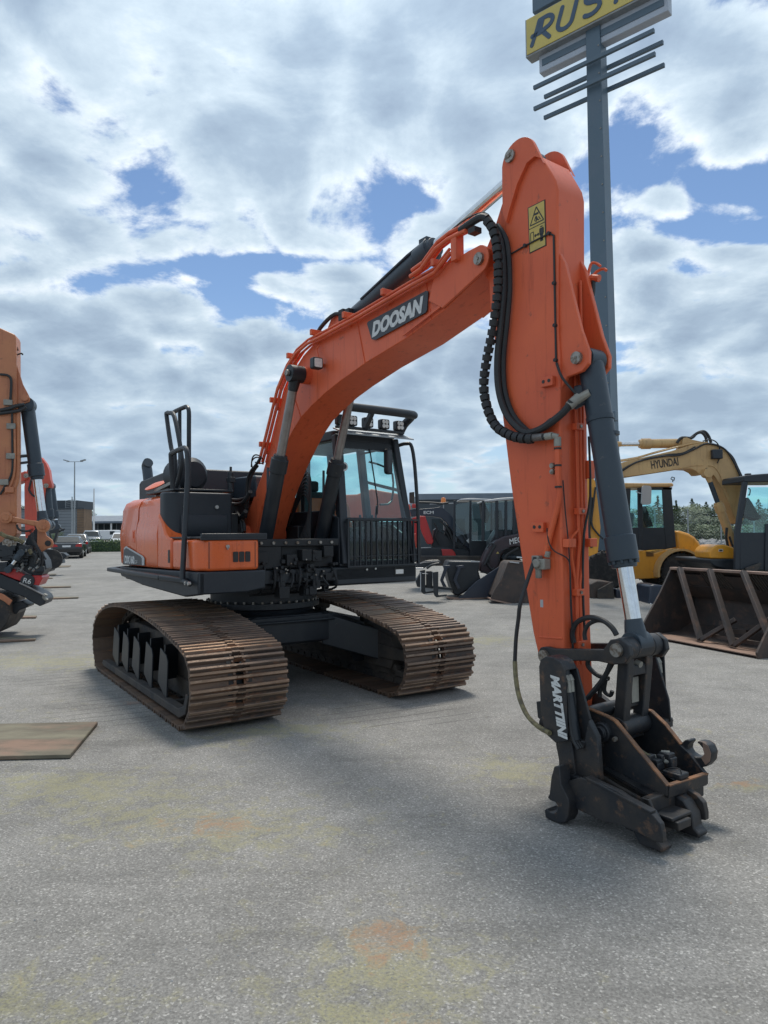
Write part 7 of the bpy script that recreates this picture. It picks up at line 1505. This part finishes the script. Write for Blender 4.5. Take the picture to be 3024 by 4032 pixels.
KB.poly(cJ, [(490, 1365), (600, 1378), (1000, 1366), (1000, 1376), (560, 1392), (490, 1375)], -.25, .5, 'cutting_edge', 'worn_plate', bevel=0); KB.poly(cJ, [(770, 930), (875, 935), (875, 945), (770, 943)], -.1, .1, 'lip', 'decal_grey', bevel=0)
FK = Rig('fork_frame', (1700, 2330), 17.0, math.pi / 2, 'black fork carriage with two bent tines on the ground beside the cab', 'fork frame')
FK.poly(cJ, [(95, 990), (200, 950), (400, 930), (420, 960), (240, 1000), (200, 1025), (110, 1020)], -.1, .5, 'top_frame', 'black_paint')
for (x, y0, y1, xe) in ((175, 1050, 1300, 330), (330, 1070, 1340, 480)):
    FK.poly(cJ, [(x - 15, y0), (x + 50, y0 - 10), (x + 50, y1 - 10), (x + 60, y1), (x + 55, y1 + 2), (xe, y1 - 10), (xe, y1 + 8), (x + 30, y1 + 25), (x + 5, y1 + 5), (x - 5, y1 - 40)], -.15 - (x - 175) * .001, .12, 'tine', 'black_paint')
FK.poly(cJ, [(110, 1170), (165, 1080), (185, 1080), (175, 1240), (130, 1240)], -.1, .3, 'side_post', 'black_paint'); FK.poly(cJ, [(240, 1060), (310, 1060), (310, 1260), (240, 1250)], -.05, .3, 'centre_post', 'black_paint'); FK.poly(cJ, [(130, 1210), (540, 1250), (540, 1280), (130, 1240)], 0, .1, 'lower_bar', 'black_paint')
FK.tubes(cJ, [([(110, 1020), (200, 1020)], -.2, .02), ([(170, 1060), (170, 1280)], -.2, .012), ([(315, 1060), (320, 1220)], -.2, .014), ([(190, 1080), (250, 1085)], -.2, .01), ([(220, 1330), (330, 1322)], -.2, .01)], 'worn_edges', 'decal_grey', sub=0)
FK.tubes(cJ, [([(240, 1020), (300, 980), (390, 960)], -.2, .03), ([(130, 990), (230, 940), (380, 930)], .2, .03)], 'hydraulic_arm', 'black_paint')
# red machine seen through the cab glass
KM = Rig('compact_excavator', (1490, 2060), 24, math.pi / 2, 'red and orange compact excavator visible through the cab glass', 'excavator')
KM.poly(cD, [(690, 930), (840, 925), (960, 880), (1090, 905), (1180, 920), (1240, 1000), (1280, 1010), (1280, 1130), (800, 1150), (700, 1100)], -.3, 1.5, 'hood', 'orange_panel' if False else 'red_orange_paint', bevel=.06)
KM.poly(cD, [(900, 810), (1040, 845), (1180, 880), (1180, 905), (1040, 870), (900, 830)], -.1, .2, 'boom', 'black_paint'); KM.poly(cD, [(1270, 910), (1310, 905), (1310, 1000), (1270, 990)], -.1, .3, 'boom_head', 'muddy_steel')
KM.poly(cD, [(1290, 1120), (1350, 1100), (1350, 1330), (1290, 1340), (1200, 1300)], -.2, .6, 'side_panel', 'red_paint', bevel=.03); KM.poly(cD, [(740, 1150), (1340, 1150), (1360, 1480), (740, 1480)], .2, .9, 'undercarriage', 'black_paint', bevel=.05)
KM.poly(cD, [(1290, 1320), (1345, 1320), (1345, 1360), (1290, 1355)], -.3, .2, 'panel', 'amber_paint')

# ------------------------------------------------------------------ trees, shrubs, rocks, fence on the right
def crown_mesh(kind, seed):
    rnd_ = random.Random(seed); m_ = MB()
    if kind == 'conifer':
        for lv in range(17):
            z = .10 + .90 * lv / 16; r = .24 * (1 - z) ** .9 + .006
            for b_ in range(6 if lv < 11 else 4):
                a0 = rnd_.uniform(0, 6.28); rr2 = r * rnd_.uniform(.6, 1.15)
                for t_ in (.3, .55, .8, 1.0):
                    c_ = (math.cos(a0) * rr2 * t_, math.sin(a0) * rr2 * t_, z - .05 * t_ + rnd_.uniform(-.01, .01)); q_ = .35 + .65 * (1 - z); leafy(m_, c_, (.026 * q_, .026 * q_, .014 * q_), 7, .020 * q_ + .004, rnd_)
        leafy(m_, (0, 0, .97), (.006, .006, .05), 14, .010, rnd_)
    else:
        for _ in range(26):
            a0 = rnd_.uniform(0, 6.28); rr2 = rnd_.uniform(0, .36); z = rnd_.uniform(.22, .92); rr2 *= 1.15 - abs(z - .5)
            leafy(m_, (math.cos(a0) * rr2, math.sin(a0) * rr2, z), (rnd_.uniform(.07, .15),) * 2 + (rnd_.uniform(.05, .11),), 75, .020, rnd_)
    return m_
def trunk_mesh(kind, seed):
    rnd_ = random.Random(seed); m_ = MB(); m_.cyl((0, 0, 0), (0, 0, .9 if kind == 'conifer' else .55), .016, .004, 8)
    for k in range(6): a0 = k * 1.1; m_.cyl((0, 0, .2 + .07 * k), (math.cos(a0) * .2, math.sin(a0) * .2, .35 + .08 * k), .007, .002, 5)
    return m_.mesh('trunk', 'bark')
CM = {('conifer', i): crown_mesh('conifer', 20 + i).mesh('crown', 'leaf_dark') for i in range(2)}
CM.update({('bush', i): crown_mesh('bush', 40 + i).mesh('crown', m__) for i, m__ in enumerate(('leaf_green', 'leaf_grey', 'leaf_dark'))})
TM = {k: trunk_mesh(k, 5) for k in ('conifer', 'bush')}
def tree(kind, var, px_, ytop, depth, label, wid=1.0, group='trees beyond the wire fence'):
    p = at(px_, ytop, depth); g0 = gz(depth); h_ = p.z - g0; e = empty('conifer_tree' if kind == 'conifer' else 'leafy_tree', (p.x, depth, g0), random.uniform(0, 6), label, 'tree', group)
    e.scale = (h_ * wid, h_ * wid, h_)
    for nm, me in (('crown', CM[(kind, var)]), ('trunk', TM[kind])):
        o_ = bpy.data.objects.new(nm, me); COL.objects.link(o_); o_.parent = e
rnd = random.Random(5)
for (x, y, d_, lb) in ((2662, 1970, 62, 'dark conifer just right of the loader cab'), (2590, 1952, 64, 'dark conifer seen through the loader cab glass'), (2724, 1962, 66, 'dark conifer standing tallest beyond the fence'), (2754, 1985, 70, 'small dark conifer next to the tallest one'), (2780, 1975, 66, 'dark conifer right under the middle of the yellow boom'), (2812, 1990, 72, 'dark conifer left of the boom cylinder'), (2986, 1965, 60, 'dark conifer behind the glass of the cab at the right edge'), (2845, 2000, 70, 'small dark conifer behind the boom cylinder')):
    tree('conifer', rnd.randrange(2), x, y, d_, lb, 1.7)
ORD = ['first', 'second', 'third', 'fourth', 'fifth', 'sixth', 'seventh', 'eighth', 'ninth', 'tenth', 'eleventh', 'twelfth', 'thirteenth', 'fourteenth']
for i in range(14):
    x = 2470 + i * 42 + rnd.uniform(-8, 8); y = 2004 + rnd.uniform(-26, 22); v_ = (0, 1, 2, 1, 0, 1, 1, 2, 0, 1, 2, 0, 1, 0)[i]
    tree('bush', v_, x, y, 52 + rnd.uniform(0, 14), '%s bushy tree, %s from the left in the tall belt beyond the wire fence' % (('green', 'pale green', 'dark green')[v_], ORD[i]), 1.45)
for i in range(10):
    x = 2500 + i * 58 + rnd.uniform(-10, 10); y = 2060 + rnd.uniform(-8, 12); v_ = i % 2
    tree('bush', v_, x, y, 44 + rnd.uniform(0, 6), '%s low shrub, %s from the left in the row before the tree belt' % (('green', 'pale green')[v_], ORD[i]), 2.4, 'shrubs in front of the tree belt')
for (x, y, d_) in ((80, 1985, 150), (348, 2008, 170), (357, 2016, 175), (236, 2092, 60)):
    tree('bush', 2, x, y, d_, {80: 'tree top above the grey shop roof at the left', 348: 'tree behind the low building, left one', 357: 'tree behind the low building, right one', 236: 'small tree in front of the shop wall'}[x], .9, 'trees near the far buildings')
tree('bush', 0, 214, 2096, 64, 'small green tree beside the linkage in front of the shop', .9, 'trees near the far buildings')
m_ = MB(); rr3 = random.Random(9)
for _ in range(160):
    p = at(rr3.uniform(2760, 2900), 2130, 40); x = p.x; y = 40 + rr3.uniform(-1, 1.5); r_ = rr3.uniform(.1, .35); z = gz(40) + rr3.uniform(0, .75) * (1 - abs(x - gx(2830, 40)) / 2.4)
    m_.lathe([(-r_ * .7, r_ * .4), (-r_ * .2, r_), (r_ * .4, r_ * .8), (r_ * .7, r_ * .2)], (x, y, max(z, gz(40) + .05)), (rr3.uniform(-1, 1), rr3.uniform(-1, 1), 1), 6)
o = m_.build('rock_pile', 'rock_grey', ang=10); tag(o, 'low pile of grey rocks beyond the wire fence', 'rock pile', None, 'stuff')
# chain link fence
FE = empty('chain_link_fence', (gx(2700, 30), 30, gz(30)), 0, 'grey chain link fence between the machines and the trees on the right', 'fence')
fx0, fx1 = gx(2450, 30) - gx(2700, 30), gx(3100, 30) - gx(2700, 30); fh = 2.35
for k in range(6):
    x = fx0 + (fx1 - fx0) * k / 5; m_ = MB(); m_.cyl((x, 0, 0), (x, 0, fh + .05), .03, n=8); m_.build('post', 'galvanised', FE)
m_ = MB(); step = .14; Lf = fx1 - fx0; nn_ = int((Lf + fh) / step)
for k in range(nn_):
    for s_ in (1, -1):
        a0 = k * step - fh; xA, zA, xB, zB = a0, 0.0, a0 + fh, fh
        if xA < 0: zA = -xA; xA = 0
        if xB > Lf: zB = fh - (xB - Lf); xB = Lf
        if xB <= xA: continue
        if s_ > 0: p_, q_ = (fx0 + xA, .0, zA), (fx0 + xB, .0, zB)
        else: p_, q_ = (fx1 - xA, .008, zA), (fx1 - xB, .008, zB)
        k_ = len(m_.v); w_ = .004; m_.v += [(p_[0], p_[1], p_[2] - w_), (q_[0], q_[1], q_[2] - w_), (q_[0], q_[1], q_[2] + w_), (p_[0], p_[1], p_[2] + w_)]; m_.f.append((k_, k_ + 1, k_ + 2, k_ + 3)); m_.m.append(0)
o = m_.build('wire_mesh', 'galvanised', FE); o['kind'] = 'stuff'
# far wooded ridge line
m_ = MB(); rr3 = random.Random(21)
for i in range(150):
    x = -260 + i * 3.6; h_ = rr3.uniform(3.0, 5.5); leafy(m_, (x, 260 + rr3.uniform(-6, 6), 1.2 + h_ * .5), (3.4, 2, h_ * .55), 60, .8, rr3)
o = m_.build('far_wood', 'leaf_dark'); tag(o, 'low dark line of woodland on the horizon', 'wood', None, 'stuff')

# loose grit on the asphalt near the camera
g_ = MB(); rr4 = random.Random(77)
for _ in range(2600):
    y = 1.7 + 7 * rr4.random() ** 1.6; x = rr4.uniform(-.62, .62) * y; r_ = rr4.uniform(.0015, .0045) * (1.6 if rr4.random() < .06 else 1)
    k_ = len(g_.v); a0 = rr4.uniform(0, 6.28)
    for j in range(4): g_.v.append((x + r_ * math.cos(a0 + j * 1.57) * rr4.uniform(.7, 1.3), y + r_ * math.sin(a0 + j * 1.57) * rr4.uniform(.7, 1.3), .0005))
    g_.v.append((x, y, r_ * rr4.uniform(.6, 1.1))); g_.f += [(k_ + j, k_ + (j + 1) % 4, k_ + 4) for j in range(4)]; g_.m += [0] * 4
o = g_.build('loose_grit', 'rock_grey', ang=10); tag(o, 'loose grit scattered over the asphalt in the foreground', 'grit', None, 'stuff')
